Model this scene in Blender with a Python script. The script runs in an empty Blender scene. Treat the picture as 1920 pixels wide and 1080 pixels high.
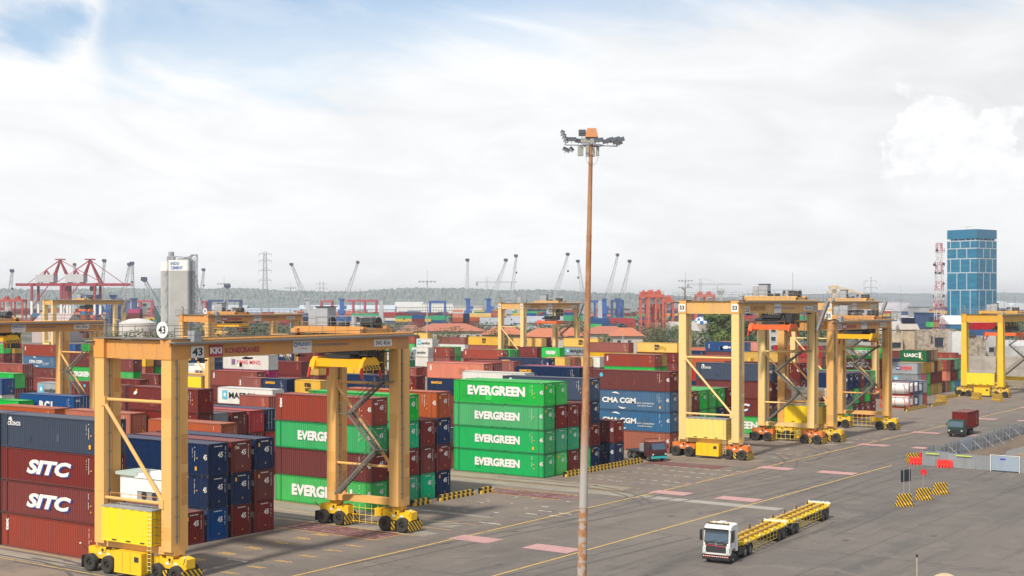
import bpy, math, random
from mathutils import Vector, Matrix
R_=math.radians
random.seed(11)
sc=bpy.context.scene; col=sc.collection
HAZE=1.15e-4; EXPOSURE=0.46
# ------------------------------------------------------------------ camera
# world X runs along the container stacks, world Y across the rows, metres
YAW=R_(35.2); CH=21.5; FP=2590.0; HY=563.0
SA,CA=math.sin(YAW),math.cos(YAW)
cam=bpy.data.cameras.new('camera'); camo=bpy.data.objects.new('camera',cam); col.objects.link(camo)
camo.location=(0,0,CH); camo.rotation_euler=(R_(90),0,YAW)
cam.sensor_width=36; cam.lens=FP/1920*36; cam.shift_y=(HY-540)/1920
cam.clip_start=1; cam.clip_end=20000
sc.camera=camo
sc.render.engine='CYCLES'
sc.view_settings.view_transform='Standard'; sc.view_settings.look='None'
sc.view_settings.exposure=EXPOSURE if 'EXPOSURE' in globals() else 0.0
sc.view_settings.gamma=1
sc.cycles.volume_bounces=0; sc.cycles.max_bounces=5; sc.cycles.transparent_max_bounces=8
# ------------------------------------------------------------------ sky
SUN_EL=R_(48)
RIGHT=Vector((CA,SA,0)); FWD=Vector((-SA,CA,0))
to_sun=(-RIGHT*0.48-FWD*0.88).normalized()*math.cos(SUN_EL)+Vector((0,0,math.sin(SUN_EL)))
w=bpy.data.worlds.new('World'); sc.world=w; w.use_nodes=True
nt=w.node_tree; nt.nodes.clear()
def nd(t,**k):
    n=nt.nodes.new(t)
    for a,b in k.items(): setattr(n,a,b)
    return n
def mth(op,a,b=None,c=None,clamp=False):
    n=nd('ShaderNodeMath',operation=op); n.use_clamp=clamp
    for i,v in enumerate((a,b,c)):
        if v is None: continue
        if isinstance(v,(int,float)): n.inputs[i].default_value=v
        else: nt.links.new(v,n.inputs[i])
    return n.outputs[0]
def vdot(a,vec):
    n=nd('ShaderNodeVectorMath',operation='DOT_PRODUCT'); nt.links.new(a,n.inputs[0]); n.inputs[1].default_value=vec
    return n.outputs['Value']
out=nd('ShaderNodeOutputWorld'); tc=nd('ShaderNodeTexCoord')
G=tc.outputs['Generated']
sky=nd('ShaderNodeTexSky',sky_type='NISHITA'); sky.sun_disc=False
sky.sun_elevation=SUN_EL; sky.sun_rotation=math.atan2(to_sun.x,to_sun.y); sky.air_density=1.0; sky.dust_density=0.4
bg1=nd('ShaderNodeBackground'); bg1.inputs[1].default_value=0.105; nt.links.new(sky.outputs[0],bg1.inputs[0])
r_=vdot(G,RIGHT); f_=vdot(G,FWD); z_=vdot(G,(0,0,1))
az=mth('ARCTAN2',r_,f_)                 # bearing
hl=mth('SQRT',mth('ADD',mth('MULTIPLY',r_,r_),mth('MULTIPLY',f_,f_)))
el=mth('ARCTAN2',z_,hl)                 # elevation
def noise(x,y,z,scale,detail,rough,dist=0.0):
    c=nd('ShaderNodeCombineXYZ')
    for i,v in enumerate((x,y,z)):
        if isinstance(v,(int,float)): c.inputs[i].default_value=v
        else: nt.links.new(v,c.inputs[i])
    n=nd('ShaderNodeTexNoise'); n.inputs['Scale'].default_value=scale; n.inputs['Detail'].default_value=detail
    n.inputs['Roughness'].default_value=rough; n.inputs['Distortion'].default_value=dist
    nt.links.new(c.outputs[0],n.inputs['Vector']); return n.outputs['Fac']
def sstep(v,a,b):
    n=nd('ShaderNodeMapRange',interpolation_type='SMOOTHSTEP'); nt.links.new(v,n.inputs[0])
    n.inputs[1].default_value=a; n.inputs[2].default_value=b; return n.outputs[0]
n1=noise(mth('MULTIPLY',az,1.6),mth('ADD',mth('MULTIPLY',el,5.0),mth('MULTIPLY',az,1.1)),0.3,3.2,6,0.58,0.6)
n2=noise(mth('MULTIPLY',az,3.0),mth('MULTIPLY',el,7.0),2.7,2.2,5,0.55,0.3)
# open blue: high up, mostly on the left
lim=mth('ADD',mth('MULTIPLY',mth('ADD',az,0.28),0.115),0.148)
v=mth('ADD',mth('SUBTRACT',el,lim),mth('MULTIPLY',mth('SUBTRACT',n1,0.5),0.16))
blue=sstep(v,-0.020,0.040)
leftcut=sstep(mth('ADD',az,mth('MULTIPLY',mth('SUBTRACT',n2,0.5),0.06)),-0.296,-0.274)
blue=mth('MULTIPLY',blue,leftcut)
# a second small gap further left
dx=mth('DIVIDE',mth('ADD',mth('ADD',az,0.318),mth('MULTIPLY',mth('SUBTRACT',n2,0.5),0.12)),0.034); dy=mth('DIVIDE',mth('SUBTRACT',el,0.187),0.016)
rr=mth('ADD',mth('SQRT',mth('ADD',mth('MULTIPLY',dx,dx),mth('MULTIPLY',dy,dy))),mth('MULTIPLY',mth('SUBTRACT',n1,0.5),4.5))
gap=mth('SUBTRACT',1.0,sstep(rr,0.3,1.5))
blue=mth('MAXIMUM',blue,gap)
wisps=mth('MULTIPLY',mth('SUBTRACT',sstep(n1,0.33,0.62),0.5),0.35)
cover=mth('SUBTRACT',1.0,mth('MULTIPLY',blue,mth('ADD',0.80,mth('MULTIPLY',wisps,-1.0))),clamp=True)
# cloud brightness
br=mth('ADD',0.735,mth('MULTIPLY',mth('SUBTRACT',n2,0.5),0.18))
n3=noise(mth('MULTIPLY',az,2.0),mth('ADD',mth('MULTIPLY',el,6.5),mth('MULTIPLY',az,0.6)),5.1,4.0,7,0.6,0.9)
br=mth('ADD',br,mth('MULTIPLY',mth('SUBTRACT',n3,0.5),0.24))
br=mth('SUBTRACT',br,mth('MULTIPLY',sstep(az,0.02,0.30),mth('MULTIPLY',sstep(el,0.02,0.12),0.09)))
br=mth('SUBTRACT',br,mth('MULTIPLY',mth('SUBTRACT',1.0,sstep(el,-0.01,0.05)),0.0))
# a heap cloud low on the right
def heap(caz,cel,ra,re,nz,amp,lo,hi):
    a=mth('DIVIDE',mth('SUBTRACT',az,caz),ra); b=mth('DIVIDE',mth('SUBTRACT',el,cel),re)
    q=mth('SQRT',mth('ADD',mth('MULTIPLY',a,a),mth('MULTIPLY',b,b)))
    return mth('SUBTRACT',1.0,sstep(mth('ADD',q,mth('MULTIPLY',mth('SUBTRACT',nz,0.5),amp)),lo,hi))
n4=noise(mth('MULTIPLY',az,1.0),mth('MULTIPLY',el,1.15),1.9,38,9,0.56,0.15)
h1=heap(0.292,0.110,0.032,0.036,n4,2.3,0.78,1.0)
h2=heap(0.325,0.100,0.034,0.036,n4,2.3,0.78,1.0)
h3=heap(0.325,0.080,0.055,0.032,n4,1.5,0.6,1.15)
hp=mth('MAXIMUM',h1,mth('MAXIMUM',h2,mth('MULTIPLY',h3,0.75)))
n5=noise(mth('MULTIPLY',az,1.0),mth('MULTIPLY',el,1.3),7.7,60,6,0.6,0.1)
hb=mth('MULTIPLY',mth('MULTIPLY',hp,sstep(el,0.050,0.110)),mth('ADD',0.10,mth('MULTIPLY',mth('SUBTRACT',n5,0.5),0.42)))
br=mth('ADD',br,hb)
cr=nd('ShaderNodeCombineColor')
nt.links.new(mth('MULTIPLY',br,0.992),cr.inputs[0]); nt.links.new(mth('MULTIPLY',br,1.0),cr.inputs[1]); nt.links.new(mth('MULTIPLY',br,1.012),cr.inputs[2])
bg2=nd('ShaderNodeBackground'); nt.links.new(cr.outputs[0],bg2.inputs[0]); bg2.inputs[1].default_value=1.0
mx=nd('ShaderNodeMixShader'); nt.links.new(cover,mx.inputs[0]); nt.links.new(bg1.outputs[0],mx.inputs[1]); nt.links.new(bg2.outputs[0],mx.inputs[2])
nt.links.new(mx.outputs[0],out.inputs[0])
sun=bpy.data.lights.new('sun','SUN'); sun.energy=3.3; sun.angle=R_(4.0); sun.color=(1,0.92,0.80)
suno=bpy.data.objects.new('sun',sun); col.objects.link(suno); suno.rotation_euler=to_sun.to_track_quat('Z','Y').to_euler()
# ------------------------------------------------------------------ helpers
def at(x,D,z=0.0):                      # a point at image pixel column x and distance D from the viewpoint
    l=(x-960)*D/FP
    return (l*CA-D*SA, l*SA+D*CA, z)
def zat(y,D): return CH-(y-HY)*D/FP
MATS={}
def mat(name,c,rough=0.6,dirt=0.25,dscale=1.2,rust=0.0,metal=0.0,streak=True,spec=0.4,rnd=0.0,rustc=(0.16,0.06,0.025),bump=0.0,dirtc=None):
    if name in MATS: return MATS[name]
    m=bpy.data.materials.new(name); MATS[name]=m; m.use_nodes=True
    t=m.node_tree; b=t.nodes['Principled BSDF']; L=t.links.new
    b.inputs['Roughness'].default_value=rough; b.inputs['Metallic'].default_value=metal
    b.inputs['Specular IOR Level'].default_value=spec
    if dirt==0 and rust==0 and rnd==0:
        b.inputs['Base Color'].default_value=(*c,1); return m
    co=t.nodes.new('ShaderNodeTexCoord'); oi=t.nodes.new('ShaderNodeObjectInfo')
    mp=t.nodes.new('ShaderNodeMapping'); L(co.outputs['Object'],mp.inputs[0])
    if streak: mp.inputs['Scale'].default_value=(1,1,0.28)
    ad=t.nodes.new('ShaderNodeVectorMath'); ad.operation='ADD'; L(mp.outputs[0],ad.inputs[0])
    sc_=t.nodes.new('ShaderNodeMath'); sc_.operation='MULTIPLY'; L(oi.outputs['Random'],sc_.inputs[0]); sc_.inputs[1].default_value=91.0
    L(sc_.outputs[0],ad.inputs[1])
    n=t.nodes.new('ShaderNodeTexNoise'); n.inputs['Scale'].default_value=dscale; n.inputs['Detail'].default_value=6; n.inputs['Roughness'].default_value=0.62
    L(ad.outputs[0],n.inputs['Vector'])
    r=t.nodes.new('ShaderNodeMapRange'); L(n.outputs['Fac'],r.inputs[0]); r.inputs[1].default_value=0.36; r.inputs[2].default_value=0.72
    mul=t.nodes.new('ShaderNodeMath'); mul.operation='MULTIPLY'; L(r.outputs[0],mul.inputs[0]); mul.inputs[1].default_value=dirt
    mix=t.nodes.new('ShaderNodeMix'); mix.data_type='RGBA'; L(mul.outputs[0],mix.inputs[0])
    g=sum(c)/3
    dc=dirtc or tuple(0.45*x+0.25*g+0.03 for x in c)
    mix.inputs[6].default_value=(*c,1); mix.inputs[7].default_value=(*dc,1)
    last=mix.outputs[2]
    if rust>0:
        n2=t.nodes.new('ShaderNodeTexNoise'); n2.inputs['Scale'].default_value=dscale*2.6; n2.inputs['Detail'].default_value=8; n2.inputs['Roughness'].default_value=0.7
        L(ad.outputs[0],n2.inputs['Vector'])
        r2=t.nodes.new('ShaderNodeMapRange'); L(n2.outputs['Fac'],r2.inputs[0]); r2.inputs[1].default_value=0.72-0.25*rust; r2.inputs[2].default_value=0.80-0.2*rust
        mix2=t.nodes.new('ShaderNodeMix'); mix2.data_type='RGBA'; L(r2.outputs[0],mix2.inputs[0]); L(last,mix2.inputs[6]); mix2.inputs[7].default_value=(*rustc,1)
        last=mix2.outputs[2]
    if rnd>0:
        hs=t.nodes.new('ShaderNodeHueSaturation'); L(last,hs.inputs['Color'])
        a=t.nodes.new('ShaderNodeMapRange'); L(oi.outputs['Random'],a.inputs[0]); a.inputs[3].default_value=1-rnd; a.inputs[4].default_value=1+rnd
        L(a.outputs[0],hs.inputs['Value'])
        a2=t.nodes.new('ShaderNodeMath'); a2.operation='FRACT'; a3=t.nodes.new('ShaderNodeMath'); a3.operation='MULTIPLY'; L(oi.outputs['Random'],a3.inputs[0]); a3.inputs[1].default_value=7.3
        L(a3.outputs[0],a2.inputs[0]); a4=t.nodes.new('ShaderNodeMapRange'); L(a2.outputs[0],a4.inputs[0]); a4.inputs[3].default_value=1-rnd*1.2; a4.inputs[4].default_value=1+rnd*0.4
        L(a4.outputs[0],hs.inputs['Saturation']); last=hs.outputs[0]
    L(last,b.inputs['Base Color'])
    if bump>0:
        bp=t.nodes.new('ShaderNodeBump'); bp.inputs['Strength'].default_value=bump; L(n.outputs['Fac'],bp.inputs['Height']); L(bp.outputs[0],b.inputs['Normal'])
    return m
def hexc(r,g,b):
    f=lambda v:(v/255/12.92) if v/255<=0.04045 else ((v/255+0.055)/1.055)**2.4
    return (f(r),f(g),f(b))
# text outlines, cached as flat triangles in a unit box
TXT={}
def text_geo(s,shear=0.0,bold=0.0,space=1.0):
    key=(s,shear,bold,space)
    if key in TXT: return TXT[key]
    cu=bpy.data.curves.new('lettering_curve','FONT'); cu.body=s; cu.size=1; cu.resolution_u=3; cu.shear=shear; cu.offset=bold; cu.space_character=space
    cu.fill_mode='FRONT' if False else cu.fill_mode
    ob=bpy.data.objects.new('lettering_curve',cu); col.objects.link(ob)
    dg=bpy.context.evaluated_depsgraph_get(); me=bpy.data.meshes.new_from_object(ob.evaluated_get(dg))
    vs=[(v.co.x,v.co.y) for v in me.vertices]; fs=[tuple(p.vertices) for p in me.polygons]
    bpy.data.objects.remove(ob); bpy.data.curves.remove(cu); bpy.data.meshes.remove(me)
    xs=[v[0] for v in vs] or [0]; ys=[v[1] for v in vs] or [0]
    TXT[key]=(vs,fs,min(xs),max(xs),min(ys),max(ys)); return TXT[key]
class MB:
    def __init__(s): s.v=[];s.f=[];s.m=[]
    def add(s,vs,fs,m=0):
        o=len(s.v); s.v+= [tuple(v) for v in vs]; s.f+=[tuple(i+o for i in f) for f in fs]; s.m+=[m]*len(fs)
    def box(s,x0,x1,y0,y1,z0,z1,m=0):
        s.add([(x0,y0,z0),(x1,y0,z0),(x1,y1,z0),(x0,y1,z0),(x0,y0,z1),(x1,y0,z1),(x1,y1,z1),(x0,y1,z1)],
              [(0,3,2,1),(4,5,6,7),(0,1,5,4),(1,2,6,5),(2,3,7,6),(3,0,4,7)],m)
    def tbox(s,x0,x1,y0,y1,z0,z1,ix=0,iy=0,m=0,ix2=None,iy2=None):  # tapered upward
        ix2=ix if ix2 is None else ix2; iy2=iy if iy2 is None else iy2
        s.add([(x0,y0,z0),(x1,y0,z0),(x1,y1,z0),(x0,y1,z0),(x0+ix,y0+iy,z1),(x1-ix2,y0+iy,z1),(x1-ix2,y1-iy2,z1),(x0+ix,y1-iy2,z1)],
              [(0,3,2,1),(4,5,6,7),(0,1,5,4),(1,2,6,5),(2,3,7,6),(3,0,4,7)],m)
    def beam(s,a,b,w,h,m=0,up=(0,0,1)):
        a=Vector(a);b=Vector(b);d=(b-a).normalized();u=Vector(up)
        if abs(d.dot(u))>0.98: u=Vector((1,0,0))
        x=d.cross(u).normalized(); y=x.cross(d).normalized()
        vs=[p+x*sx*w/2+y*sy*h/2 for p in (a,b) for sx,sy in ((-1,-1),(1,-1),(1,1),(-1,1))]
        s.add(vs,[(0,3,2,1),(4,5,6,7),(0,1,5,4),(1,2,6,5),(2,3,7,6),(3,0,4,7)],m)
    def tube(s,a,b,r,n=6,m=0,r2=None,cap=True):
        a=Vector(a);b=Vector(b);d=(b-a).normalized();u=Vector((0,0,1)) if abs(d.z)<0.95 else Vector((1,0,0))
        x=d.cross(u).normalized();y=x.cross(d); r2=r if r2 is None else r2
        vs=[a+(x*math.cos(2*math.pi*i/n)+y*math.sin(2*math.pi*i/n))*r for i in range(n)]+[b+(x*math.cos(2*math.pi*i/n)+y*math.sin(2*math.pi*i/n))*r2 for i in range(n)]
        fs=[(i,(i+1)%n,n+(i+1)%n,n+i) for i in range(n)]
        if cap: fs+=[tuple(range(n-1,-1,-1)),tuple(range(n,2*n))]
        s.add(vs,fs,m)
    def lathe(s,prof,c,axis='y',n=20,m=0):     # prof: (radius, offset)
        vs=[];k=len(prof)
        for i in range(n):
            t=2*math.pi*i/n;cc,ss=math.cos(t),math.sin(t)
            for r,o in prof:
                vs.append((c[0]+r*cc,c[1]+o,c[2]+r*ss) if axis=='y' else ((c[0]+o,c[1]+r*cc,c[2]+r*ss) if axis=='x' else (c[0]+r*cc,c[1]+r*ss,c[2]+o)))
        fs=[]
        for i in range(n):
            j=(i+1)%n
            for q in range(k-1): fs.append((i*k+q,j*k+q,j*k+q+1,i*k+q+1))
        s.add(vs,fs,m)
    def face(s,pts,m=0): s.add(pts,[tuple(range(len(pts)))],m)
    def prism(s,pts,a,b,axis='y',m=0):          # polygon in the plane across the axis
        n=len(pts)
        def P(p,t): return (p[0],t,p[1]) if axis=='y' else ((t,p[0],p[1]) if axis=='x' else (p[0],p[1],t))
        vs=[P(p,a) for p in pts]+[P(p,b) for p in pts]
        s.add(vs,[tuple(range(n)),tuple(range(2*n-1,n-1,-1))]+[(i,n+i,n+(i+1)%n,(i+1)%n) for i in range(n)],m)
    def text(s,t,o,xd,ud,w=None,h=None,m=0,shear=0.0,bold=0.0,space=1.0,centre=False):
        vs,fs,x0,x1,y0,y1=text_geo(t,shear,bold,space)
        if not fs: return
        sy=h/(y1-y0); sx=(w/(x1-x0)) if w else sy
        o=Vector(o);xd=Vector(xd);ud=Vector(ud); cx=(x0+x1)/2 if centre else x0
        s.add([o+xd*((a-cx)*sx)+ud*((b-y0)*sy) for a,b in vs],fs,m)
    def build(s,name,mats,parent=None,loc=None,rz=0,smooth=False):
        me=bpy.data.meshes.new(name); me.from_pydata(s.v,[],s.f)
        for q in (mats if isinstance(mats,(list,tuple)) else [mats]): me.materials.append(q)
        if any(s.m): me.polygons.foreach_set('material_index',s.m)
        if smooth: me.polygons.foreach_set('use_smooth',[True]*len(s.f))
        me.update()
        return link(name,me,parent,loc,rz)
def link(name,me,parent=None,loc=None,rz=0):
    o=bpy.data.objects.new(name,me); col.objects.link(o)
    if parent: o.parent=parent
    if loc is not None: o.location=loc
    o.rotation_euler.z=rz
    return o
def tag(o,label=None,cat=None,group=None,kind=None):
    if label: o['label']=label
    if cat: o['category']=cat
    if group: o['group']=group
    if kind: o['kind']=kind
    return o
def thing(name,label,cat,loc=(0,0,0),rz=0,group=None):
    o=bpy.data.objects.new(name,None); col.objects.link(o); o.location=loc; o.rotation_euler.z=rz; o.empty_display_size=0.5
    return tag(o,label,cat,group)
def copy_tree(o,parent=None):
    c=o.copy(); col.objects.link(c); c.parent=parent
    for ch in list(o.children): copy_tree(ch,c)
    return c
# ------------------------------------------------------------------ common materials
M_white=mat('white_paint',(0.78,0.78,0.76),0.6,0.25,3)
M_mark=mat('marking_white',(0.72,0.72,0.70),0.7,0.3,6)
M_orange=mat('sticker_orange',(0.85,0.42,0.02),0.6,0.1)
M_dark=mat('dark_steel',(0.03,0.03,0.033),0.55,0.4,2)
M_black=mat('black_paint',(0.018,0.018,0.02),0.5,0.3,2)
M_tyre=mat('tyre_rubber',(0.028,0.027,0.026),0.85,0.6,3,streak=False,dirtc=(0.07,0.062,0.052))
M_rim=mat('rim_black',(0.035,0.033,0.03),0.5,0.5,6,streak=False,dirtc=(0.10,0.085,0.07))
M_galv=mat('galvanised',(0.36,0.37,0.38),0.5,0.4,2,metal=0.3)
M_greyp=mat('grey_paint',(0.30,0.32,0.34),0.5,0.3,2)
M_glass=mat('dark_glass',(0.03,0.04,0.05),0.08,0,spec=0.8)
M_red=mat('red_paint',(0.62,0.03,0.02),0.5,0.2,3)
M_concrete=mat('concrete',(0.36,0.33,0.29),0.85,0.5,1.2)
M_hazy=mat('hazard_yellow',(0.75,0.46,0.02),0.6,0.5,3)
TABLE="""
A 0 2.90 -92.9 45 kCR mSI mSI rTX
A 3 2.90 -92.9 45 m
A 4 2.90 -92.9 45 n n b
A 5 2.90 -92.9 45 mTX n m
A 6 2.90 -92.9 45 nCE m m
A 0 2.90 -106.8 45 k m- m- m-
B 0 2.88 -92.8 45 rTX GEs m gEV
B 2 2.88 -93.2 45 g t m t
B 3 2.88 -93.2 45 m m t
B 4 2.88 -93.2 45 o n mTX n
C 0 2.88 -93.0 45 gEB GEs GEs GEs
C 1 2.88 -93.0 45 g m t g
C 2 2.88 -93.0 45 m t m
C 3 2.88 -93.0 45 m m g
C 4 2.88 -93.3 45 kCR n m n
C 6 2.88 -93.0 45 m n
D 0 2.87 -93.6 45 mBD aCM aCM o
D 2 2.80 -93.3 45 m m m
D 3 2.80 -93.3 45 g g g
D 4 2.80 -93.3 45 g g m
D 5 2.80 -93.3 45 g n g
D 6 2.80 -93.3 45 m m m
E 0 2.82 -92.8 45 kCR m mSI gEV
E 3 2.80 -91.8 45 m m m g
F 0 2.80 -93.2 45 n n G
F 1 2.80 -93.2 45 n g m
F 2 2.80 -93.2 45 m m m
F 3 2.80 -93.2 45 n g m
F 4 2.80 -93.2 45 g m m
B 0 2.59 -114.9 40 o m- m-
B 0 2.73 -130.2 40 oPL o- m-
B 1 2.80 -121.8 40 mLG m m- m-
B 2 2.72 -122.3 40 c r- m-
B 3 2.72 -122.1 40 mTX m- m-
B 4 2.72 -122.0 40 R m m-
B 5 2.72 -122.0 40 n R m-
B 3 2.59 -163.6 40 gEs m- m-
B 4 2.85 -155.4 40 bBC m- n-
B 1 2.59 -148.3 40 o m- r-
C 5 2.74 -217.8 40 g m m-
C 1 2.74 -205.2 40 b w m-
C 2 2.59 -193.4 20 cMK m- m-
C 4 2.59 -190.4 20 mBD m m-
C 5 2.59 -152.4 40 wMK m- r-
C 1 2.59 -142.1 20 r m- m-
D 0 2.85 -241.8 40 r m m-
D 0 2.85 -217.5 40 m gEs m m-
D 3 2.59 -238.1 40 r m-
D 6 2.59 -226.3 40 m m-
D 1 2.59 -213.6 20 m m
D 4 2.85 -183.6 40 wYM M m- m-
D 3 2.80 -183.8 40 rTX m m-
D 1 2.59 -177.0 20 rTX m- m-
D 1 2.59 -170.8 20 nSM m- m-
D 2 2.59 -170.9 20 m- m- m-
D 1 2.59 -162.8 20 yMS m- m-
D 3 2.90 -154.3 40 nSM m- m-
D 5 2.74 -136.3 40 sTX nSM m m
D 6 2.74 -136.5 40 R m- m- m-
D 1 2.59 -120.2 40 w m- m- n-
D 4 2.74 -115.9 40 nSM m- m- m-
D 5 2.74 -116.4 40 M m- m- m-
D 6 2.74 -153.1 20 m c- m-
E 0 2.74 -275.2 40 rTX aCM m m-
E 0 2.74 -247.2 40 mTX g m-
E 0 2.59 -238.7 20 m m-
E 5 2.85 -259.8 40 yMS o m-
E 6 2.85 -259.9 20 m g n-
E 2 2.59 -229.7 40 yMS m
E 6 2.59 -206.7 20 m y m m-
E 3 2.85 -203.8 40 m m m-
E 0 2.90 -165.8 20 r m- m-
F 5 2.74 -362.8 40 g m m-
F 6 2.74 -361.3 40 O m m-
F 6 2.90 -168.6 45 nSM m- m-
F 0 2.90 -166.1 40 r m- m-
F 4 2.59 -138.8 40 rTX g m- m-
F 5 2.59 -138.9 40 O g- m- m-
F 5 2.59 -121.4 40 oTX R n m-
G 0 2.59 -261.2 20 nHJ c- m-
G 4 2.74 -232.3 20 qRF qRF m-
G 5 2.74 -232.8 20 qRF qRF- m-
G 3 2.59 -180.1 20 y y- m-
G 4 2.59 -179.1 20 r m- m-
G 5 2.59 -177.4 20 y m- m-
G 6 2.59 -175.5 20 wXX m- m-
G 1 2.59 -121.4 40 y m- m- m-
H 0 2.53 -102.9 20 cPO cMK k
H 1 2.53 -102.7 20 O M o
H 2 2.55 -102.8 20 eUA O g- g-
H 3 2.55 -102.8 20 mDR O m O
H 4 2.55 -102.9 20 O m- m- O-
H 5 2.55 -102.8 20 O m O
H 0 2.74 -110.6 40 gEV mSI m m
H 0 2.74 -125.3 40 R r m- m-
H 5 2.57 -251.1 20 wMK w- m- m-
H 1 2.74 -243.7 20 wMK w m-
H 2 2.74 -238.1 20 rTX r m-
H 4 2.74 -240.3 20 g g- m-
H 3 2.59 -221.8 45 rTX m m-
H 4 2.59 -221.3 20 g m- m-
H 5 2.59 -221.1 20 g m- m-
H 5 2.85 -214.2 20 m m- m-
H 5 2.85 -206.7 20 gEs m- m-
H 4 2.59 -183.3 40 r y m- m-
H 6 2.59 -172.0 40 yMS m m m-
H 5 2.85 -414.8 40 b m-
I 2 2.59 -277.5 40 r g m- m-
I 2 2.59 -244.2 40 yMS r m- m-
I 1 2.59 -227.1 40 yMS m- m- m-
I 3 2.59 -211.1 40 yMS cMK m- m-
I 4 2.59 -231.0 20 m m- m- m-
I 0 2.59 -159.9 40 bHM m m- m-
I 2 2.59 -158.7 40 s m- m- m-
J 0 2.59 -293.9 20 y m- m- m-
K 3 2.59 -309.4 40 r w m-
X 0 2.50 -103.0 20 r s u
X 1 2.50 -103.0 20 m m t
X 2 2.50 -103.0 20 t m- B-
X 3 2.50 -103.0 20 t t B
C 0 2.59 -108.3 40 c s
E 1 2.80 -212.3 40 n g- m-
E 3 2.80 -186.4 20 y m- r-
E 4 2.80 -238.5 20 mLG b-
E 5 2.80 -238.4 40 o n-
E 6 2.80 -238.3 40 nSM b- m-
E 6 2.59 -251.4 20 s r m-
F 0 2.59 -212.4 40 m m- s-
F 0 2.80 -264.3 20 r k- r-
F 1 2.80 -277.5 40 r n- m-
F 2 2.59 -212.4 40 b O- n-
F 3 2.59 -212.3 20 y r- O-
F 3 2.80 -303.5 20 m n- y-
F 6 2.59 -277.2 40 s r- r-
F 6 2.80 -303.3 40 nSM s- c-
G 0 2.80 -277.3 40 r r- s-
G 0 2.80 -303.5 20 nSM m- m-
G 0 2.80 -316.3 20 m n- b-
G 1 2.80 -238.5 20 n m- r-
G 2 2.80 -251.3 40 O n- O-
G 2 2.80 -264.3 40 rTX g- b-
G 2 2.80 -303.5 40 m O- s-
G 3 2.80 -238.5 40 n c r-
G 3 2.80 -329.3 40 rTX k- r-
G 3 2.80 -342.2 40 k s- c-
G 3 2.59 -355.4 20 g m- r-
G 4 2.59 -303.3 40 m k- o-
G 5 2.80 -290.3 40 m k- g-
H 0 2.59 -264.3 40 m o- n-
H 0 2.80 -329.4 20 mTX m- m-
H 1 2.80 -303.2 20 m o- m-
H 2 2.80 -277.2 40 mTX b- m-
H 2 2.80 -290.3 40 m o- r-
H 2 2.80 -316.4 40 m m- r-
H 3 2.59 -160.3 20 k n- r-
H 6 2.59 -108.5 40 n m- r-
H 6 2.80 -121.4 40 y n- k-
I 0 2.59 -290.5 40 n b- r-
I 1 2.59 -173.5 20 n n- m-
I 3 2.80 -173.3 40 s r- m-
I 4 2.80 -108.3 40 r g- m-
I 4 2.59 -290.3 40 oTX c- k-
I 6 2.59 -108.4 40 r m- n-
I 6 2.80 -121.3 40 mLG n- c-
"""  # most container positions solved from image pixel corners and baked here, snapped to rows
# ================================================================== containers
CC={ # letter: (colour word, base colour)
'm':('dark red',(0.175,0.023,0.020)),'r':('brown-red',(0.30,0.060,0.040)),'n':('navy',(0.008,0.026,0.088)),'b':('blue',(0.004,0.065,0.23)),
'B':('light blue',(0.05,0.22,0.42)),'g':('bright green',(0.003,0.46,0.055)),'G':('green',(0.015,0.36,0.10)),'t':('teal green',(0.012,0.38,0.18)),
'y':('yellow',(0.74,0.43,0.03)),'o':('rust orange',(0.40,0.092,0.032)),'s':('salmon',(0.64,0.20,0.12)),'w':('white',(0.66,0.65,0.61)),
'c':('grey',(0.30,0.33,0.36)),'M':('magenta',(0.46,0.014,0.14)),'k':('slate blue',(0.045,0.068,0.12)),'R':('red',(0.42,0.018,0.024)),
'O':('mustard',(0.40,0.245,0.035)),'a':('steel blue',(0.045,0.135,0.265)),'e':('dark green',(0.012,0.125,0.045)),'q':('green and white',(0.03,0.30,0.12)),'u':('brown',(0.26,0.12,0.085))}
for k_,(nm_,c_) in CC.items():
    mat('container_'+nm_.replace(' ','_'),c_,0.55,0.62,0.6,dirtc=tuple(0.62*x+0.10*sum(c_)/3+0.010 for x in c_),rust=0.30,rnd=0.15,spec=0.14,rustc=tuple(0.35*a+0.65*b for a,b in zip(c_,(.13,.05,.025))))
    mat('container_roof_'+nm_.replace(' ','_'),tuple(0.80*x+0.20*y for x,y in zip(c_,(0.40,0.36,0.34))),0.7,0.6,0.5,rust=0.22,rnd=0.08,streak=False,spec=.2)
    mat('container_patch_'+nm_.replace(' ','_'),tuple(x*.72+.004 for x in c_),0.6,0.4,1.2,rust=.2,spec=.15); mat('container_faded_'+nm_.replace(' ','_'),tuple(x*1.12+.02 for x in c_),0.6,0.4,1.2,rust=.1,spec=.15)
    mat('container_frame_'+nm_.replace(' ','_'),tuple(x*0.72 for x in c_),0.6,0.5,1.2,rust=0.4,rnd=0.1,spec=.15)
def cm(k,pre='container_'): return MATS[pre+CC[k][0].replace(' ','_')]
M_castd=mat('corner_casting_steel',(0.06,0.045,0.04),0.7,0.5,3,rust=0.3)
def corr(mb,p0,du,dn,length,z0,z1,pitch=0.30,depth=0.07,m=0):
    """corrugated wall: p0 start, du along, dn outward (the outermost plane passes through p0)"""
    n=max(2,round(length/pitch)); pt=length/n; xs=[]
    for i in range(n):
        x=i*pt; xs+=[(x,0),(x+pt*0.28,0),(x+pt*0.5,-depth),(x+pt*0.78,-depth)]
    xs.append((length,0))
    vs=[]
    for x,d in xs:
        X=p0[0]+du[0]*x+dn[0]*d; Y=p0[1]+du[1]*x+dn[1]*d
        vs+=[(X,Y,z0),(X,Y,z1)]
    mb.add(vs,[(2*i,2*i+2,2*i+3,2*i+1) for i in range(len(xs)-1)],m)
WID=2.438
MC={}
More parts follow.
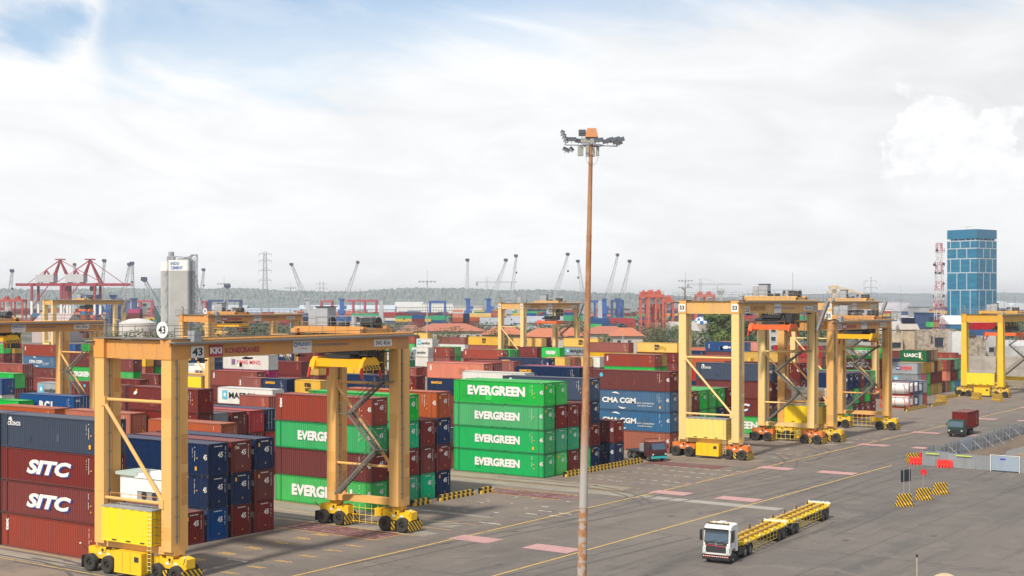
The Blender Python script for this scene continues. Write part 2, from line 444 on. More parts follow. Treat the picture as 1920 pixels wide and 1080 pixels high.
def shell_mesh(L,H,k,var=0):
    key=('s',L,H,k,var)
    if key in MC: return MC[key]
    mb=MB(); ins=0.10; x0=-L+ins; ln=L-2*ins
    corr(mb,(x0,0.022),(1,0),(0,-1),ln,0.15,H-0.10)
    corr(mb,(-ins,WID-0.022),(-1,0),(0,1),ln,0.15,H-0.10)
    corr(mb,(-L+0.03,WID-0.1),(0,-1),(-1,0),WID-0.2,0.15,H-0.10)
    # roof: ribbed across
    n=round(ln/0.55); pt=ln/n; xs=[]
    for i in range(n): xs+=[(x0+i*pt,0),(x0+i*pt+pt*.35,0),(x0+i*pt+pt*.45,-.022),(x0+i*pt+pt*.9,-.022)]
    xs.append((x0+ln,0)); vs=[]
    for x,d in xs: vs+=[(x,0.09,H-0.035+d),(x,WID-0.09,H-0.035+d)]
    mb.add(vs,[(2*i,2*i+2,2*i+3,2*i+1) for i in range(len(xs)-1)],1)
    mb.face([(x0,.09,.14),(x0,WID-.09,.14),(x0+ln,WID-.09,.14),(x0+ln,.09,.14)],0)
    rp=random.Random(var*13+int(L)); 
    for i in range(var):
        w_=rp.choice([.3,.6,.9,1.2]); x_=rp.uniform(-L+.9,-1.9-w_); h_=rp.uniform(.4,1.3); z_=rp.uniform(.3,H-.5-h_)
        mb.box(x_,x_+w_,.014,.021,z_,z_+h_,2+(i%2))
    o=mb.build('shell',[cm(k),cm(k,'container_roof_'),cm(k,'container_patch_'),cm(k,'container_faded_')]); me=o.data; bpy.data.objects.remove(o); MC[key]=me; return me
def frame_mesh(L,H,k):
    key=('f',L,H,k)
    if key in MC: return MC[key]
    mb=MB(); W=WID
    for y0,y1 in ((0.006,0.10),(W-0.10,W-0.006)):
        mb.box(-L+.16,-.16,y0,y1,0.02,0.165,0); mb.box(-L+.16,-.16,y0,y1,H-.105,H-.02,0)
    for x0,x1 in ((-L+.006,-L+.12),(-.12,-.006)):
        mb.box(x0,x1,.16,W-.16,.02,.165,0); mb.box(x0,x1,.16,W-.16,H-.125,H-.02,0)
    for x in (-L+.004,-.154):
        for y in (.004,W-.154): mb.box(x,x+.15,y,y+.15,.12,H-.12,0)
    for x in (-L,-.178):
        for y in (0,W-.162):
            mb.box(x,x+.178,y,y+.162,0,.118,1); mb.box(x,x+.178,y,y+.162,H-.118,H,1)
    if L>13:
        for x in (-L+.70,-.70-.16):
            mb.box(x,x+.16,.001,.10,.0,H+.0,0); mb.box(x,x+.16,W-.10,W-.001,0,H,0)
            mb.box(x,x+.17,-.004,.15,0,.115,1); mb.box(x,x+.17,-.004,.15,H-.115,H+.001,1)
    for xm in (-L/2-1.0,-L/2+0.9):                      # fork pockets
        mb.box(xm,xm+.34,-.001,.03,.035,.13,1)
    o=mb.build('frame',[cm(k,'container_frame_'),M_castd]); me=o.data; bpy.data.objects.remove(o); MC[key]=me; return me
def end_mesh(L,H,k,kind):
    key=('e',H,k,kind)
    if key in MC: return MC[key]
    mb=MB(); W=WID
    if kind=='door':
        mb.box(-.075,-.045,.15,W/2-.01,.165,H-.125,0); mb.box(-.075,-.045,W/2+.01,W-.15,.165,H-.125,0)
        for yy in (.42,.92,W-.92,W-.42):
            mb.tube((-.02,yy,.12),(-.02,yy,H-.08),.022,6,1)
            mb.box(-.03,-.006,yy-.05,yy+.05,.18,.26,2)
            mb.box(-.03,-.006,yy-.26 if yy<W/2 else yy,yy if yy<W/2 else yy+.26,1.0,1.05,1)
        for zz in (.5,1.2,1.9,2.4 if H>2.7 else 2.2):
            mb.box(-.045,-.02,.15,.30,zz,zz+.07,2); mb.box(-.045,-.02,W-.30,W-.15,zz,zz+.07,2)
        for i in range(5): mb.box(-.0448,-.042,1.5,1.95,1.15-.13*i,1.2-.13*i,1)
        o=mb.build('door',[cm(k),M_galv,cm(k,'container_frame_')])
    elif kind=='reefer':
        mb.box(-.09,-.05,.15,W-.15,.165,H-.125,0)
        mb.box(-.05,-.02,.32,W-.32,.35,1.35,1); mb.box(-.052,-.03,.5,W-.5,1.45,2.2,1)
        mb.lathe([(.0,0),(.42,0),(.42,.05)],(-.03,W/2,1.82),'x',14,2)
        mb.box(-.02,-.008,.5,W*.48,.5,1.2,2); mb.box(-.02,-.008,W*.55,W-.5,.45,.8,2)
        o=mb.build('cooling_unit',[M_white,mat('reefer_panel',(0.55,0.56,0.55),.5,.3,3),M_black])
    else:
        corr(mb,(-.03,.155),(0,1),(1,0),W-.31,.165,H-.125,.25,.045)
        o=mb.build('end_panel',[cm(k)])
    me=o.data; bpy.data.objects.remove(o); MC[key]=me; return me
def codes(mb,o,ud,xd,n,w,h,gap,m=0,seed=0):
    """column of small characters, read downward"""
    rr=random.Random(seed); o=Vector(o);ud=Vector(ud);xd=Vector(xd)
    for i in range(n):
        if rr.random()<.12: continue
        p=o-ud*(i*(h+gap)); a=w*rr.uniform(.65,1)
        mb.face([p,p+xd*a,p+xd*a+ud*h,p+ud*h],m)
YE=-0.012     # side lettering plane, just proud of the corrugation crests
def mark_mesh(L,H,big,var,dec):
    key=('k',L,H,big,var,dec)
    if key in MC: return MC[key]
    mb=MB(); X=(1,0,0);Z=(0,0,1);Y=(0,1,0); side=lambda x,z:(x,YE,z); ex=0.012
    s=1.0 if var%2 else 0.8
    bx=-1.75 if L>13 else -1.25
    codes(mb,side(bx,H-.42),Z,X,11,.075,.085,.035,0,var)
    if var%3!=1: codes(mb,side(bx-.30,H-.5),Z,X,8,.06,.06,.05,0,var+9)
    tri=lambda x,z,q:[side(x,z),side(x+q,z),side(x+q/2,z+q)]
    mb.face(tri(bx+.25,H*.52,.17),1)
    if var%2: mb.face(tri(bx+.25,H*.34,.17),1)
    if var%4==2: mb.face([side(bx+.05,.45),side(bx+.3,.45),side(bx+.3,.8),side(bx+.05,.8)],1)
    if big:
        mb.text('45',side(-.60,H*.50),X,Z,.46,.50,0,bold=.03)
        mb.text('45',(ex,1.15,H*.55),Y,Z,.62,.50,0,bold=.03,shear=.1)
        codes(mb,(ex,2.02,H-.45),Z,Y,11,.07,.08,.035,0,var+3)
        for i in range(5): mb.face([(ex,.75+.2*i,H-.33),(ex,.75+.2*i+.13,H-.33),(ex,.75+.2*i+.13,H-.24),(ex,.75+.2*i,H-.24)],0)
        mb.face([(ex,1.25,.50),(ex,1.40,.50),(ex,1.33,.68)],1)
        if var%3==0: mb.face([(ex,.42,H-.75),(ex,.62,H-.75),(ex,.62,H-.42),(ex,.42,H-.42)],1)
    else:
        codes(mb,(ex,1.95,H-.45),Z,Y,10,.07,.08,.035,0,var+3)
        if var%2: mb.face([(ex,1.2,H*.5),(ex,1.36,H*.5),(ex,1.28,H*.57)],1)
        if var%3==0: mb.face([(ex,1.7,.4),(ex,1.92,.4),(ex,1.92,.72),(ex,1.7,.72)],1)
    tx=lambda t,x,z,w_,h_,m=0,**k: mb.text(t,side(x,z),X,Z,w_,h_,m,**k)
    sc_=L/13.716
    if dec=='EB': tx('EVERGREEN',-L+2.2,1.05,8.75,1.22,0,bold=.055)
    elif dec=='EV': tx('EVERGREEN',-L+(2.45 if L>13 else 1.6),.78,8.6*(1 if L>13 else .85),1.22,0,bold=.055)
    elif dec=='Es': tx('EVERGREEN',-L+3.35*sc_,.95,6.85*sc_,1.02,0,bold=.055)
    elif dec=='SI':
        mb.text('SITC',(-L+3.75*sc_+.06,YE+.004,.72),X,Z,6.1*sc_,1.25,3,shear=.28,bold=.05)
        mb.text('SITC',(-L+3.62*sc_,YE-.004,.78),X,Z,6.1*sc_,1.25,0,shear=.28,bold=.05)
    elif dec=='CM':
        tx('CMA CGM',-L+2.6*sc_,1.02,5.6*sc_,.78,0,bold=.04)
        for sg,cx,cz in ((1,4.7,1.45),(-1,6.1,1.35)):
            pts=[]
            for i in range(9):
                t=math.pi*(.62-.34*i/8); pts.append((cx*sc_+1.3*math.cos(t)*sg,cz+sg*(1.05*math.sin(t)-.0)))
            th=[.02,.05,.08,.10,.11,.10,.08,.05,.02]
            for i in range(8):
                a,b=pts[i],pts[i+1]; mb.face([(-L+a[0],YE,a[1]-th[i]),(-L+b[0],YE,b[1]-th[i+1]),(-L+b[0],YE,b[1]+th[i+1]),(-L+a[0],YE,a[1]+th[i])],0)
        tx('eco container',-L+8.35*sc_,1.02,2.9*sc_,.26); tx('bamboo floor',-L+8.5*sc_,.66,2.4*sc_,.22)
    elif dec=='MS': tx('m',-L/2-.7,1.38,1.45,.72,2,bold=.07); tx('SC',-L/2-.7,.62,1.45,.62,2,bold=.06)
    elif dec=='MK':
        q=1.35; x=-L+1.2*sc_; mb.face([side(x,.75),side(x+q*.85,.75),side(x+q*.85,.75+q),side(x,.75+q)],4)
        cx=x+q*.425;cz=.75+q/2; st=[]
        for i in range(14):
            t=math.pi*i/7; r=.5 if i%2==0 else .22; st.append((cx+r*math.sin(t)*.85,YE-.004,cz+r*math.cos(t)))
        for i in range(14): mb.face([(cx,YE-.004,cz),st[i],st[(i+1)%14]],0)
        tx('MAERSK',x+q*1.1,.9,(6.0 if L>8 else 3.2),.95 if L>8 else .6,2,bold=.03)
    elif dec=='YM':
        tx('YANG MING',-L+3.6,1.02,6.4,.72,3 if False else 5,bold=.01)
        for i in range(3): mb.face([side(-L+2.4+.32*i,.85),side(-L+2.62+.32*i,.85),side(-L+2.62+.32*i,1.9),side(-L+2.4+.32*i,1.9)],5 if i%2 else 3)
    elif dec in('CR','CE'):
        if dec=='CR':
            tx('CRONOS',-L+.95,H-.98,1.8,.36,0,bold=.03); 
            mb.face([side(-L+1.0,H-.52),side(-L+1.35,H-.50),side(-L+1.55,H-.35),side(-L+1.35,H-.22),side(-L+1.15,H-.30)],0)
            mb.face([side(-L+1.3,H-.62),side(-L+1.6,H-.60),side(-L+1.58,H-.42),side(-L+1.38,H-.45)],0)
        mb.text('CRONOS',(ex,.75,H-.36),Y,Z,.9,.14,0)
    elif dec=='BC':
        tx('BCL',-L+4.6,.85,3.4,1.15,0,bold=.06,space=1.3); mb.text('BCL',(ex,.25,H-.75),Y,Z,.75,.26,0,bold=.05)
    elif dec=='SM': tx('SAMCO',-L+.9,H-.95,2.3,.42,1,bold=.05)
    elif dec=='TX':
        mb.text('tex',side(-L+1.02,H-1.5),(0,0,1),(-1,0,0),1.1,.42,0,bold=.05); mb.text('tex',(ex,.35,H-.72),Y,Z,.6,.26,0,bold=.04)
    elif dec=='PL': mb.text('textainer',side(-L+.9,H-2.1),(0,0,1),(-1,0,0),1.5,.3,0,bold=.03)
    elif dec=='UA': tx('UASC',-L+.9,1.0,3.2,.85,0,bold=.05); mb.face([side(-L+4.3,.8),side(-L+4.75,.8),side(-L+4.75,2.1),side(-L+4.3,2.1)],0)
    elif dec=='PO':
        mb.face([side(-L+1.1,.95),side(-L+2.2,.95),side(-L+2.2,1.75),side(-L+1.1,1.75)],3)
        mb.face([side(-L+2.25,.95),side(-L+4.8,.95),side(-L+4.8,1.75),side(-L+2.25,1.75)],6)
        mb.text('P&O',(-L+1.2,YE-.004,1.1),X,Z,.85,.5,0,bold=.03); mb.text('Nedlloyd',(-L+2.4,YE-.004,1.1),X,Z,2.2,.5,3,bold=.02)
    elif dec=='HJ': tx('HANJIN',-L+.6,.8,4.2,1.1,0,bold=.03)
    elif dec=='HM':
        pts=[(.0,1.2),(.5,1.6),(1.3,1.7),(1.9,1.35),(2.4,1.65),(2.35,.95),(1.9,1.15),(1.2,.85),(.5,.9)]
        mb.face([side(-L/2-1+a,b-.1) for a,b in pts],0); 
        for i in range(4): mb.face([side(-L+1.0,H-.8-.3*i),side(-L+1.25,H-.8-.3*i),side(-L+1.25,H-.62-.3*i),side(-L+1.0,H-.62-.3*i)],0)
    elif dec=='BD':
        mb.face([side(-L+2.4+.3*math.cos(math.pi*i/6),H-.75+.3*math.sin(math.pi*i/6)) for i in range(12)],4)
    elif dec=='LG':
        mb.face([side(-L+.9+a,H-1.0+b) for a,b in((0,0),(.5,0),(.75,.3),(.6,.45),(.2,.35))],0); mb.face([side(-L+1.3+a,H-.55+b) for a,b in((0,0),(.3,.05),(.35,.2),(.1,.22))],1)
    elif dec=='XX': mb.text('Y',(ex,1.3,1.4),Y,Z,.5,.4,5,bold=.05)
    ms=[M_mark,M_orange,M_black,mat('marking_blue',(0.012,0.06,0.30),.6,.1),mat('marking_cyan',(0.08,0.42,0.62),.6,.1),mat('marking_red',(0.60,0.02,0.06),.6,.1),mat('marking_coral',(0.70,0.12,0.06),.6,.1)]
    o=mb.build('marking',ms); me=o.data; bpy.data.objects.remove(o); MC[key]=me; return me
DECO={'EB':'large white lettering','EV':'bold white lettering','Es':'smaller white lettering','SI':'white italic lettering','CM':'white arc lettering','MS':'black centre lettering','MK':'white star square',
'YM':'thin red lettering','CR':'small white emblem','CE':'small end lettering','BC':'spaced white letters','SM':'yellow corner lettering','TX':'vertical white lettering','PL':'long vertical lettering','UA':'wide white lettering','PO':'blue-orange panel',
'HJ':'white side lettering','HM':'white fish emblem','BD':'blue round dot','LG':'small coloured emblem','XX':'red end mark','DR':'locking rods','RF':'cooling unit'}
BV={'A':73.3,'B':106.8,'C':138.5,'D':171.2,'E':203.6,'F':236.3,'G':269.0,'H':301.7,'I':334.4,'J':367.0,'K':400.0,'X':322.5}
BP={'A':2.87,'C':2.75}
BN={'A':'nearest block','B':'second nearest block','C':'block behind lamp mast','D':'block facing crane 53','E':'block behind crane 53','F':'block behind crane 35','G':'tank container block','H':'block behind crane 52','I':'pale portal crane block','J':'second last block','K':'farthest block','X':'yellow crane block'}
ORD=['first','second','third','fourth','fifth','sixth','seventh','eighth','ninth','tenth','eleventh','twelfth','thirteenth','fourteenth','fifteenth','sixteenth','seventeenth','eighteenth','nineteenth','twentieth']
TIER=['bottom','second','third','fourth','fifth']
LENS={45:13.716,40:12.192,20:6.058}
rows={}
for ln in TABLE.strip().splitlines():
    w_=ln.split(); rows.setdefault((w_[0],int(w_[1])),[]).append((float(w_[3]),float(w_[2]),int(w_[4]),w_[5:]))
cn=0; BULK=[]
for (b,r),sts in rows.items():
    sts.sort(key=lambda q:-q[0])
    V=BV[b]+r*BP.get(b,2.8)
    for bi,(U,hh,L_,cds) in enumerate(sts):
        k=len(cds); L=LENS[L_]
        for i,cd in enumerate(cds):
            lev=k-1-i; hid=cd.endswith('-'); cd=cd.rstrip('-'); c=cd[0]; dec=cd[1:]; cn+=1; rg=random.Random(cn*17)
            H=hh-0.012
            bay='end bay' if bi==0 else ORD[bi]+' bay'
            row='front row' if r==0 else ORD[r]+' row'
            lab=f"{CC[c][0]} container"+(f", {DECO[dec]}" if dec in DECO else '')+f", {TIER[lev]} tier, {row}, {bay}, {BN[b]}"
            jx=rg.uniform(-.04,.04) if lev<k-1 else 0.0
            if hid:
                BULK.append((U+jx,V,lev*hh,L,H,c)); continue
            t=thing('refrigerated_container' if c=='q' else 'shipping_container',lab,'container',(U+jx,V+rg.uniform(-.03,.03),lev*hh),0,'containers stacked in the yard')
            link('shell',shell_mesh(L,H,'w' if c=='q' else c,rg.choice([0,1,2,3])),t); link('frame',frame_mesh(L,H,c),t)
            kind='reefer' if dec=='RF' else ('door' if dec in('DR','BC') or (L_!=45 and rg.random()<.35) else 'panel')
            link({'door':'door','reefer':'cooling_unit','panel':'end_panel'}[kind],end_mesh(L,H,c,kind),t)
            if dec!='RF':
                link('marking',mark_mesh(L,H,L_==45,rg.randrange(6),dec if dec in DECO and dec not in('DR','RF') else ''),t)
# a patched square and rust patch are part of the slate container: left to its paint
bm_=MB(); bk={}
for U,V,z,L,H,c in BULK:
    for me in (shell_mesh(L,H,c),frame_mesh(L,H,c),end_mesh(L,H,c,'panel')):
        mi=[]
        for q in me.materials:
            if q not in bk: bk[q]=len(bk)
            mi.append(bk[q])
        o=len(bm_.v); bm_.v+=[(v.co.x+U,v.co.y+V,v.co.z+z) for v in me.vertices]
        for p in me.polygons: bm_.f.append(tuple(i+o for i in p.vertices)); bm_.m.append(mi[p.material_index])
tag(bm_.build('stacked_containers',list(bk)),'remaining barely visible containers packed inside the stacks','containers',kind='stuff')
# ---- tank containers (cylinder in a frame)
def tank(U,V,z,fc,label,bc=(0.72,0.71,0.68),stripe=True,shell2=None):
    t=thing('tank_container',label,'tank container',(U,V,z),0,'tank containers on end of the block')
    fm=mat('tank_frame_'+fc,{'red':(0.62,0.06,0.02),'maroon':(0.22,0.02,0.03),'blue':(0.02,0.06,0.2),'black':(0.03,0.03,0.05)}[fc],.5,.3,2)
    L=6.058;H=2.57;W=WID; mb=MB()
    for x in (-L,-.14):
        for y in (0,W-.14): mb.box(x,x+.14,y,y+.14,0,H)
    for x in (-L,-.12):
        mb.box(x,x+.12,.14,W-.14,0,.14); mb.box(x,x+.12,.14,W-.14,H-.12,H)
        mb.beam((x+.06,.1,.1),(x+.06,W/2,.75),.08,.08); mb.beam((x+.06,W-.1,.1),(x+.06,W/2,.75),.08,.08)
    for y in (.02,W-.12): mb.box(-L+.14,-.14,y,y+.10,.0,.12); 
    mb.box(-L+.14,-.14,.02,.10,H-.1,H); mb.box(-L+.14,-.14,W-.1,W-.02,H-.1,H)
    mb.beam((-L+.1,.05,.1),(-L+1.4,.05,H*.9),.07,.07); mb.beam((-.1,.05,.1),(-1.4,.05,H*.9),.07,.07)
    mb.build('frame',fm,t)
    m2=MB(); pr=[(0,-L+.35),(.7,-L+.38),(1.02,-L+.6),(1.07,-L+.8)]+[(1.07,-L+1.2+i*.9) for i in range(5)]+[(1.07,-.8),(1.02,-.6),(.7,-.38),(0,-.35)]
    m2.lathe(pr,(0,W/2,H/2),'x',28)
    m2.build('tank_body',mat('tank_white',bc,.4,.35,.8,streak=False),t,smooth=True)
    m3=MB()
    for x in (-L+1.1,-L/2,-1.1): m3.lathe([(1.075,-.05),(1.10,-.05),(1.10,.05),(1.075,.05)],(x,W/2,H/2),'x',28)
    m3.build('tank_band',fm if fc=='red' else M_greyp,t,smooth=False)
    m4=MB(); m4.box(-.03,-.015,.55,W-.55,.7,1.9,0); m4.build('placard',M_white,t)
tank(-93.4,269.0,0,'red','red framed white tank container on the ground below another tank')
tank(-93.4,269.0,2.6,'maroon','white tank container in a dark red frame on top of the red one')
tank(-93.4,271.8,0,'blue','blue framed tank container on the ground beside the red one')
tank(-93.4,271.8,2.6,'blue','blue framed white tank container, upper of its pair beside the red frame')
tank(-93.5,274.7,2.6,'black','white tank container in a black frame on a rusty grey container',(0.6,0.58,0.55))
def single(name,U,V,z,L_,c,H,label,kind='panel',dec='',grp='containers stacked in the yard'):
    t=thing(name,label,'container',(U,V,z),0,grp); L=LENS[L_]
    link('shell',shell_mesh(L,H,c),t); link('frame',frame_mesh(L,H,c),t); link('door' if kind=='door' else 'end_panel',end_mesh(L,H,c,kind),t); link('marking',mark_mesh(L,H,L_==45,2,dec),t); return t
single('shipping_container',-93.5,274.7,0,20,'c',2.579,'rusty grey container on the ground under a black framed tank')
single('shipping_container',-93.5,277.5,0,20,'r',2.579,'brown-red container on the ground beside the rusty grey one')
single('shipping_container',-93.5,277.5,2.6,20,'c',2.579,'small grey container on the brown-red one beside the tanks')
# ================================================================== rubber tyred gantry cranes
CR={}
c_p={'old':(0.78,0.42,0.11),'new':(0.84,0.62,0.26),'rmg':(0.8,0.52,0.03)}
def crane_mats(kind):
    if kind in CR: return CR[kind]
    if kind=='old': p=(0.77,0.43,0.125); bg=(0.86,0.53,0.01); sp=(0.86,0.45,0.0); pw=(0.86,0.62,0.008)
    elif kind=='new': p=(0.83,0.57,0.22); bg=(0.74,0.20,0.04); sp=(0.78,0.13,0.025); pw=(0.80,0.62,0.15)
    else: p=(0.78,0.50,0.02); bg=(0.70,0.42,0.01); sp=(0.80,0.14,0.02); pw=(0.80,0.62,0.02)
    CR[kind]=dict(p=mat('crane_paint_'+kind,p,.5,.45,.35,rust=.2,rustc=(.38,.17,.06),spec=.25),g=mat('girder_paint_'+kind,tuple(a*b for a,b in zip(p,(.86,.70,.50))),.55,.6,.8,rust=.24,rustc=(.30,.11,.03)),
        b=mat('bogie_paint_'+kind,bg,.45,.35,1.5,rust=.2,spec=.25),s=mat('spreader_paint_'+kind,sp,.45,.2,1.5),w=mat('housing_paint_'+kind,pw,.45,.25,1.0))
    return CR[kind]
M_rail=mat('rail_steel',(0.20,0.17,0.14),.6,.6,2,rust=.3)
M_walk=mat('walkway_grating',(0.26,0.26,0.25),.7,.5,1,rust=.2)
M_stair=mat('stair_steel',(0.15,0.14,0.12),.7,.6,2,rust=.25)
M_hz=None
def hazard_mat():
    m=bpy.data.materials.new('hazard_stripes'); m.use_nodes=True; t=m.node_tree; b=t.nodes['Principled BSDF']; L=t.links.new
    co=t.nodes.new('ShaderNodeTexCoord'); s=t.nodes.new('ShaderNodeSeparateXYZ'); L(co.outputs['Object'],s.inputs[0])
    def mt(op,a,c_):
        n=t.nodes.new('ShaderNodeMath'); n.operation=op
        for i,v in enumerate((a,c_)):
            if isinstance(v,(int,float)): n.inputs[i].default_value=v
            else: L(v,n.inputs[i])
        return n.outputs[0]
    u=mt('ADD',mt('ADD',s.outputs[0],s.outputs[1]),mt('MULTIPLY',s.outputs[2],.9))
    fr=mt('FRACT',mt('MULTIPLY',u,2.3),0); st=mt('GREATER_THAN',fr,.5)
    n=t.nodes.new('ShaderNodeTexNoise'); n.inputs['Scale'].default_value=4; n.inputs['Detail'].default_value=5; L(co.outputs['Object'],n.inputs['Vector'])
    mix=t.nodes.new('ShaderNodeMix'); mix.data_type='RGBA'; L(st,mix.inputs[0]); mix.inputs[6].default_value=(.022,.02,.018,1); mix.inputs[7].default_value=(.70,.42,.02,1)
    mx_=t.nodes.new('ShaderNodeMix'); mx_.data_type='RGBA'; r=t.nodes.new('ShaderNodeMapRange'); L(n.outputs['Fac'],r.inputs[0]); r.inputs[1].default_value=.5; r.inputs[2].default_value=.85; r.inputs[4].default_value=.6
    L(r.outputs[0],mx_.inputs[0]); L(mix.outputs[2],mx_.inputs[6]); mx_.inputs[7].default_value=(.13,.11,.085,1); L(mx_.outputs[2],b.inputs['Base Color']); b.inputs['Roughness'].default_value=.7
    return m
M_hz=hazard_mat()
def wheel_meshes():
    if 'wheel' in MC: return MC['wheel']
    r=.70; w=.52; mb=MB()
    pr=[(.36,-w/2+.04),(.52,-w/2),(.64,-w/2+.03),(r,-w/2+.10)]
    for i in range(4): pr+=[(r,-w/2+.10+.08*i+.05),(r-.025,-w/2+.10+.08*i+.055),(r-.025,-w/2+.10+.08*i+.075),(r,-w/2+.10+.08*(i+1))]
    pr+=[(r,w/2-.1),(.64,w/2-.03),(.52,w/2),(.36,w/2-.04)]
    mb.lathe(pr,(0,0,0),'y',26); o1=mb.build('tyre',M_tyre,smooth=False)
    m2=MB(); m2.lathe([(0,-w/2+.10),(.12,-w/2+.08),(.14,-w/2+.16),(.28,-w/2+.18),(.31,-w/2+.04),(.365,-w/2+.03),(.365,w/2-.03),(.30,w/2-.05),(.0,w/2-.12)],(0,0,0),'y',18)
    for i in range(8):
        t=2*math.pi*i/8; m2.tube((.21*math.cos(t),-w/2+.16,.21*math.sin(t)),(.21*math.cos(t),-w/2+.12,.21*math.sin(t)),.02,5)
    o2=m2.build('rim',M_rim,smooth=False)
    a,b=o1.data,o2.data; bpy.data.objects.remove(o1); bpy.data.objects.remove(o2); MC['wheel']=(a,b); return a,b
def put_wheel(parent,x,y,z,s=1.0,name='wheel'):
    a,b=wheel_meshes(); o=link(name,a,parent,(x,y,z)); o.scale=(s,s,s); link('rim',b,o); return o
def rail(mb,a,b,h=1.05,step=1.6,r=.022,m=0,mid=True):
    a=Vector(a);b=Vector(b);n=max(1,round((b-a).length/step))
    for i in range(n+1):
        p=a+(b-a)*i/n; mb.tube(p,p+Vector((0,0,h)),r,4,m,cap=False)
    mb.tube(a+Vector((0,0,h)),b+Vector((0,0,h)),r,4,m,cap=False)
    if mid: mb.tube(a+Vector((0,0,h*.5)),b+Vector((0,0,h*.5)),r*.9,4,m,cap=False)
def flight(mb,a,b,w=.75,m=0,mr=0):
    """stair flight between two points in the x-z plane"""
    a=Vector(a);b=Vector(b);n=max(4,int(abs(b.z-a.z)/.22)); Yv=Vector((0,1,0))
    for s in (0,w):
        mb.beam(a+Yv*s,b+Yv*s,.06,.24,m)
        for i in range(0,n+1,3):
            p=a+(b-a)*i/n+Yv*s; mb.tube(p,p+Vector((0,0,1.0)),.018,4,mr,cap=False)
        mb.tube(a+Yv*s+Vector((0,0,1)),b+Yv*s+Vector((0,0,1)),.022,4,mr,cap=False); mb.tube(a+Yv*s+Vector((0,0,.5)),b+Yv*s+Vector((0,0,.5)),.018,4,mr,cap=False)
    for i in range(n):
        p=a+(b-a)*(i+.5)/n; mb.box(p.x-.12,p.x+.12,p.y,p.y+w,p.z-.015,p.z+.015,m)
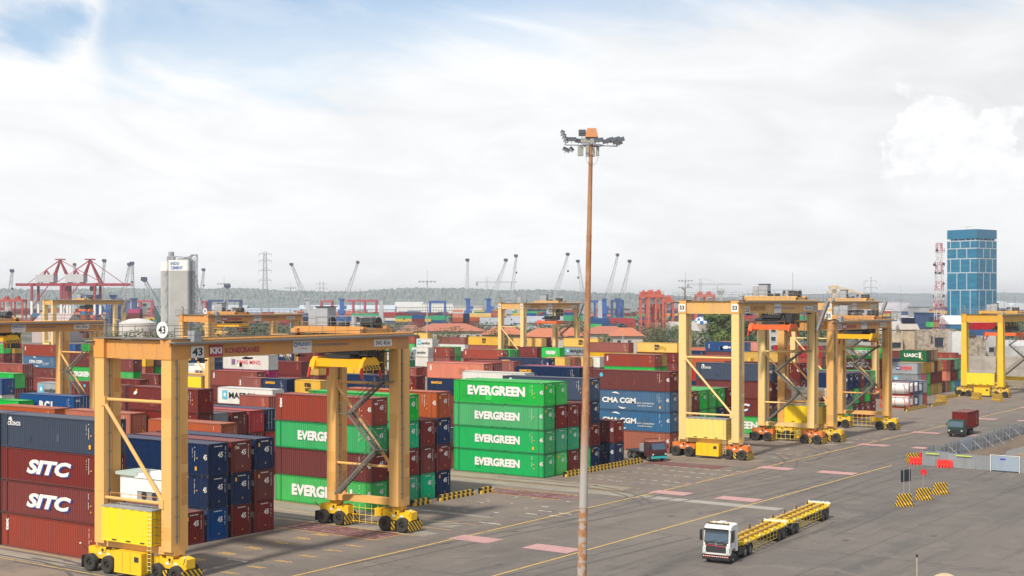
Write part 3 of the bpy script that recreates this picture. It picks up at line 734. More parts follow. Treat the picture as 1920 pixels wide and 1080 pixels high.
def gantry(x,yn,yf,zt,kind,label,num='',yaw=0.0,trolley=None,spread=None,sz=15.2,detail=2,half=4.0,signs=True,power='near',owner=True,sl=8.0,hoz=True):
    """x centre between legs, yn/yf leg lines, zt girder top"""
    c=crane_mats(kind); t=thing('gantry_crane',label,'gantry crane',(x,yn,0),yaw,'gantry cranes over the container blocks')
    S=yf-yn; lw=.54; lt=.85; gh=1.15 if kind=='old' else 1.45; zb=zt-gh
    mp=c['p']; tint=(0,)
    # --- legs
    for side,y0 in (('n',0),('f',S)):
        sg=-1 if side=='n' else 1
        for sx in (-1,1):
            mb=MB(); cx=sx*half
            tp=0 if kind!='rmg' else .35
            mb.tbox(cx-lw-tp*.4,cx+lw+tp*.4,y0-lt,y0+lt,2.35,zb+(.05 if side=='n' else -.001),tp*.4,0)
            if detail>1:
                for zz in (6.5,11.0,zb-.8): mb.box(cx-lw-.012,cx+lw+.012,y0-lt-.012,y0+lt+.012,zz,zz+.03)
                mb.box(cx+lw,cx+lw+.10,y0-lt+.45,y0-lt+.55,3,zb,1); mb.box(cx+lw,cx+lw+.06,y0-.02,y0+.10,3,zb,0)
                for i in range(9): mb.box(cx+lw,cx+lw+.14,y0-lt+.40,y0-lt+.60,3.5+i*1.5,3.6+i*1.5,1)
            if detail>1:
                rz_=random.Random(int(x*7+cx*3+y0)); z_=3.2
                while z_<zb-2:
                    hgt_=rz_.uniform(.8,2.6)
                    if rz_.random()<.4: mb.box(cx+lw,cx+lw+.003,y0+.12,y0+lt-.02,z_,z_+hgt_,2)
                    if rz_.random()<.3: mb.box(cx-lw+.02,cx+lw-.02,y0-lt-.004,y0-lt,z_,z_+hgt_,3)
                    z_+=hgt_+rz_.uniform(.5,2)
            mb.prism([(cx-lw,2.4),(cx+lw,2.4),(cx+sx*.0,1.45)],y0-.25,y0+.25,'y') 
            mb.build('leg',[mp,M_stair,c['g'],mat('crane_repaint_'+kind,tuple(v*.9 for v in (c_p[kind])),.5,.4,.8,rust=.2,rustc=(.36,.15,.05),spec=.25)],t)
    # --- head blocks and portal (cross) beams
    for y0 in (0,S):
        mb=MB(); zz1=zt+.35
        if y0==0:
            mb.box(-half+.58,half-.58,-.62,.62,zb-.05,zz1-.1)
            for sx in (-1,1): mb.box(sx*half-lw-.06,sx*half+lw+.06,-lt-.06,lt+.06,zb-.02,zz1); 
            for i in range(4): mb.box(-half+1.6+i*1.55,-half+1.63+i*1.55,-.635,.635,zb,zz1-.12)
            mb.box(-half-.75,half+.75,-lt-.10,lt+.10,zz1,zz1+.06,1)
        else:
            mb.box(-half+.58,half-.58,-.55,.55,zb+.1,zt-.1)
        mb.build('portal_beam',[c['g'],M_rail],t)
    # --- girders
    for sx in (-1,1):
        mb=MB(); cx=sx*half; g0=lt+.07; g1=S+.92
        mb.box(cx-.42,cx+.42,g0,g1,zb,zt)
        nrib=int((g1-g0)/2.2)
        for i in range(nrib+1):
            yy=g0+.3+i*(g1-g0-.6)/nrib; mb.box(cx-.435,cx+.435,yy,yy+.03,zb+.03,zt-.03)
        mb.box(cx-.55,cx+.55,g0,g1+.05,zt,zt+.05)
        mb.build('girder',c['g'],t)
        mb=MB(); mb.box(cx-.08,cx+.08,g0-1.2,g1,zt+.05,zt+.20,0)
        ox=cx+sx*.42
        mb.box(min(ox,ox+sx*.85),max(ox,ox+sx*.85),-1.2,g1+.3,zt+.10,zt+.16,1); mb.box(min(ox+sx*.80,ox+sx*.87),max(ox+sx*.80,ox+sx*.87),-1.2,g1+.3,zt-.02,zt+.10,0)
        if sx>0:
            mb.tube((cx+.75,g0,zt+.30),(cx+.75,g1,zt+.30),.13,6,2); mb.tube((cx+.62,g0,zt+.02),(cx+.62,g1,zt+.02),.07,6,0)
        mb.build('walkway',[M_rail,M_walk,c['g']],t)
        mb=MB(); rail(mb,(ox+sx*.83,-1.2,zt+.16),(ox+sx*.83,g1+.3,zt+.16),1.05,1.7,.024,0)
        if sx>0: rail(mb,(-half-1.3,-1.15,zt+.4),(half+1.25,-1.15,zt+.4),1.05,1.5,.024); rail(mb,(-half-1.2,g1+.3,zt+.16),(half+1.2,g1+.3,zt+.16),1.05,1.6,.024)
        mb.build('railing',M_galv if kind!='old' else M_rail,t)
    if detail>1:   # floodlights under the girder
        for yy in (2.2,7.2,13.5,S-3):
            mb=MB(); mb.box(half+.35,half+.95,yy-.3,yy+.3,zb-.22,zb-.10); mb.tube((half+.3,yy,zb-.1),(half+.6,yy,zb-.05),.03,4); mb.box(half+.40,half+.9,yy-.25,yy+.25,zb-.25,zb-.22)
            mb.build('floodlight',M_dark,t)
    # --- sill beams, braces
    for y0 in (0,S):
        mb=MB()
        if y0==0:
            mb.box(-half-lw-.2,half+lw+.02,y0-.55,y0+.55,2.05,2.62)
        else:
            mb.box(-half+.4,half-.4,y0-.4,y0+.4,2.35,2.95)
            for sx in (-1,1): mb.prism([(sx*(half-.35),2.95),(sx*(half-1.1),2.7),(sx*(half-.35),3.6)],y0-.3,y0+.3,'y')
        mb.build('sill_beam',c['p'] if y0==0 else c['p'],t)
        mb=MB(); y1=y0-(.62 if y0==0 else .5)
        if kind=='rmg': mb.box(-half+.5,half-.5,y1,y1+.3,2.9,3.3); mb.build('brace',c['p'],t); continue
        mb.tube((-half+.5,y1,13.7 if kind!='rmg' else 12),(half-.5,y1,13.7 if kind!='rmg' else 12),.13,8); mb.tube((-half+.5,y1,5.95),(half-.5,y1,5.95),.13,8)
        mb.tube((-half+.55,y1-.14,13.4 if kind!='rmg' else 12),(half-.45,y1-.14,6.1),.15,8)
        for q in ((-half+.5,13.6),(half-.5,6.0)): mb.box(q[0]-.25,q[0]+.25,y1-.30,y1+.1,q[1]-.4,q[1]+.3)
        mb.build('brace',c['p'],t)
    # --- bogies
    for y0 in (0,S):
        for sx in (-1,1):
            cx=sx*half; mb=MB(); sg=-1 if y0==0 else -1
            prof=[(cx-1.75,1.15),(cx-1.75,1.85),(cx-1.05,2.0),(cx-.9,1.75),(cx+.9,1.75),(cx+1.05,2.0),(cx+1.75,1.85),(cx+1.75,1.15),(cx+1.2,.72),(cx+.6,1.0),(cx-.6,1.0),(cx-1.2,.72)]
            for ya,yb in ((-.16,.16),): mb.prism(prof,y0+ya-.28,y0+yb+.28,'y')
            mb.prism([(cx-lw,2.38),(cx+lw,2.38),(cx+.25,1.55),(cx-.25,1.55)],y0-.5,y0-.44,'y'); mb.prism([(cx-lw,2.38),(cx+lw,2.38),(cx+.25,1.55),(cx-.25,1.55)],y0+.44,y0+.5,'y')
            mb.tube((cx,y0-.55,1.72),(cx,y0+.55,1.72),.12,8,1); mb.tube((cx-1.02,y0-1.05,.72),(cx-1.02,y0+1.05,.72),.09,8,1); mb.tube((cx+1.02,y0-1.05,.72),(cx+1.02,y0+1.05,.72),.09,8,1)
            mb.box(cx-.5,cx-.15,y0-.48,y0-.44,1.3,1.5,2); mb.box(cx+.45,cx+.8,y0-.48,y0-.44,1.35,1.5,2)
            if y0==0 or detail>1: mb.tube((cx+sx*1.6,y0-.6,1.5),(cx+sx*2.1,y0-.9,2.1),.03,5,1); mb.box(cx+sx*2.1-.07,cx+sx*2.1+.07,y0-1.0,y0-.9,2.08,2.18,2)
            bo=mb.build('bogie',[c['b'],M_dark,M_white],t)
            for wx in (-1.02,1.02):
                for wy in (-.80,.80): put_wheel(bo,cx+wx,y0+wy,.70)
            mb=MB()
            mb.box(cx+1.82,cx+1.90,y0-1.05,y0+1.05,.18,1.02); 
            mb.build('striped_guard',M_hz,bo) if sx>0 or y0>0 else mb.build('wheel_guard',M_dark,bo)
            if sx>0:
                mb=MB(); mb.box(cx-.22,cx+.22,y0-1.0,y0-.9,.2,1.0); mb.build('striped_guard',M_hz,bo)
            if sx<0:
                mb=MB(); mb.box(cx-1.88,cx-1.80,y0-1.05,y0+1.05,.25,1.2); mb.build('wheel_guard',M_dark,bo)
    # --- power house (boxed generator) on the near side
    mb=MB(); px0,px1=-half+.75,half-1.15; py0,py1=-1.25,.55
    corr(mb,(px0,py0),(1,0),(0,-1),px1-px0,2.75,5.35,.92,.05); mb.box(px0,px1,py0+.055,py1,2.72,5.40)
    mb.box(px0-.02,px1+.02,py0-.02,py1,2.70,2.78); mb.box(px0-.02,px1+.02,py0-.02,py1+.02,5.35,5.45,1)
    for i in range(3): mb.box(px0+1.2+i*1.6,px0+1.7+i*1.6,py0-.03,py0,2.80,2.9,2)
    corr(mb,(px1,py0),(0,1),(1,0),py1-py0,2.75,5.35,.4,.04)
    ph=mb.build('power_house',[c['w'],M_greyp,M_dark],t)
    mb=MB()
    mb.box(-half+2.35,half-2.25,-1.35,-.05,.38,2.05,0); mb.box(half-2.25,half-2.21,-1.33,-.07,.45,2.0,0)
    for xx in (-half+3.25,-half+4.15): mb.box(xx,xx+.02,-1.362,-1.348,.5,2.0,2)
    mb.box(half-3.0,half-2.5,-1.37,-1.345,1.35,1.75,1); mb.box(-half+2.33,half-2.23,-1.36,-.04,.36,.48,0)
    mb.build('engine_cabinet',[mat('cabinet_paint',(0.84,0.52,0.01),.4,.25,1.2,rust=.06),M_glass,M_dark],t)
    mb=MB()                                                   # access ladder
    lx=half-1.55
    for s in (0,.42): mb.tube((lx+s,-1.35,.7),(lx+s,-1.35,5.3),.025,4)
    for i in range(15): mb.tube((lx,-1.35,.9+i*.3),(lx+.42,-1.35,.9+i*.3),.018,4,1)
    for s in (.55,.95): 
        for zz in (3.0,3.6,4.2,4.8): mb.tube((lx+s,-1.2,zz),(lx+1.3,-1.2,zz),.02,4,2)
    mb.build('ladder',[c['w'],M_white,M_dark],t)
    if kind=='old':
        mb=MB()                                              # white electrical house above
        mb.box(-half+1.35,-half+3.3,.1,2.2,5.9,7.75,0); mb.box(-half+1.0,-half+3.5,-.1,2.3,7.75,8.0,1)
        mb.box(-half+3.35,half-1.0,.1,2.2,5.9,6.6,2); mb.box(-half+3.3,half-.95,.0,2.25,6.6,7.65,0); mb.tbox(-half+3.2,half-.9,-.1,2.3,7.65,8.0,.15,.15,0)
        for i in range(3): mb.box(-half+3.7+i*1.2,-half+4.5+i*1.2,-.02,.0,6.8,7.4,0); mb.lathe([(0,0),(.33,0)],(-half+4.1+i*1.15,.09,6.25),'y',12,3)
        rail(mb,(-half+.9,-.5,5.45),(half-.8,-.5,5.45),.9,1.3,.025,4)
        mb.build('electrical_house',[M_white,mat('pale_green_paint',(.42,.52,.46),.5,.2,2),M_galv,M_dark,c['g']],t)
    # --- far side: cage and stairs
    mb=MB()
    for i in range(6): mb.tube((-half+2.2+i*.75,S-.2,.35),(-half+2.2+i*.75,S-.2,2.3),.035,4)
    for zz in (.5,1.15,1.8): mb.tube((-half+2.0,S-.2,zz),(half-1.9,S-.2,zz),.03,4)
    mb.box(half-2.4,half-1.6,S-.7,S+.4,1.3,2.0)
    mb.build('cage',c['b'] if kind=='old' else c['w'],t)
    mb=MB(); ys=S-1.6; xl,xr=-half+1.7,half-.75
    zl=[3.1,6.6,9.6,12.8,zb-1.0]; pos=[(xl,zl[0]),(xr-.3,zl[1]+.2),(xl+.9,zl[2]),(xr-.3,zl[3]),(xr+.1,zl[3])]
    flight(mb,(xl-.6,ys,zl[0]),(xr-.9,ys,zl[1]+1.0)); mb.box(xr-1.0,xr+.2,ys-.1,ys+.9,zl[1]+.95,zl[1]+1.0)
    flight(mb,(xr-.9,ys,zl[1]+1.0),(xl+.9,ys,zl[2]+1.2)); mb.box(xl-.1,xl+1.0,ys-.1,ys+.9,zl[2]+1.15,zl[2]+1.2); rail(mb,(xl-.1,ys-.1,zl[2]+1.2),(xl+1.0,ys-.1,zl[2]+1.2),1,.6)
    flight(mb,(xl+.9,ys,zl[2]+1.2),(xr-.2,ys,zl[3]+1.2)); mb.box(xr-.3,xr+.9,ys-.1,ys+.9,zl[3]+1.15,zl[3]+1.2); rail(mb,(xr-.3,ys-.1,zl[3]+1.2),(xr+.9,ys-.1,zl[3]+1.2),1,.6)
    for s in (0,.9):
        for xx in (xr+.1,xr+.8): mb.tube((xx,ys+s,zl[3]+1.2),(xx,ys+s,zb),.03,4)
    for i in range(4): mb.tube((xr+.1,ys,zl[3]+1.6+i*.7),(xr+.8,ys,zl[3]+1.6+i*.7),.02,4)
    mb.build('staircase',M_stair,t)
    if kind=='new':
        mb=MB(); flight(mb,(half+.7,S-.5,zb-2.6),(half+2.6,S-.5,zt+.2)); mb.box(half+.5,half+3,S-.6,S+.6,zb-2.65,zb-2.6); rail(mb,(half+3,S-.6,zb-2.6),(half+3,S+.6,zb-2.6),1,.5)
        flight(mb,(half+1.3,S-1.5,zb-2.6),(half+2.9,S-1.5,zt+.2))
        mb.build('head_stair',M_galv,t)
    # --- trolley
    ty=trolley if trolley is not None else S-5
    mb=MB(); z0=zt+.22
    mb.box(-half-.35,half+.35,ty-1.9,ty-1.4,z0+.15,z0+.75,0); mb.box(-half-.35,half+.35,ty+1.4,ty+1.9,z0+.15,z0+.75,0)
    for sx in (-1,1):
        mb.box(sx*half-.35,sx*half+.35,ty-2.3,ty+2.3,z0+.1,z0+.55,0)
        for yy in (-1.8,1.8): mb.tube((sx*half-.12,ty+yy,z0+.05),(sx*half+.12,ty+yy,z0+.05),.28,10,2)
    mb.box(-half+.3,half-.3,ty-1.4,ty+1.4,z0+.55,z0+.62,1)
    tr=mb.build('trolley',[c['g'],M_walk,M_dark],t)
    mb=MB()
    for yy in (-1.3,1.3):
        pr=[(.0,-1.3),(.50,-1.3),(.50,-1.2)]+sum([[(.38,-1.2+.1*i),(.42,-1.15+.1*i)] for i in range(24)],[])+[(.50,1.2),(.50,1.3),(0,1.3)]
        mb.lathe(pr,(.4+yy*1.6,ty+yy*.6,z0+1.1),'x',16)
    mb.build('rope_drum',M_dark,tr)
    mb=MB(); mb.box(-1.9,-.5,ty-1.4,ty-.2,z0+.62,z0+2.5,0); mb.box(-2.0,-.4,ty-1.5,ty-.1,z0+2.5,z0+2.58,1); MG=[mat('machinery_grey',(.36,.38,.41),.5,.25,2),M_dark,M_orange]; mb.build('machinery_cabinet',MG,tr); mb=MB(); mb.box(-2.9,-2.0,ty-1.3,ty-.6,z0+.62,z0+2.2,0); mb.build('control_cabinet',MG,tr); mb=MB()
    mb.box(1.2,2.3,ty+1.6,ty+2.2,z0+.62,z0+1.6,0); mb.build('brake_box',MG,tr); mb=MB(); mb.tube((2.6,ty-1.3,z0+.6),(2.6,ty-1.3,z0+1.7),.25,8,0); mb.build('filter_drum',MG,tr); mb=MB(); mb.box(-3.3,-2.9,ty+.5,ty+1.3,z0+.62,z0+1.35,0); mb.build('resistor_box',[c['s']],tr)
    for q in range(6):
        mb=MB(); xx=-3.2+q*1.2; yy=ty+.1+(q%3)*.45; mb.tube((xx-.3,yy,z0+.95),(xx+.35,yy,z0+.95),.2+.05*(q%2),10,q%2); mb.box(xx-.25,xx+.25,yy-.2,yy+.2,z0+.62,z0+.75,q%2); mb.build('hoist_motor',MG,tr)
    mb=MB(); rail(mb,(-half+.3,ty-1.5,z0+.62),(half-.3,ty-1.5,z0+.62)); rail(mb,(half-.3,ty-1.5,z0+.62),(half-.3,ty+1.5,z0+.62)); rail(mb,(-half+.3,ty+1.5,z0+.62),(half-.3,ty+1.5,z0+.62))
    mb.build('railing',M_galv,tr)
    # operator cabin under the trolley
    mb=MB(); cx=half-2.3; cy=ty+1.9; mb.box(cx-.8,cx+.8,cy-.1,cy+1.6,zb-2.3,zb-.15,1)
    for a_,b_ in ((cx-.82,cx-.76),(cx+.76,cx+.82)):
        for ya,yb in ((cy-.12,cy-.04),(cy+1.54,cy+1.62)): mb.box(a_,b_,ya,yb,zb-2.35,zb+.3,0)
    mb.box(cx-.82,cx+.82,cy-.12,cy+1.62,zb-1.35,zb-1.25,0); mb.box(cx-.9,cx+.9,cy-.2,cy+1.7,zb-.2,zb-.1,0); mb.box(cx-.05,cx+.05,cy-.13,cy-.10,zb-2.3,zb-.2,0)
    mb.build('cabin',[c['w'],M_glass],tr)
    # --- spreader
    sy=spread if spread is not None else ty
    zs=sz; h_=sl/2; mb=MB()
    mb.box(-h_,h_,sy-.85,sy-.35,zs+.25,zs+1.0,0); mb.box(-h_,h_,sy+.35,sy+.85,zs+.25,zs+1.0,0)
    for sx in (-1,1):
        mb.prism([(sy-1.25,zs),(sy+1.25,zs),(sy+1.0,zs+.75),(sy+.6,zs+1.15),(sy-.6,zs+1.15),(sy-1.0,zs+.75)],sx*h_-.3,sx*h_+.3,'x',0)
        mb.box(sx*h_+.31 if sx>0 else -h_-.33,h_+.33 if sx>0 else -h_-.31,sy-1.1,sy+1.1,zs+.05,zs+.45,3)
        for s2 in (-1,1):
            mb.beam((sx*(h_+.1),sy+s2*1.25,zs+.2),(sx*(h_+.25),sy+s2*1.35,zs-.75),.16,.22,2)
    mb.box(-1.4,1.4,sy-.9,sy+.9,zs+1.05,zs+1.4,1)
    spo=mb.build('spreader',[c['s'],M_dark,M_red,M_hz],t)
    mb=MB(); mb.box(-2.3,2.3,sy-.6,sy+.6,zs+1.45,zs+2.0); mb.box(-1.5,1.6,sy-.9,sy+.9,zs+2.0,zs+2.5); 
    for xx in (-1.8,-.6,.6,1.8): mb.lathe([(0,-.15),(.42,-.15),(.42,.15),(0,.15)],(xx,sy,zs+2.0),'x' if abs(xx)>1 else 'y',14)
    mb.tube((-2.6,sy-.5,zs+1.75),(1.0,sy-.5,zs+1.75),.2,8); mb.box(2.2,3.3,sy-.5,sy+.5,zs+1.3,zs+2.6)
    mb.build('headblock',M_dark,spo)
    mb=MB()
    for xx in (-1.9,-1.6,-.7,.7,1.6,1.9):
        for yy in (-.4,.4): mb.tube((xx,sy+yy,zs+2.1),(xx*1.15,sy+yy*2,zt+.6),.018,3,cap=False)
    # festoon bundle
    for q in range(14): mb.tube((-1.6+q*.33,sy+1.6,zb-.05),(-1.5+q*.33,sy+1.6,zb-1.0-.4*((q*7)%5)/5),.07,5)
    mb.build('hoist_rope',M_dark,spo)
    # --- signs
    if num and signs:
        mb=MB(); gx=half+.46
        SG=[M_white,M_black,mat('faded_magenta',(.42,.045,.085),.6,.3,3),mat('sign_blue',(.02,.12,.35),.6,.1),mat('faded_brown_letters',(.35,.14,.05),.6,.2),M_red]
        def plate(y0,y1,z0_,z1_,tx=None,m=1,mm=0,**k):
            mb.box(gx-.02,gx,y0,y1,z0_,z1_,mm)
            if tx: mb.text(tx,(gx+.006,y0+(y1-y0)*.1,z0_+(z1_-z0_)*.16),(0,1,0),(0,0,1),(y1-y0)*.8,(z1_-z0_)*.68,m,bold=.03)
        sc2=1.0
        plate(lt+.4,lt+1.75,zb+.05,zb+.95,num)
        mb.build('number_plate',SG,t); mb=MB()
        y=lt+2.3
        if kind=='old':
            mb.box(gx-.02,gx,y,y+1.5,zb+.08,zb+.98,2); mb.text('KKI',(gx+.006,y+.12,zb+.3),(0,1,0),(0,0,1),1.25,.5,0,bold=.05); mb.build('maker_badge',SG,t); mb=MB()
            mb.text('KONECRANES',(gx-.015,y+1.75,zb+.28),(0,1,0),(0,0,1),3.9,.45,2,bold=.04); mb.build('maker_lettering',SG,t); mb=MB()
            y2=S*.46
        else:
            mb.text('KONECRANES',(gx-.015,y,zb+.35),(0,1,0),(0,0,1),4.6,.7,4,bold=.01); mb.build('maker_lettering',SG,t); mb=MB(); y2=S*.42
        mb.box(gx-.02,gx,y2,y2+2.3,zb+.03,zt-.08,0); mb.text('PELINDO',(gx+.006,y2+.55,zb+.62),(0,1,0),(0,0,1),1.65,.32,3,bold=.03)
        mb.lathe([(.12,0),(.22,0)],(gx+.006,y2+.3,zb+.75),'x',12,3)
        mb.text('PT TERMINAL',(gx+.006,y2+.6,zb+.33),(0,1,0),(0,0,1),1.2,.14,5); mb.build('owner_board',SG,t); mb=MB(); mb.text('PT TERMINAL PETIKEMAS SURABAYA',(gx-.015,y2+2.5,zb+.55),(0,1,0),(0,0,1),4.8,.22,3)
        mb.build('owner_lettering',SG,t); mb=MB(); y3=S-4.3; mb.box(gx-.02,gx,y3,y3+2.6 if kind=='old' else y3+3.2,zb+.3,zb+.95,0); mb.text('SWL 40.6t',(gx+.006,y3+.25,zb+.42),(0,1,0),(0,0,1),2.1 if kind=='old' else 2.7,.38,1,bold=.02)
        mb.build('load_plate',SG,t)
        if kind!='old': mb=MB(); plate(S-.7,S+.5,zb+.15,zb+1.1,num); mb.build('number_plate',SG,t)
        if kind=='new':
            for sx in (-1,1):
                mb=MB(); cx=sx*half; yy=-lt-.075; mb.box(cx-.5,cx+.5,yy-.02,yy,zb+.25,zb+1.3,0); mb.text(num,(cx-.36,yy-.026,zb+.48),(1,0,0),(0,0,1),.72,.6,1,bold=.04)
                mb.build('number_plate',[M_white,M_black],t)
        else:
            mb=MB(); cx=half-.1; pts=[(cx+.62*math.cos(math.pi*i/10),zt+1.1+.62*math.sin(math.pi*i/10)) for i in range(20)]
            mb.prism(pts,-lt-.32,-lt-.28,'y',0); mb.text(num,(cx-.42,-lt-.325,zt+.8),(1,0,0),(0,0,1),.8,.6,1,bold=.03); mb.tube((cx,-lt-.3,zt+.3),(cx,-lt-.3,zt+.6),.04,4,2)
            mb.build('number_plate',[M_white,M_black,M_rail],t)
    # odd bits on the head: exhaust pipe, junction box, aerial
    mb=MB(); mb.tube((-half+.1,-.3,zt+.4),(-half+.1,-.3,zt+1.8),.12,8); mb.tube((-half+.1,-.3,zt+1.8),(-half-.35,-.3,zt+2.1),.14,8)
    mb.build('exhaust_pipe',[M_rail,M_greyp],t); mb=MB()
    mb.box(half-.4 if kind!='old' else half+.45,half+.2 if kind!='old' else half+1.25,.9,1.6,zt+.17,zt+1.0,1); mb.build('junction_box',[M_rail,M_greyp],t); mb=MB(); mb.tube((half-.5,ty-1.3,zt+.8),(half-.5,ty-1.3,zt+4.4),.03,4)
    mb.build('aerial',[M_rail,M_greyp],t)
    return t
gantry(-85.85,71.4,99.2,18.15,'old','tall yellow gantry crane nearest the camera, numbered 43 on a white plate','43',yaw=R_(1.8),trolley=24.0,spread=24.4,sz=15.1,sl=6.0,half=3.8)
gantry(-86.6,170.0,195.4,21.15,'new','pale yellow gantry crane numbered 53 with orange bogies and orange spreader','53',trolley=20.5,spread=20.0,sz=16.9,sl=6.4)
gantry(-85.4,199.9,223.6,18.05,'old','ochre gantry crane with yellow spreader standing right behind crane 53','35',trolley=19,spread=19.8,sz=14.9,sl=6.2)
gantry(-113.3,267.8,293.0,21.0,'new','pale gantry crane numbered 52, its top showing above the crane behind 53','52',trolley=21,spread=19,sz=17.2)
gantry(-172.6,104.6,132.0,18.15,'old','ochre gantry crane at the left edge behind crane 43, cut by the frame','41',trolley=12.0,spread=13.0,sz=15.5)
gantry(-224.4,201.6,228.4,18.1,'old','ochre gantry crane seen over the girder of crane 43, numbered 39','39',trolley=9.0,spread=10,sz=15.5)
gantry(-233.4,331.0,360.0,20.4,'new','pale gantry crane in mid distance with bright orange spreader left of the lamp mast','50',trolley=20,spread=20,sz=14.2)
_p=at(150,540); gantry(_p[0],_p[1]-14,_p[1]+19,21.3,'new','distant yellow gantry crane over the far left container rows','',trolley=16,spread=16,sz=17,detail=1,half=2.6,signs=False)
gantry(-91.8,312.5,339.5,18.1,'rmg','bright yellow gantry crane with tapered legs at the right edge of the yard','25',trolley=14,spread=16,sz=13.0,signs=False)
# ================================================================== ground
def ground_mat():
    m=bpy.data.materials.new('asphalt'); m.use_nodes=True; t=m.node_tree; b=t.nodes['Principled BSDF']; L=t.links.new
    b.inputs['Roughness'].default_value=.85; b.inputs['Specular IOR Level'].default_value=.3
    co=t.nodes.new('ShaderNodeTexCoord')
    def mp(s,rz=0):
        n=t.nodes.new('ShaderNodeMapping'); n.inputs['Scale'].default_value=s; n.inputs['Rotation'].default_value=(0,0,rz); L(co.outputs['Object'],n.inputs[0]); return n.outputs[0]
    def nz(v,s,d=6,r=.6,dist=0):
        n=t.nodes.new('ShaderNodeTexNoise'); n.inputs['Scale'].default_value=s; n.inputs['Detail'].default_value=d; n.inputs['Roughness'].default_value=r; n.inputs['Distortion'].default_value=dist; L(v,n.inputs['Vector']); return n.outputs['Fac']
    def rg(v,a,b_,c=0,d=1):
        n=t.nodes.new('ShaderNodeMapRange'); L(v,n.inputs[0]); n.inputs[1].default_value=a; n.inputs[2].default_value=b_; n.inputs[3].default_value=c; n.inputs[4].default_value=d; return n.outputs[0]
    def mix(f,a,b_,mode='MIX'):
        n=t.nodes.new('ShaderNodeMix'); n.data_type='RGBA'; n.blend_type=mode
        if isinstance(f,float): n.inputs[0].default_value=f
        else: L(f,n.inputs[0])
        for i,v in ((6,a),(7,b_)):
            if isinstance(v,tuple): n.inputs[i].default_value=(*v,1)
            else: L(v,n.inputs[i])
        return n.outputs[2]
    big=nz(mp((1,1,1)),.028,7,.6,.6); mid=nz(mp((1,1,1)),.22,7,.65); fine=nz(mp((1,1,1)),2.6,8,.8)
    lane=nz(mp((1,.07,1)),.33,6,.65,.3); lane2=nz(mp((.06,1,1)),.4,6,.6,.2)
    c=mix(rg(big,.36,.66),(.118,.108,.101),(.175,.152,.130))
    c=mix(rg(mid,.40,.72,0,.62),c,(.19,.162,.135))
    c=mix(rg(lane,.50,.68,0,.72),c,(.075,.071,.068))
    trk=nz(mp((1,.02,1)),1.3,5,.7,.15); c=mix(rg(trk,.56,.68,0,.38),c,(.06,.057,.055))
    pt=nz(mp((.5,.5,.5)),.35,2,.4,1.5); c=mix(rg(pt,.60,.615,0,.35),c,(.085,.08,.077)); c=mix(rg(pt,.36,.35,0,.3),c,(.24,.21,.18))
    c=mix(rg(lane2,.55,.78,0,.40),c,(.19,.168,.14))
    # warm brown dust near the container ends (x from -95 to -75)
    s=t.nodes.new('ShaderNodeSeparateXYZ'); L(co.outputs['Object'],s.inputs[0])
    near=rg(s.outputs[0],-96,-64,1,0); warm=t.nodes.new('ShaderNodeMath'); warm.operation='MULTIPLY'; L(near,warm.inputs[0]); L(rg(mid,.35,.65,.25,1),warm.inputs[1])
    wm=t.nodes.new('ShaderNodeMath'); wm.operation='MULTIPLY'; L(warm.outputs[0],wm.inputs[0]); wm.inputs[1].default_value=.85
    c=mix(wm.outputs[0],c,(.31,.225,.165))
    # paving blocks: faint joints
    br=t.nodes.new('ShaderNodeTexBrick'); L(mp((1,1,1),R_(45)),br.inputs['Vector']); br.inputs['Scale'].default_value=1.6; br.inputs['Mortar Size'].default_value=.035
    br.inputs['Color1'].default_value=(1,1,1,1); br.inputs['Color2'].default_value=(.86,.86,.86,1); br.inputs['Mortar'].default_value=(.62,.62,.62,1)
    c=mix(.55,c,br.outputs['Color'],'MULTIPLY')
    c=mix(rg(fine,.30,.75,.0,.42),c,(.22,.20,.18))
    sp=nz(mp((1,1,1)),.8,3,.5); c=mix(rg(sp,.70,.74,0,.55),c,(.045,.042,.04))
    L(c,b.inputs['Base Color'])
    bp=t.nodes.new('ShaderNodeBump'); bp.inputs['Strength'].default_value=.25; L(fine,bp.inputs['Height']); L(bp.outputs[0],b.inputs['Normal'])
    return m
def worn(name,c,wear,scale=1.2,under=(.12,.11,.10)):
    m=bpy.data.materials.new(name); m.use_nodes=True; t=m.node_tree; b=t.nodes['Principled BSDF']; L=t.links.new; b.inputs['Roughness'].default_value=.8
    co=t.nodes.new('ShaderNodeTexCoord'); n=t.nodes.new('ShaderNodeTexNoise'); n.inputs['Scale'].default_value=scale; n.inputs['Detail'].default_value=8; n.inputs['Roughness'].default_value=.75; L(co.outputs['Object'],n.inputs['Vector'])
    r=t.nodes.new('ShaderNodeMapRange'); L(n.outputs['Fac'],r.inputs[0]); r.inputs[1].default_value=.62-wear*.3; r.inputs[2].default_value=.72-wear*.1
    x=t.nodes.new('ShaderNodeMix'); x.data_type='RGBA'; L(r.outputs[0],x.inputs[0]); x.inputs[6].default_value=(*c,1); x.inputs[7].default_value=(*under,1); L(x.outputs[2],b.inputs['Base Color']); return m
mb=MB(); mb.face([(-9000,-2500,0),(6000,-2500,0),(6000,11000,0),(-9000,11000,0)]); tag(mb.build('yard_ground',ground_mat()),kind='structure')
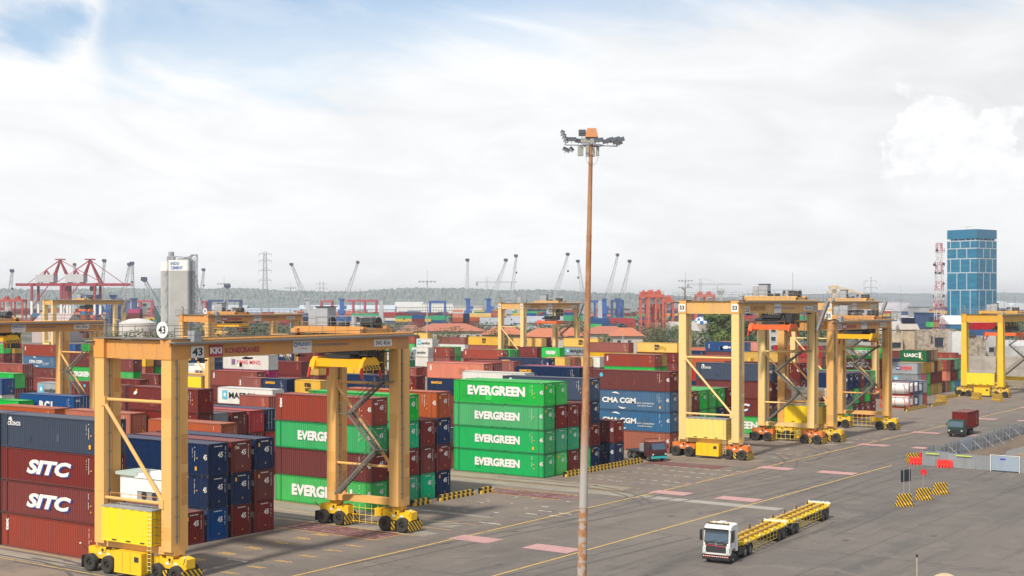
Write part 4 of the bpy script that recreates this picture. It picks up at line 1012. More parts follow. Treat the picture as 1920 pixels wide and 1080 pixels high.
# land beyond the yard
landm=bpy.data.materials.new('rough_land'); landm.use_nodes=True
_t=landm.node_tree;_b=_t.nodes['Principled BSDF'];_n=_t.nodes.new('ShaderNodeTexNoise');_n.inputs['Scale'].default_value=.02;_n.inputs['Detail'].default_value=8
_c=_t.nodes.new('ShaderNodeTexCoord');_t.links.new(_c.outputs['Object'],_n.inputs['Vector']);_r=_t.nodes.new('ShaderNodeValToRGB');_t.links.new(_n.outputs['Fac'],_r.inputs[0])
_r.color_ramp.elements[0].position=.38;_r.color_ramp.elements[0].color=(.045,.065,.03,1);_r.color_ramp.elements[1].position=.62;_r.color_ramp.elements[1].color=(.15,.135,.11,1)
_t.links.new(_r.outputs[0],_b.inputs['Base Color']);_b.inputs['Roughness'].default_value=.9
pA=at(-1500,1500); pB=at(3600,1500); pC=at(-1500,7000); pD=at(3600,7000)
q1=at(-300,470);q2=at(700,520);q3=at(1500,430);q4=at(2300,430)
mb=MB(); mb.face([(q1[0],q1[1],.05),(q2[0],q2[1],.05),(q3[0],q3[1],.05),(q4[0],q4[1],.05),(pD[0],pD[1],.05),(pC[0],pC[1],.05)]); tag(mb.build('rough_land',landm),kind='structure')
M_conc=mat('old_concrete',(.30,.265,.215),.9,.7,.35,streak=False,dirtc=(.17,.15,.125))
def sheet(name,m,quads,z=.004):
    mb=MB()
    for x0,x1,y0,y1 in quads: mb.face([(x0,y0,z),(x1,y0,z),(x1,y1,z),(x0,y1,z)])
    return tag(mb.build(name,m),kind='structure')
lanes=[(-330,-80,70.0,72.6),(-330,-79,98.0,100.4),(-330,-80,103.4,105.8),(-330,-74,130.6,133.1),(-330,-80,134.9,137.2),(-330,-79,168.6,171.0),(-330,-79,194.2,196.6),(-330,-78,198.8,201.1),(-330,-78,222.5,224.8)]
sheet('concrete_lane',M_conc,lanes); sheet('concrete_strip',mat('pale_concrete',(.34,.31,.27),.9,.6,.5,streak=False),[(-74,-59.3,131.0,132.9)])
sheet('concrete_apron',M_conc,[(-108,-93,101,103.3),(-94,-80.5,110,111.0)],.004)
YL=worn('yellow_line_paint',(.78,.47,.07),.35,.9); WL=worn('white_line_paint',(.68,.63,.56),.5,1.4); PK=worn('pink_paint',(.47,.265,.255),.3,.7,(.30,.16,.15)); RD=worn('dark_red_paint',(.165,.045,.045),.65,.6); 
sheet('yellow_line',YL,[(-76.08,-75.92,60,420),(-63.35,-63.2,60,175.5)],.008)
yl=[]
for y in (69.6,72.75,97.9,102.2,105.95,133.2,134.7,137.3,168.4,171.2,198.5): yl.append((-330,-80 if y<100 else -79,y,y+.09))
sheet('yellow_lane_line',YL,yl,.008)
sheet('pink_crossing_mark',PK,[(a,b,v,v+2.5) for v in (98.5,135.0,162.8,197.5,220.8,252.8,285,318) for a,b in ((-76.6,-72.2),(-68.5,-63.8))][:],.012)
sheet('red_painted_box',RD,[(-93.7,-81.5,94.2,98.0),(-92.4,-81.9,124.6,128.4),(-91.0,-80,158.6,162.2)],.012)
sheet('yellow_box_border',YL,[q for (a,b,c,d) in ((-93.7,-81.5,94.2,98.0),(-92.4,-81.9,124.6,128.4)) for q in ((a,b,c-.12,c),(a,b,d,d+.12),(b,b+.1,c-.12,d+.12))],.0125)
mb=MB()
for (x0,y0) in ((-93.2,94.5),(-92,124.9)):
    for i,s in enumerate(('KEEP','CLEAR','AREA')): mb.text(s,(x0+.2+i*4,y0+.2,.018),(1,0,0),(0,1,0),3.4,2.9,0,bold=.01)
tag(mb.build('painted_ground_words',worn('worn_white_words',(.36,.25,.24),.9,1.6,(.165,.05,.05))),kind='structure')
yq=[]
for xs,ys in ((-87.4,(78.6,81.9,85.0,88.2,91.0,93.4)),(-81.0,(76.3,79.2,82.2,85.1,88.2,91.0))):
    for y in ys:
        n_=3 if xs<-85 else 2
        for k_ in range(n_): yq.append((xs-.9+(k_%2)*.25,xs+.75+(k_%2)*.25,y-.3+k_*.28,y-.3+k_*.28+.10))
sheet('yellow_bay_marks',YL,yq,.008)
wq=[(-79.2,-77.6,114.6,114.8),(-79.2,-77.6,116.9,117.1),(-77.8,-77.6,114.6,117.1),(-76.6,-75.1,114.9,115.1),(-76.6,-75.1,116.7,116.9),(-75.2,-75.0,114.9,116.9),(-79.8,-77.2,107.5,107.7),(-85.5,-83.2,80.1,80.35)]
rr=random.Random(5)
for V_ in (141.5,144.5,150,154,158,175,180,186,205,210,236,242):
    for i in range(9): wq.append((-89+i*1.5,-88.2+i*1.5,V_+rr.uniform(-.3,.3),V_+.12+rr.uniform(-.3,.3)+.12))
for V_ in (112,119,122,126):
    for i in range(5): a=rr.uniform(-92,-80); wq.append((a,a+rr.uniform(.3,.9),V_+rr.uniform(-2,2),V_+2.1+rr.uniform(0,.1)))
wq=[(a,b,min(c,d),min(c,d)+min(abs(d-c),.2)) for a,b,c,d in wq if True]
sheet('white_line_marks',WL,wq,.0085)
mb=MB()
for i in range(9):
    y=140+i*2.1; mb.face([(-87,y,.0088),(-87,y+.1,.0088),(-80,y+3.1,.0088),(-80,y+3.0,.0088)])
for y in (144.2,156.5,170.5,205): mb.face([(-77.5,y,.0088),(-77.2,y+.5,.0088),(-74.4,y-.2,.0088),(-74.6,y-.45,.0088)]); mb.face([(-76.4,y-1.3,.0089),(-76.1,y-1.3,.0089),(-75.8,y+1.0,.0089),(-76.1,y+1.0,.0089)])
tag(mb.build('faded_hatching',worn('faded_red_white',(.42,.20,.16),.9,1.2)),kind='structure')
# tyre tracks, stains, joints
def ribbon(mb,pts,wd,z):
    for (a,b) in zip(pts,pts[1:]):
        d=Vector((b[0]-a[0],b[1]-a[1],0)); n=Vector((-d.y,d.x,0)).normalized()*wd/2
        mb.face([(a[0]-n.x,a[1]-n.y,z),(b[0]-n.x,b[1]-n.y,z),(b[0]+n.x,b[1]+n.y,z),(a[0]+n.x,a[1]+n.y,z)])
rt=random.Random(9); mb=MB()
for i in range(22):
    x0=rt.uniform(-80,-44); y0=rt.uniform(74,250); ln=rt.uniform(14,60); cv=rt.uniform(-.35,.35)*rt.choice([0,.3,1]); a0=rt.uniform(-.08,.08)
    for off in (-.95,.95):
        pts=[]
        for k in range(15):
            s=k/14*ln; a=a0+cv*(k/14)**2; pts.append((x0+off+s*math.sin(a),y0+s*math.cos(a)))
        ribbon(mb,pts,rt.uniform(.22,.4),.0052+.0001*i)
for i in range(8):
    y0=rt.choice([71,99,104,132,136,170])+rt.uniform(-1,1); x0=rt.uniform(-110,-88); pts=[]
    for k in range(16):
        t_=k/15; pts.append((x0+26*t_,y0+9*max(0,t_-.45)**2*(1 if i%2 else -1)*3))
    for off in (-.9,.9): ribbon(mb,[(a,b+off) for a,b in pts],.35,.0076+.00005*i)
tag(mb.build('tyre_tracks',worn('tyre_track_rubber',(.072,.068,.065),.95,.5,(.12,.11,.102))),kind='structure')
mb=MB()
for i in range(40):
    x,y=rt.uniform(-92,-40),rt.uniform(72,215); r0=rt.uniform(.08,.38); n=12; ph=rt.uniform(0,6)
    mb.face([(x+r0*(1+.35*math.sin(3*2*math.pi*k/n+ph))*math.cos(2*math.pi*k/n),y+r0*1.6*(1+.3*math.sin(2*2*math.pi*k/n+ph))*math.sin(2*math.pi*k/n),.0095) for k in range(n)])
tag(mb.build('oil_stains',worn('oil_stain',(.075,.07,.067),.9,2.5,(.10,.095,.09))),kind='structure')
mb=MB()
for y in (86,112,147,158,188,212,240): 
    pts=[(-80+k*3.2,y+rt.uniform(-.12,.12)) for k in range(22)]; ribbon(mb,pts,.05,.0062)
for x in (-56,-44): ribbon(mb,[(x+rt.uniform(-.1,.1),74+k*5) for k in range(36)],.05,.0063)
tag(mb.build('pavement_cracks',mat('crack_dark',(.05,.048,.046),.9,.2)),kind='structure')
# ================================================================== lamp mast
px_=at(1090,98.0)
def mast():
    t=thing('lamp_mast','tall rusty high mast with a ring of floodlights and white painted lower part','lamp mast',(px_[0],px_[1],0),YAW)
    H=33.2; lean=.70
    m=bpy.data.materials.new('mast_rust'); m.use_nodes=True; nt_=m.node_tree; b=nt_.nodes['Principled BSDF']; L=nt_.links.new
    co=nt_.nodes.new('ShaderNodeTexCoord'); s=nt_.nodes.new('ShaderNodeSeparateXYZ'); L(co.outputs['Object'],s.inputs[0])
    mp=nt_.nodes.new('ShaderNodeMapping'); mp.inputs['Scale'].default_value=(1.6,1.6,.55); L(co.outputs['Object'],mp.inputs[0])
    n=nt_.nodes.new('ShaderNodeTexNoise'); n.inputs['Scale'].default_value=2.2; n.inputs['Detail'].default_value=8; n.inputs['Roughness'].default_value=.7; L(mp.outputs[0],n.inputs['Vector'])
    cr=nt_.nodes.new('ShaderNodeValToRGB'); L(n.outputs['Fac'],cr.inputs[0]); e=cr.color_ramp.elements
    e[0].position=.3; e[0].color=(.26,.10,.04,1); e[1].position=.72; e[1].color=(.50,.28,.15,1); x=cr.color_ramp.elements.new(.5); x.color=(.36,.175,.08,1)
    cr2=nt_.nodes.new('ShaderNodeValToRGB'); ad=nt_.nodes.new('ShaderNodeMath'); ad.operation='MULTIPLY_ADD'; ad.inputs[1].default_value=9.0; L(n.outputs['Fac'],ad.inputs[0]); L(s.outputs[2],ad.inputs[2])
    mr=nt_.nodes.new('ShaderNodeMapRange'); L(ad.outputs[0],mr.inputs[0]); mr.inputs[1].default_value=12.1; mr.inputs[2].default_value=12.35
    mr2=nt_.nodes.new('ShaderNodeMapRange'); L(s.outputs[2],mr2.inputs[0]); mr2.inputs[1].default_value=6.75; mr2.inputs[2].default_value=6.8
    mr3=nt_.nodes.new('ShaderNodeMapRange'); L(ad.outputs[0],mr3.inputs[0]); mr3.inputs[1].default_value=13.6; mr3.inputs[2].default_value=17.5; mr3.inputs[3].default_value=1; mr3.inputs[4].default_value=0
    mu=nt_.nodes.new('ShaderNodeMath'); mu.operation='MULTIPLY'; L(mr2.outputs[0],mu.inputs[0]); L(mr3.outputs[0],mu.inputs[1])
    # low zone: flaking paint by noise
    n2=nt_.nodes.new('ShaderNodeTexNoise'); n2.inputs['Scale'].default_value=1.5; n2.inputs['Detail'].default_value=5; mp2=nt_.nodes.new('ShaderNodeMapping'); mp2.inputs['Scale'].default_value=(1,1,1.6); mp2.inputs['Rotation'].default_value=(.4,.5,0); L(co.outputs['Object'],mp2.inputs[0]); L(mp2.outputs[0],n2.inputs['Vector'])
    mr4=nt_.nodes.new('ShaderNodeMapRange'); L(n2.outputs['Fac'],mr4.inputs[0]); mr4.inputs[1].default_value=.52; mr4.inputs[2].default_value=.55; mr4.inputs[4].default_value=.8
    iv=nt_.nodes.new('ShaderNodeMath'); iv.operation='SUBTRACT'; iv.inputs[0].default_value=1; L(mr2.outputs[0],iv.inputs[1]); mu2=nt_.nodes.new('ShaderNodeMath'); mu2.operation='MULTIPLY'; L(iv.outputs[0],mu2.inputs[0]); L(mr4.outputs[0],mu2.inputs[1])
    mx_=nt_.nodes.new('ShaderNodeMath'); mx_.operation='MAXIMUM'; L(mu.outputs[0],mx_.inputs[0]); L(mu2.outputs[0],mx_.inputs[1])
    x_=nt_.nodes.new('ShaderNodeMix'); x_.data_type='RGBA'; L(mx_.outputs[0],x_.inputs[0]); L(cr.outputs[0],x_.inputs[6]); x_.inputs[7].default_value=(.38,.355,.33,1)
    L(x_.outputs[2],b.inputs['Base Color']); b.inputs['Roughness'].default_value=.75
    mb=MB()
    zs=[0,6.8,13.5,20,26,31.2,H]; rs=[.345,.30,.255,.215,.175,.14,.13]
    for i in range(6):
        mb.tube((lean*zs[i]/H,0,zs[i]),(lean*zs[i+1]/H,0,zs[i+1]),rs[i],16,0,rs[i+1]+.006,cap=False)
        mb.tube((lean*zs[i]/H,0,zs[i]),(lean*zs[i]/H,0,zs[i]+.12),rs[i]+.02,16,0,cap=False)
    mb.tube((0,0,0),(0,0,.12),.6,16)
    mb.build('pole',m,t,smooth=True)
    X=lean; z=H-.55; dk=mat('floodlight_body',(.05,.06,.085),.4,.2,3); gl=mat('floodlight_lens',(.45,.47,.48),.2,.1,3,spec=.7)
    mb=MB()
    mb.tube((X-2.1,0,z-.15),(X+2.2,0,z-.25),.05,6); mb.tube((X,-1.7,z-.2),(X,1.7,z-.2),.05,6)
    for a in range(8):
        t0=a*math.pi/4; t1=(a+1)*math.pi/4; mb.tube((X+1.0*math.cos(t0),1.0*math.sin(t0),z-.2),(X+1.0*math.cos(t1),1.0*math.sin(t1),z-.2),.04,5)
    mb.tube((X-2.1,0,z-.15),(X-2.35,0,z+.9),.05,6)
    mb.build('lamp_ring',mat('bluish_steel',(.22,.23,.30),.5,.3,3),t)
    mb=MB(); mb.tbox(X-.5,X+.55,-.5,.5,z+.45,z+1.2,.16,.16); mb.build('head_cap',mat('rusty_cap',(.55,.22,.08),.7,.8,3,rust=.4,rustc=(.2,.07,.02)),t)
    mb=MB(); mb.box(X-.85,X-.1,-.3,.3,z+.0,z+.4); mb.box(X-1.1,X-.65,-.2,.2,z-1.05,z-.2); mb.box(X-.45,X-.2,-.2,.2,z-1.1,z-.2); mb.box(X+.08,X+.30,-.2,.2,z-1.1,z-.25); mb.box(X+.4,X+.65,-.2,.2,z-1.05,z-.25); mb.box(X-.1,X+.35,-.4,.0,z-.1,z+.4)
    mb.build('control_gear_box',mat('gear_box_grey',(.33,.33,.30),.6,.4,2),t)
    def lampf(x,y,zz,w,tilt,ry=0):
        m_=MB(); m_.box(-w/2,w/2,-.05,.26,-.10,.10,0); m_.box(-w/2+.03,w/2-.03,-.06,-.05,-.085,.085,1); m_.tube((0,.1,-.15),(0,.1,-.4),.02,4,0)
        o=m_.build('floodlight',[dk,gl],t,(x,y,zz)); o.rotation_euler=(tilt,ry,0)
    for i in range(4): lampf(X-2.05-.11*i,0,z+.15+.24*i,.34,.5,.5)
    lampf(X-1.6,-.1,z+.25,.75,.7); lampf(X-1.0,.3,z+.15,.7,.9,.15); lampf(X-2.1,-.5,z-.65,.6,.7,.45); lampf(X-1.7,-.5,z-.6,.4,.7,.8)
    lampf(X-.7,.7,z+.75,.6,.9); lampf(X-.7,.7,z+.95,.6,.9); lampf(X+.6,-.7,z+.1,.75,.9,-.1); lampf(X+1.35,0,z+.1,.8,.8,-.2)
    for i,(dx,dz) in enumerate(((1.9,.25),(2.2,.15),(2.55,.3),(2.9,.2),(2.75,-.0),(2.4,.0))): lampf(X+dx*.85,(-1)**i*.3,z+dz,.55,.9,-.25)
    mb=MB()
    for i in range(8): a=math.pi*i/8;c_=math.pi*(i+1)/8; mb.tube((X+.05-.5*math.cos(a),-.2,z-1.1-.75*math.sin(a)),(X+.05-.5*math.cos(c_),-.2,z-1.1-.75*math.sin(c_)),.012,4)
    mb.build('cable_loop',M_dark,t)
    for ch in t.children:
        if ch.name.split('.')[0]!='pole': ch.scale=(.86,.86,.86); ch.location=(ch.location.x*.86+X*.14,ch.location.y*.86,ch.location.z*.86+z*.14)
mast()
# slim pole near the lower right corner and the sandy heap by it
p=at(1722,70); t=thing('slim_pole','slim pale pole standing up from the bottom edge of the picture','pole',(p[0],p[1],0)); mb=MB(); mb.tube((0,0,0),(-.08,0,zat(1041,70)-.1),.045,8,0,.035); mb.build('pole',mat('pale_pole',(.42,.36,.28),.6,.3,4),t); mb=MB(); mb.lathe([(0,0),(.06,.0),(.06,.12),(0,.16)],(-.08,0,zat(1041,70)-.1),'z',8); mb.build('pole_cap',M_dark,t)
# ================================================================== striped concrete blocks and kerb barriers
def kerb_barrier(x,y,ln,label,rz=R_(90),stairs=True):
    t=thing('striped_kerb_barrier',label,'barrier',(x,y,0),rz,'yellow and black barriers at the block ends')
    n=max(2,round(ln/.42)); mb=MB(); pt=ln/n
    for i in range(n):
        mb.box(i*pt,(i+1)*pt,-.28,0.0,0,.30,i%2); mb.box(i*pt,(i+1)*pt,0.0,.26,0,.62,(i+1)%2)
    mb.build('striped_kerb',[M_hazy,M_black],t); return t
kerb_barrier(-91.6,141.0,18.5,'long yellow and black striped barrier along the ends of the green-fronted block')
kerb_barrier(-91.6,116.3,6.2,'striped barrier at the ends beside crane 43, longer of the near ones')
kerb_barrier(-91.6,111.8,2.9,'striped barrier partly behind the far right wheels of crane 43')
kerb_barrier(-91.4,123.4,2.2,'short striped barrier standing alone near the concrete lane')
kerb_barrier(-91.8,204.5,14,'striped barrier behind the lattice stairs of the crane behind 53')
def jersey(x,y,rz,label,s=1.0,h=1.05,ln=1.5):
    t=thing('striped_concrete_block',label,'barrier block',(x,y,0),rz,'striped concrete blocks')
    mb=MB(); pr=[(-.45*s,0),(.45*s,0),(.45*s,.22),(.25*s,.42),(.17*s,h),(-.17*s,h),(-.25*s,.42),(-.45*s,.22)]
    mb.prism(pr,-ln/2,ln/2,'y'); mb.build('block',M_hz,t); return t
jersey(-49.7,141.6,R_(-24),'striped concrete block under the black sign board',1.35,1.25,1.6)
jersey(-49.6,147.3,R_(-24),'striped concrete block under the red round sign',1.35,1.25,1.6)
jersey(-49.5,152.6,R_(-24),'striped concrete block without a sign, right of the red round sign',1.35,1.25,1.6)
jersey(-62.2,180.4,R_(-40),'striped concrete block behind the red plastic barrier at the fence corner',1.3,1.2,1.6)
# end-of-block barriers further away
for i,(x,y,ln,lab) in enumerate(((-91.9,262.5,12,'striped barrier row in front of the tank containers'),(-91.8,277,9,'striped barrier row continuing past the rusty grey container'),(-96.5,300,9,'distant striped barrier in front of the mustard containers'),(-96.8,311,9,'distant striped barrier by the yellow crane wheels'))): kerb_barrier(x,y,ln,lab)
for x,y,l in ((-93.6,289.5,'hazard striped block at the corner of the barrier rows'),(-90.4,303,'hazard striped block before the right crane'),(-85.2,300.5,'hazard striped block right of the yellow crane bogie')): jersey(x,y,R_(60),l,1.5,1.5,2.4)
# signs on the blocks
t=thing('sign_board','black blank sign board on two thin posts behind a striped block','sign',(-49.75,142.0,0),R_(75)); mb=MB(); mb.box(-.75,.95,-.03,.03,2.5,3.75); mb.build('board',mat('sign_back',(.018,.02,.028),.5,.2,3),t); mb=MB(); mb.tube((-.35,-.06,.9),(-.35,-.06,3.8),.035,6); mb.tube((.65,-.06,.9),(.65,-.06,3.95),.035,6); mb.build('post',M_galv,t)
t=thing('round_sign','round red sign on a thin post above a striped block','sign',(-49.6,147.3,0),R_(35)); mb=MB(); mb.lathe([(0,-.02),(.33,-.02),(.33,.02),(0,.02)],(0,0,2.95),'y',24); mb.build('disc',mat('sign_red',(.68,.012,.02),.45,.1,2),t); mb=MB(); mb.tube((-.08,-.05,1.0),(-.06,-.05,2.95),.025,6); mb.build('post',M_galv,t)
mb=MB(); 
# red water filled barriers
def redbar(x,y,rz,label):
    t=thing('plastic_barrier',label,'barrier',(x,y,0),rz,'red plastic barriers by the fence'); mb=MB()
    pr=[(-.32,0),(.32,0),(.30,.28),(.18,.40),(.14,1.0),(-.14,1.0),(-.18,.40),(-.30,.28)]
    n=5; L=2.0
    for i in range(n): 
        a=-L/2+i*L/n; mb.prism(pr,a+.07,a+L/n-.07,'x')
    mb.box(-L/2,L/2,-.08,.08,.18,.80); 
    for i in range(4): mb.box(-L/2+.35+i*.4,-L/2+.45+i*.4,-.335,.335,.0,.12,1)
    mb.build('barrier_body',[mat('red_plastic',(.80,.028,.02),.4,.2,2),M_dark],t)
redbar(-60.9,178.3,R_(25),'red plastic barrier in front of the striped block at the fence corner')
redbar(-62.0,184.6,R_(70),'red plastic barrier farthest back beside the fence corner')
redbar(-56.9,177.2,R_(4),'red plastic barrier standing alone before the grey fence')
p=(-60.8,190.2); t=thing('marker_cone','small orange marker on the fence corner','marker',(p[0],p[1],0)); mb=MB(); mb.tube((0,0,0),(0,0,1.1),.05,6,1); mb.lathe([(.24,1.0),(.05,1.7),(0,1.7)],(0,0,0),'z',10,0); mb.build('cone',[mat('cone_orange',(.85,.28,.02),.5,.1),M_dark],t)
# ================================================================== sheet metal fence
FG=mat('zinc_sheet',(.28,.30,.325),.5,.6,.8,metal=.1,rnd=.12,dirtc=(.20,.20,.20)); FB=mat('zinc_sheet_bluish',(.30,.37,.46),.5,.5,.8,metal=.1)
def fence(x0,y0,x1,y1,label,h=1.95,bl=False,props=True,inn=1):
    d=Vector((x1-x0,y1-y0,0)); L=d.length; rz=math.atan2(d.y,d.x); t=thing('sheet_fence',label,'fence',(x0,y0,0),rz,'zinc sheet fence round the work area')
    n=round(L/1.8); rr=random.Random(int(L*7))
    for i in range(n):
        mb=MB(); hh=h+rr.uniform(-.12,.12); a=i*L/n; corr(mb,(a,rr.uniform(-.03,.03)),(1,0),(0,-1),L/n-.03,.03,hh,.22,.03)
        mb.build('fence_sheet',FB if (bl and i in(9,10,11)) else FG,t)
    mb=MB()
    for i in range(n+1): mb.tube((i*L/n,.08*inn,0),(i*L/n,.08*inn,h+.1),.03,5)
    mb.tube((0,.06*inn,h*.85),(L,.06*inn,h*.85),.025,4); mb.tube((0,.06*inn,h*.3),(L,.06*inn,h*.3),.025,4)
    if props:
        for i in range(0,n,3): mb.tube((i*L/n+.3,.1*inn,h*.75),(i*L/n+.3,1.7*inn,.02),.035,5)
    mb.build('fence_frame',M_galv,t); return t
fence(-60.0,177.6,-30,175.6,'grey zinc sheet fence running right from the corner with the red barriers')
fence(-60.2,178.2,-60.6,262,'grey zinc sheet fence running back from the corner beside the road',bl=True,inn=-1)
sheet('yellow_warning_band',YL,[],.01) if False else None
t=thing('warning_tape','two short yellow warning strips fixed along the fence top at the corner','warning strip',(-59.8,177.45,0),math.atan2(-2,30)); mb=MB(); mb.box(.4,2.2,-.06,-.05,1.6,1.72); mb.box(4.4,6.4,-.06,-.05,1.6,1.72); mb.build('strip',mat('lime_tape',(.55,.68,.03),.5,0),t)
t=thing('gate_frame','white framed gate panels in the zinc sheet fence with a small blue plate','gate',(-51.0,176.9,0),math.atan2(-2,30)); mb=MB()
for x in (0,3.6): mb.tube((x,-.1,0),(x,-.1,2.1),.05,6)
mb.tube((0,-.1,2.05),(3.6,-.1,2.05),.03,5); mb.build('frame',M_white,t); mb=MB(); mb.box(.1,3.5,-.08,-.05,.15,1.98); mb.build('gate_panel',FB,t); mb=MB(); mb.box(1.2,1.9,-.10,-.085,1.5,1.7); mb.build('name_plate',mat('plate_blue',(.04,.06,.42),.5,0),t)
# work area soil and timber behind the fence
def blobsheet(name,m,cx,cy,rx,ry,h,seed,n=26,rz=0):
    r=random.Random(seed); vs=[];K=6
    for k in range(K+1):
        f=k/K
        for i in range(n):
            a=2*math.pi*i/n; q=1+.22*math.sin(a*3+seed)+.1*math.sin(a*7+seed*2)
            x=rx*(1-f)*q*math.cos(a); y=ry*(1-f)*q*math.sin(a); vs.append((cx+x*math.cos(rz)-y*math.sin(rz),cy+x*math.sin(rz)+y*math.cos(rz),.006+h*(1-(1-f)**2)*(1+r.uniform(-.12,.12))))
    fs=[(k*n+i,k*n+(i+1)%n,(k+1)*n+(i+1)%n,(k+1)*n+i) for k in range(K) for i in range(n)]
    mb=MB(); mb.add(vs,fs); return tag(mb.build(name,m,smooth=True),kind='structure')
SO=mat('brown_soil',(.17,.12,.08),.95,.7,.8,streak=False,bump=.6)
blobsheet('soil_heap',SO,-57.2,196,2.2,12,.7,3); blobsheet('soil_heap',SO,-57.4,222,2.4,16,.8,5)
sheet('work_area_slab',mat('work_slab',(.20,.19,.18),.9,.5,.3,streak=False),[(-56,-20,182,260)],.006)
gm=MB()
for i in range(9):
    y=188+i*4.2; gm.box(-53.5+i*.25,-38,y,y+.9,.02,.26+.02*(i%3))
tag(gm.build('timber_rows',mat('weathered_timber',(.30,.235,.17),.9,.6,.7,streak=False)),'rows of low weathered timber formwork behind the zinc fence','timber')
# tarp/sand heap at the lower edge
blobsheet('sand_patch',mat('sand',(.48,.38,.24),.9,.4,1.5,streak=False),at(1772,107)[0],at(1772,107)[1],1.0,.8,.35,2)
# ================================================================== vehicles
def truck_wheel(parent,x,y,z,r=.5,w=.3,hub=(.30,.30,.30),name='wheel'):
    key=('tw',r,w,hub)
    if key not in MC:
        mb=MB(); pr=[(r*.56,-w/2+.02),(r*.75,-w/2),(r*.93,-w/2+.02),(r,-w/2+.06),(r,-.02),(r-.02,-.01),(r-.02,.01),(r,.02),(r,w/2-.06),(r*.93,w/2-.02),(r*.75,w/2),(r*.56,w/2-.02)]
        mb.lathe(pr,(0,0,0),'x',24); o1=mb.build('tyre',M_tyre)
        m2=MB(); m2.lathe([(0,-w/2-.02),(.09,-w/2-.02),(.12,-w/2+.05),(r*.36,-w/2+.08),(r*.5,-w/2+.03),(r*.57,-w/2+.02),(r*.57,w/2-.02),(r*.5,w/2-.03),(r*.36,w/2-.08),(.12,w/2-.05),(.09,w/2+.02),(0,w/2+.02)],(0,0,0),'x',18)
        o2=m2.build('rim',mat('truck_rim_%d'%int(hub[0]*100),hub,.45,.5,5,streak=False)); MC[key]=(o1.data,o2.data); bpy.data.objects.remove(o1);bpy.data.objects.remove(o2)
    a,b=MC[key]; o=link(name,a,parent,(x,y,z)); link('rim',b,o); return o
M_cabw=mat('cab_white',(.74,.74,.73),.3,.12,1.5,spec=.5); M_wind=mat('windscreen',(.045,.085,.13),.05,0,spec=1.0); M_grill=mat('grille_black',(.022,.022,.024),.5,.3,3); M_lamp=mat('headlamp_glass',(.55,.62,.58),.1,.0,spec=.9)
M_tyel=mat('trailer_yellow',(.72,.50,.015),.5,.35,1.2,rust=.12,rustc=(.24,.10,.03)); M_beamr=mat('worn_deck_rail',(.50,.22,.10),.7,.6,1.5,rust=.3)
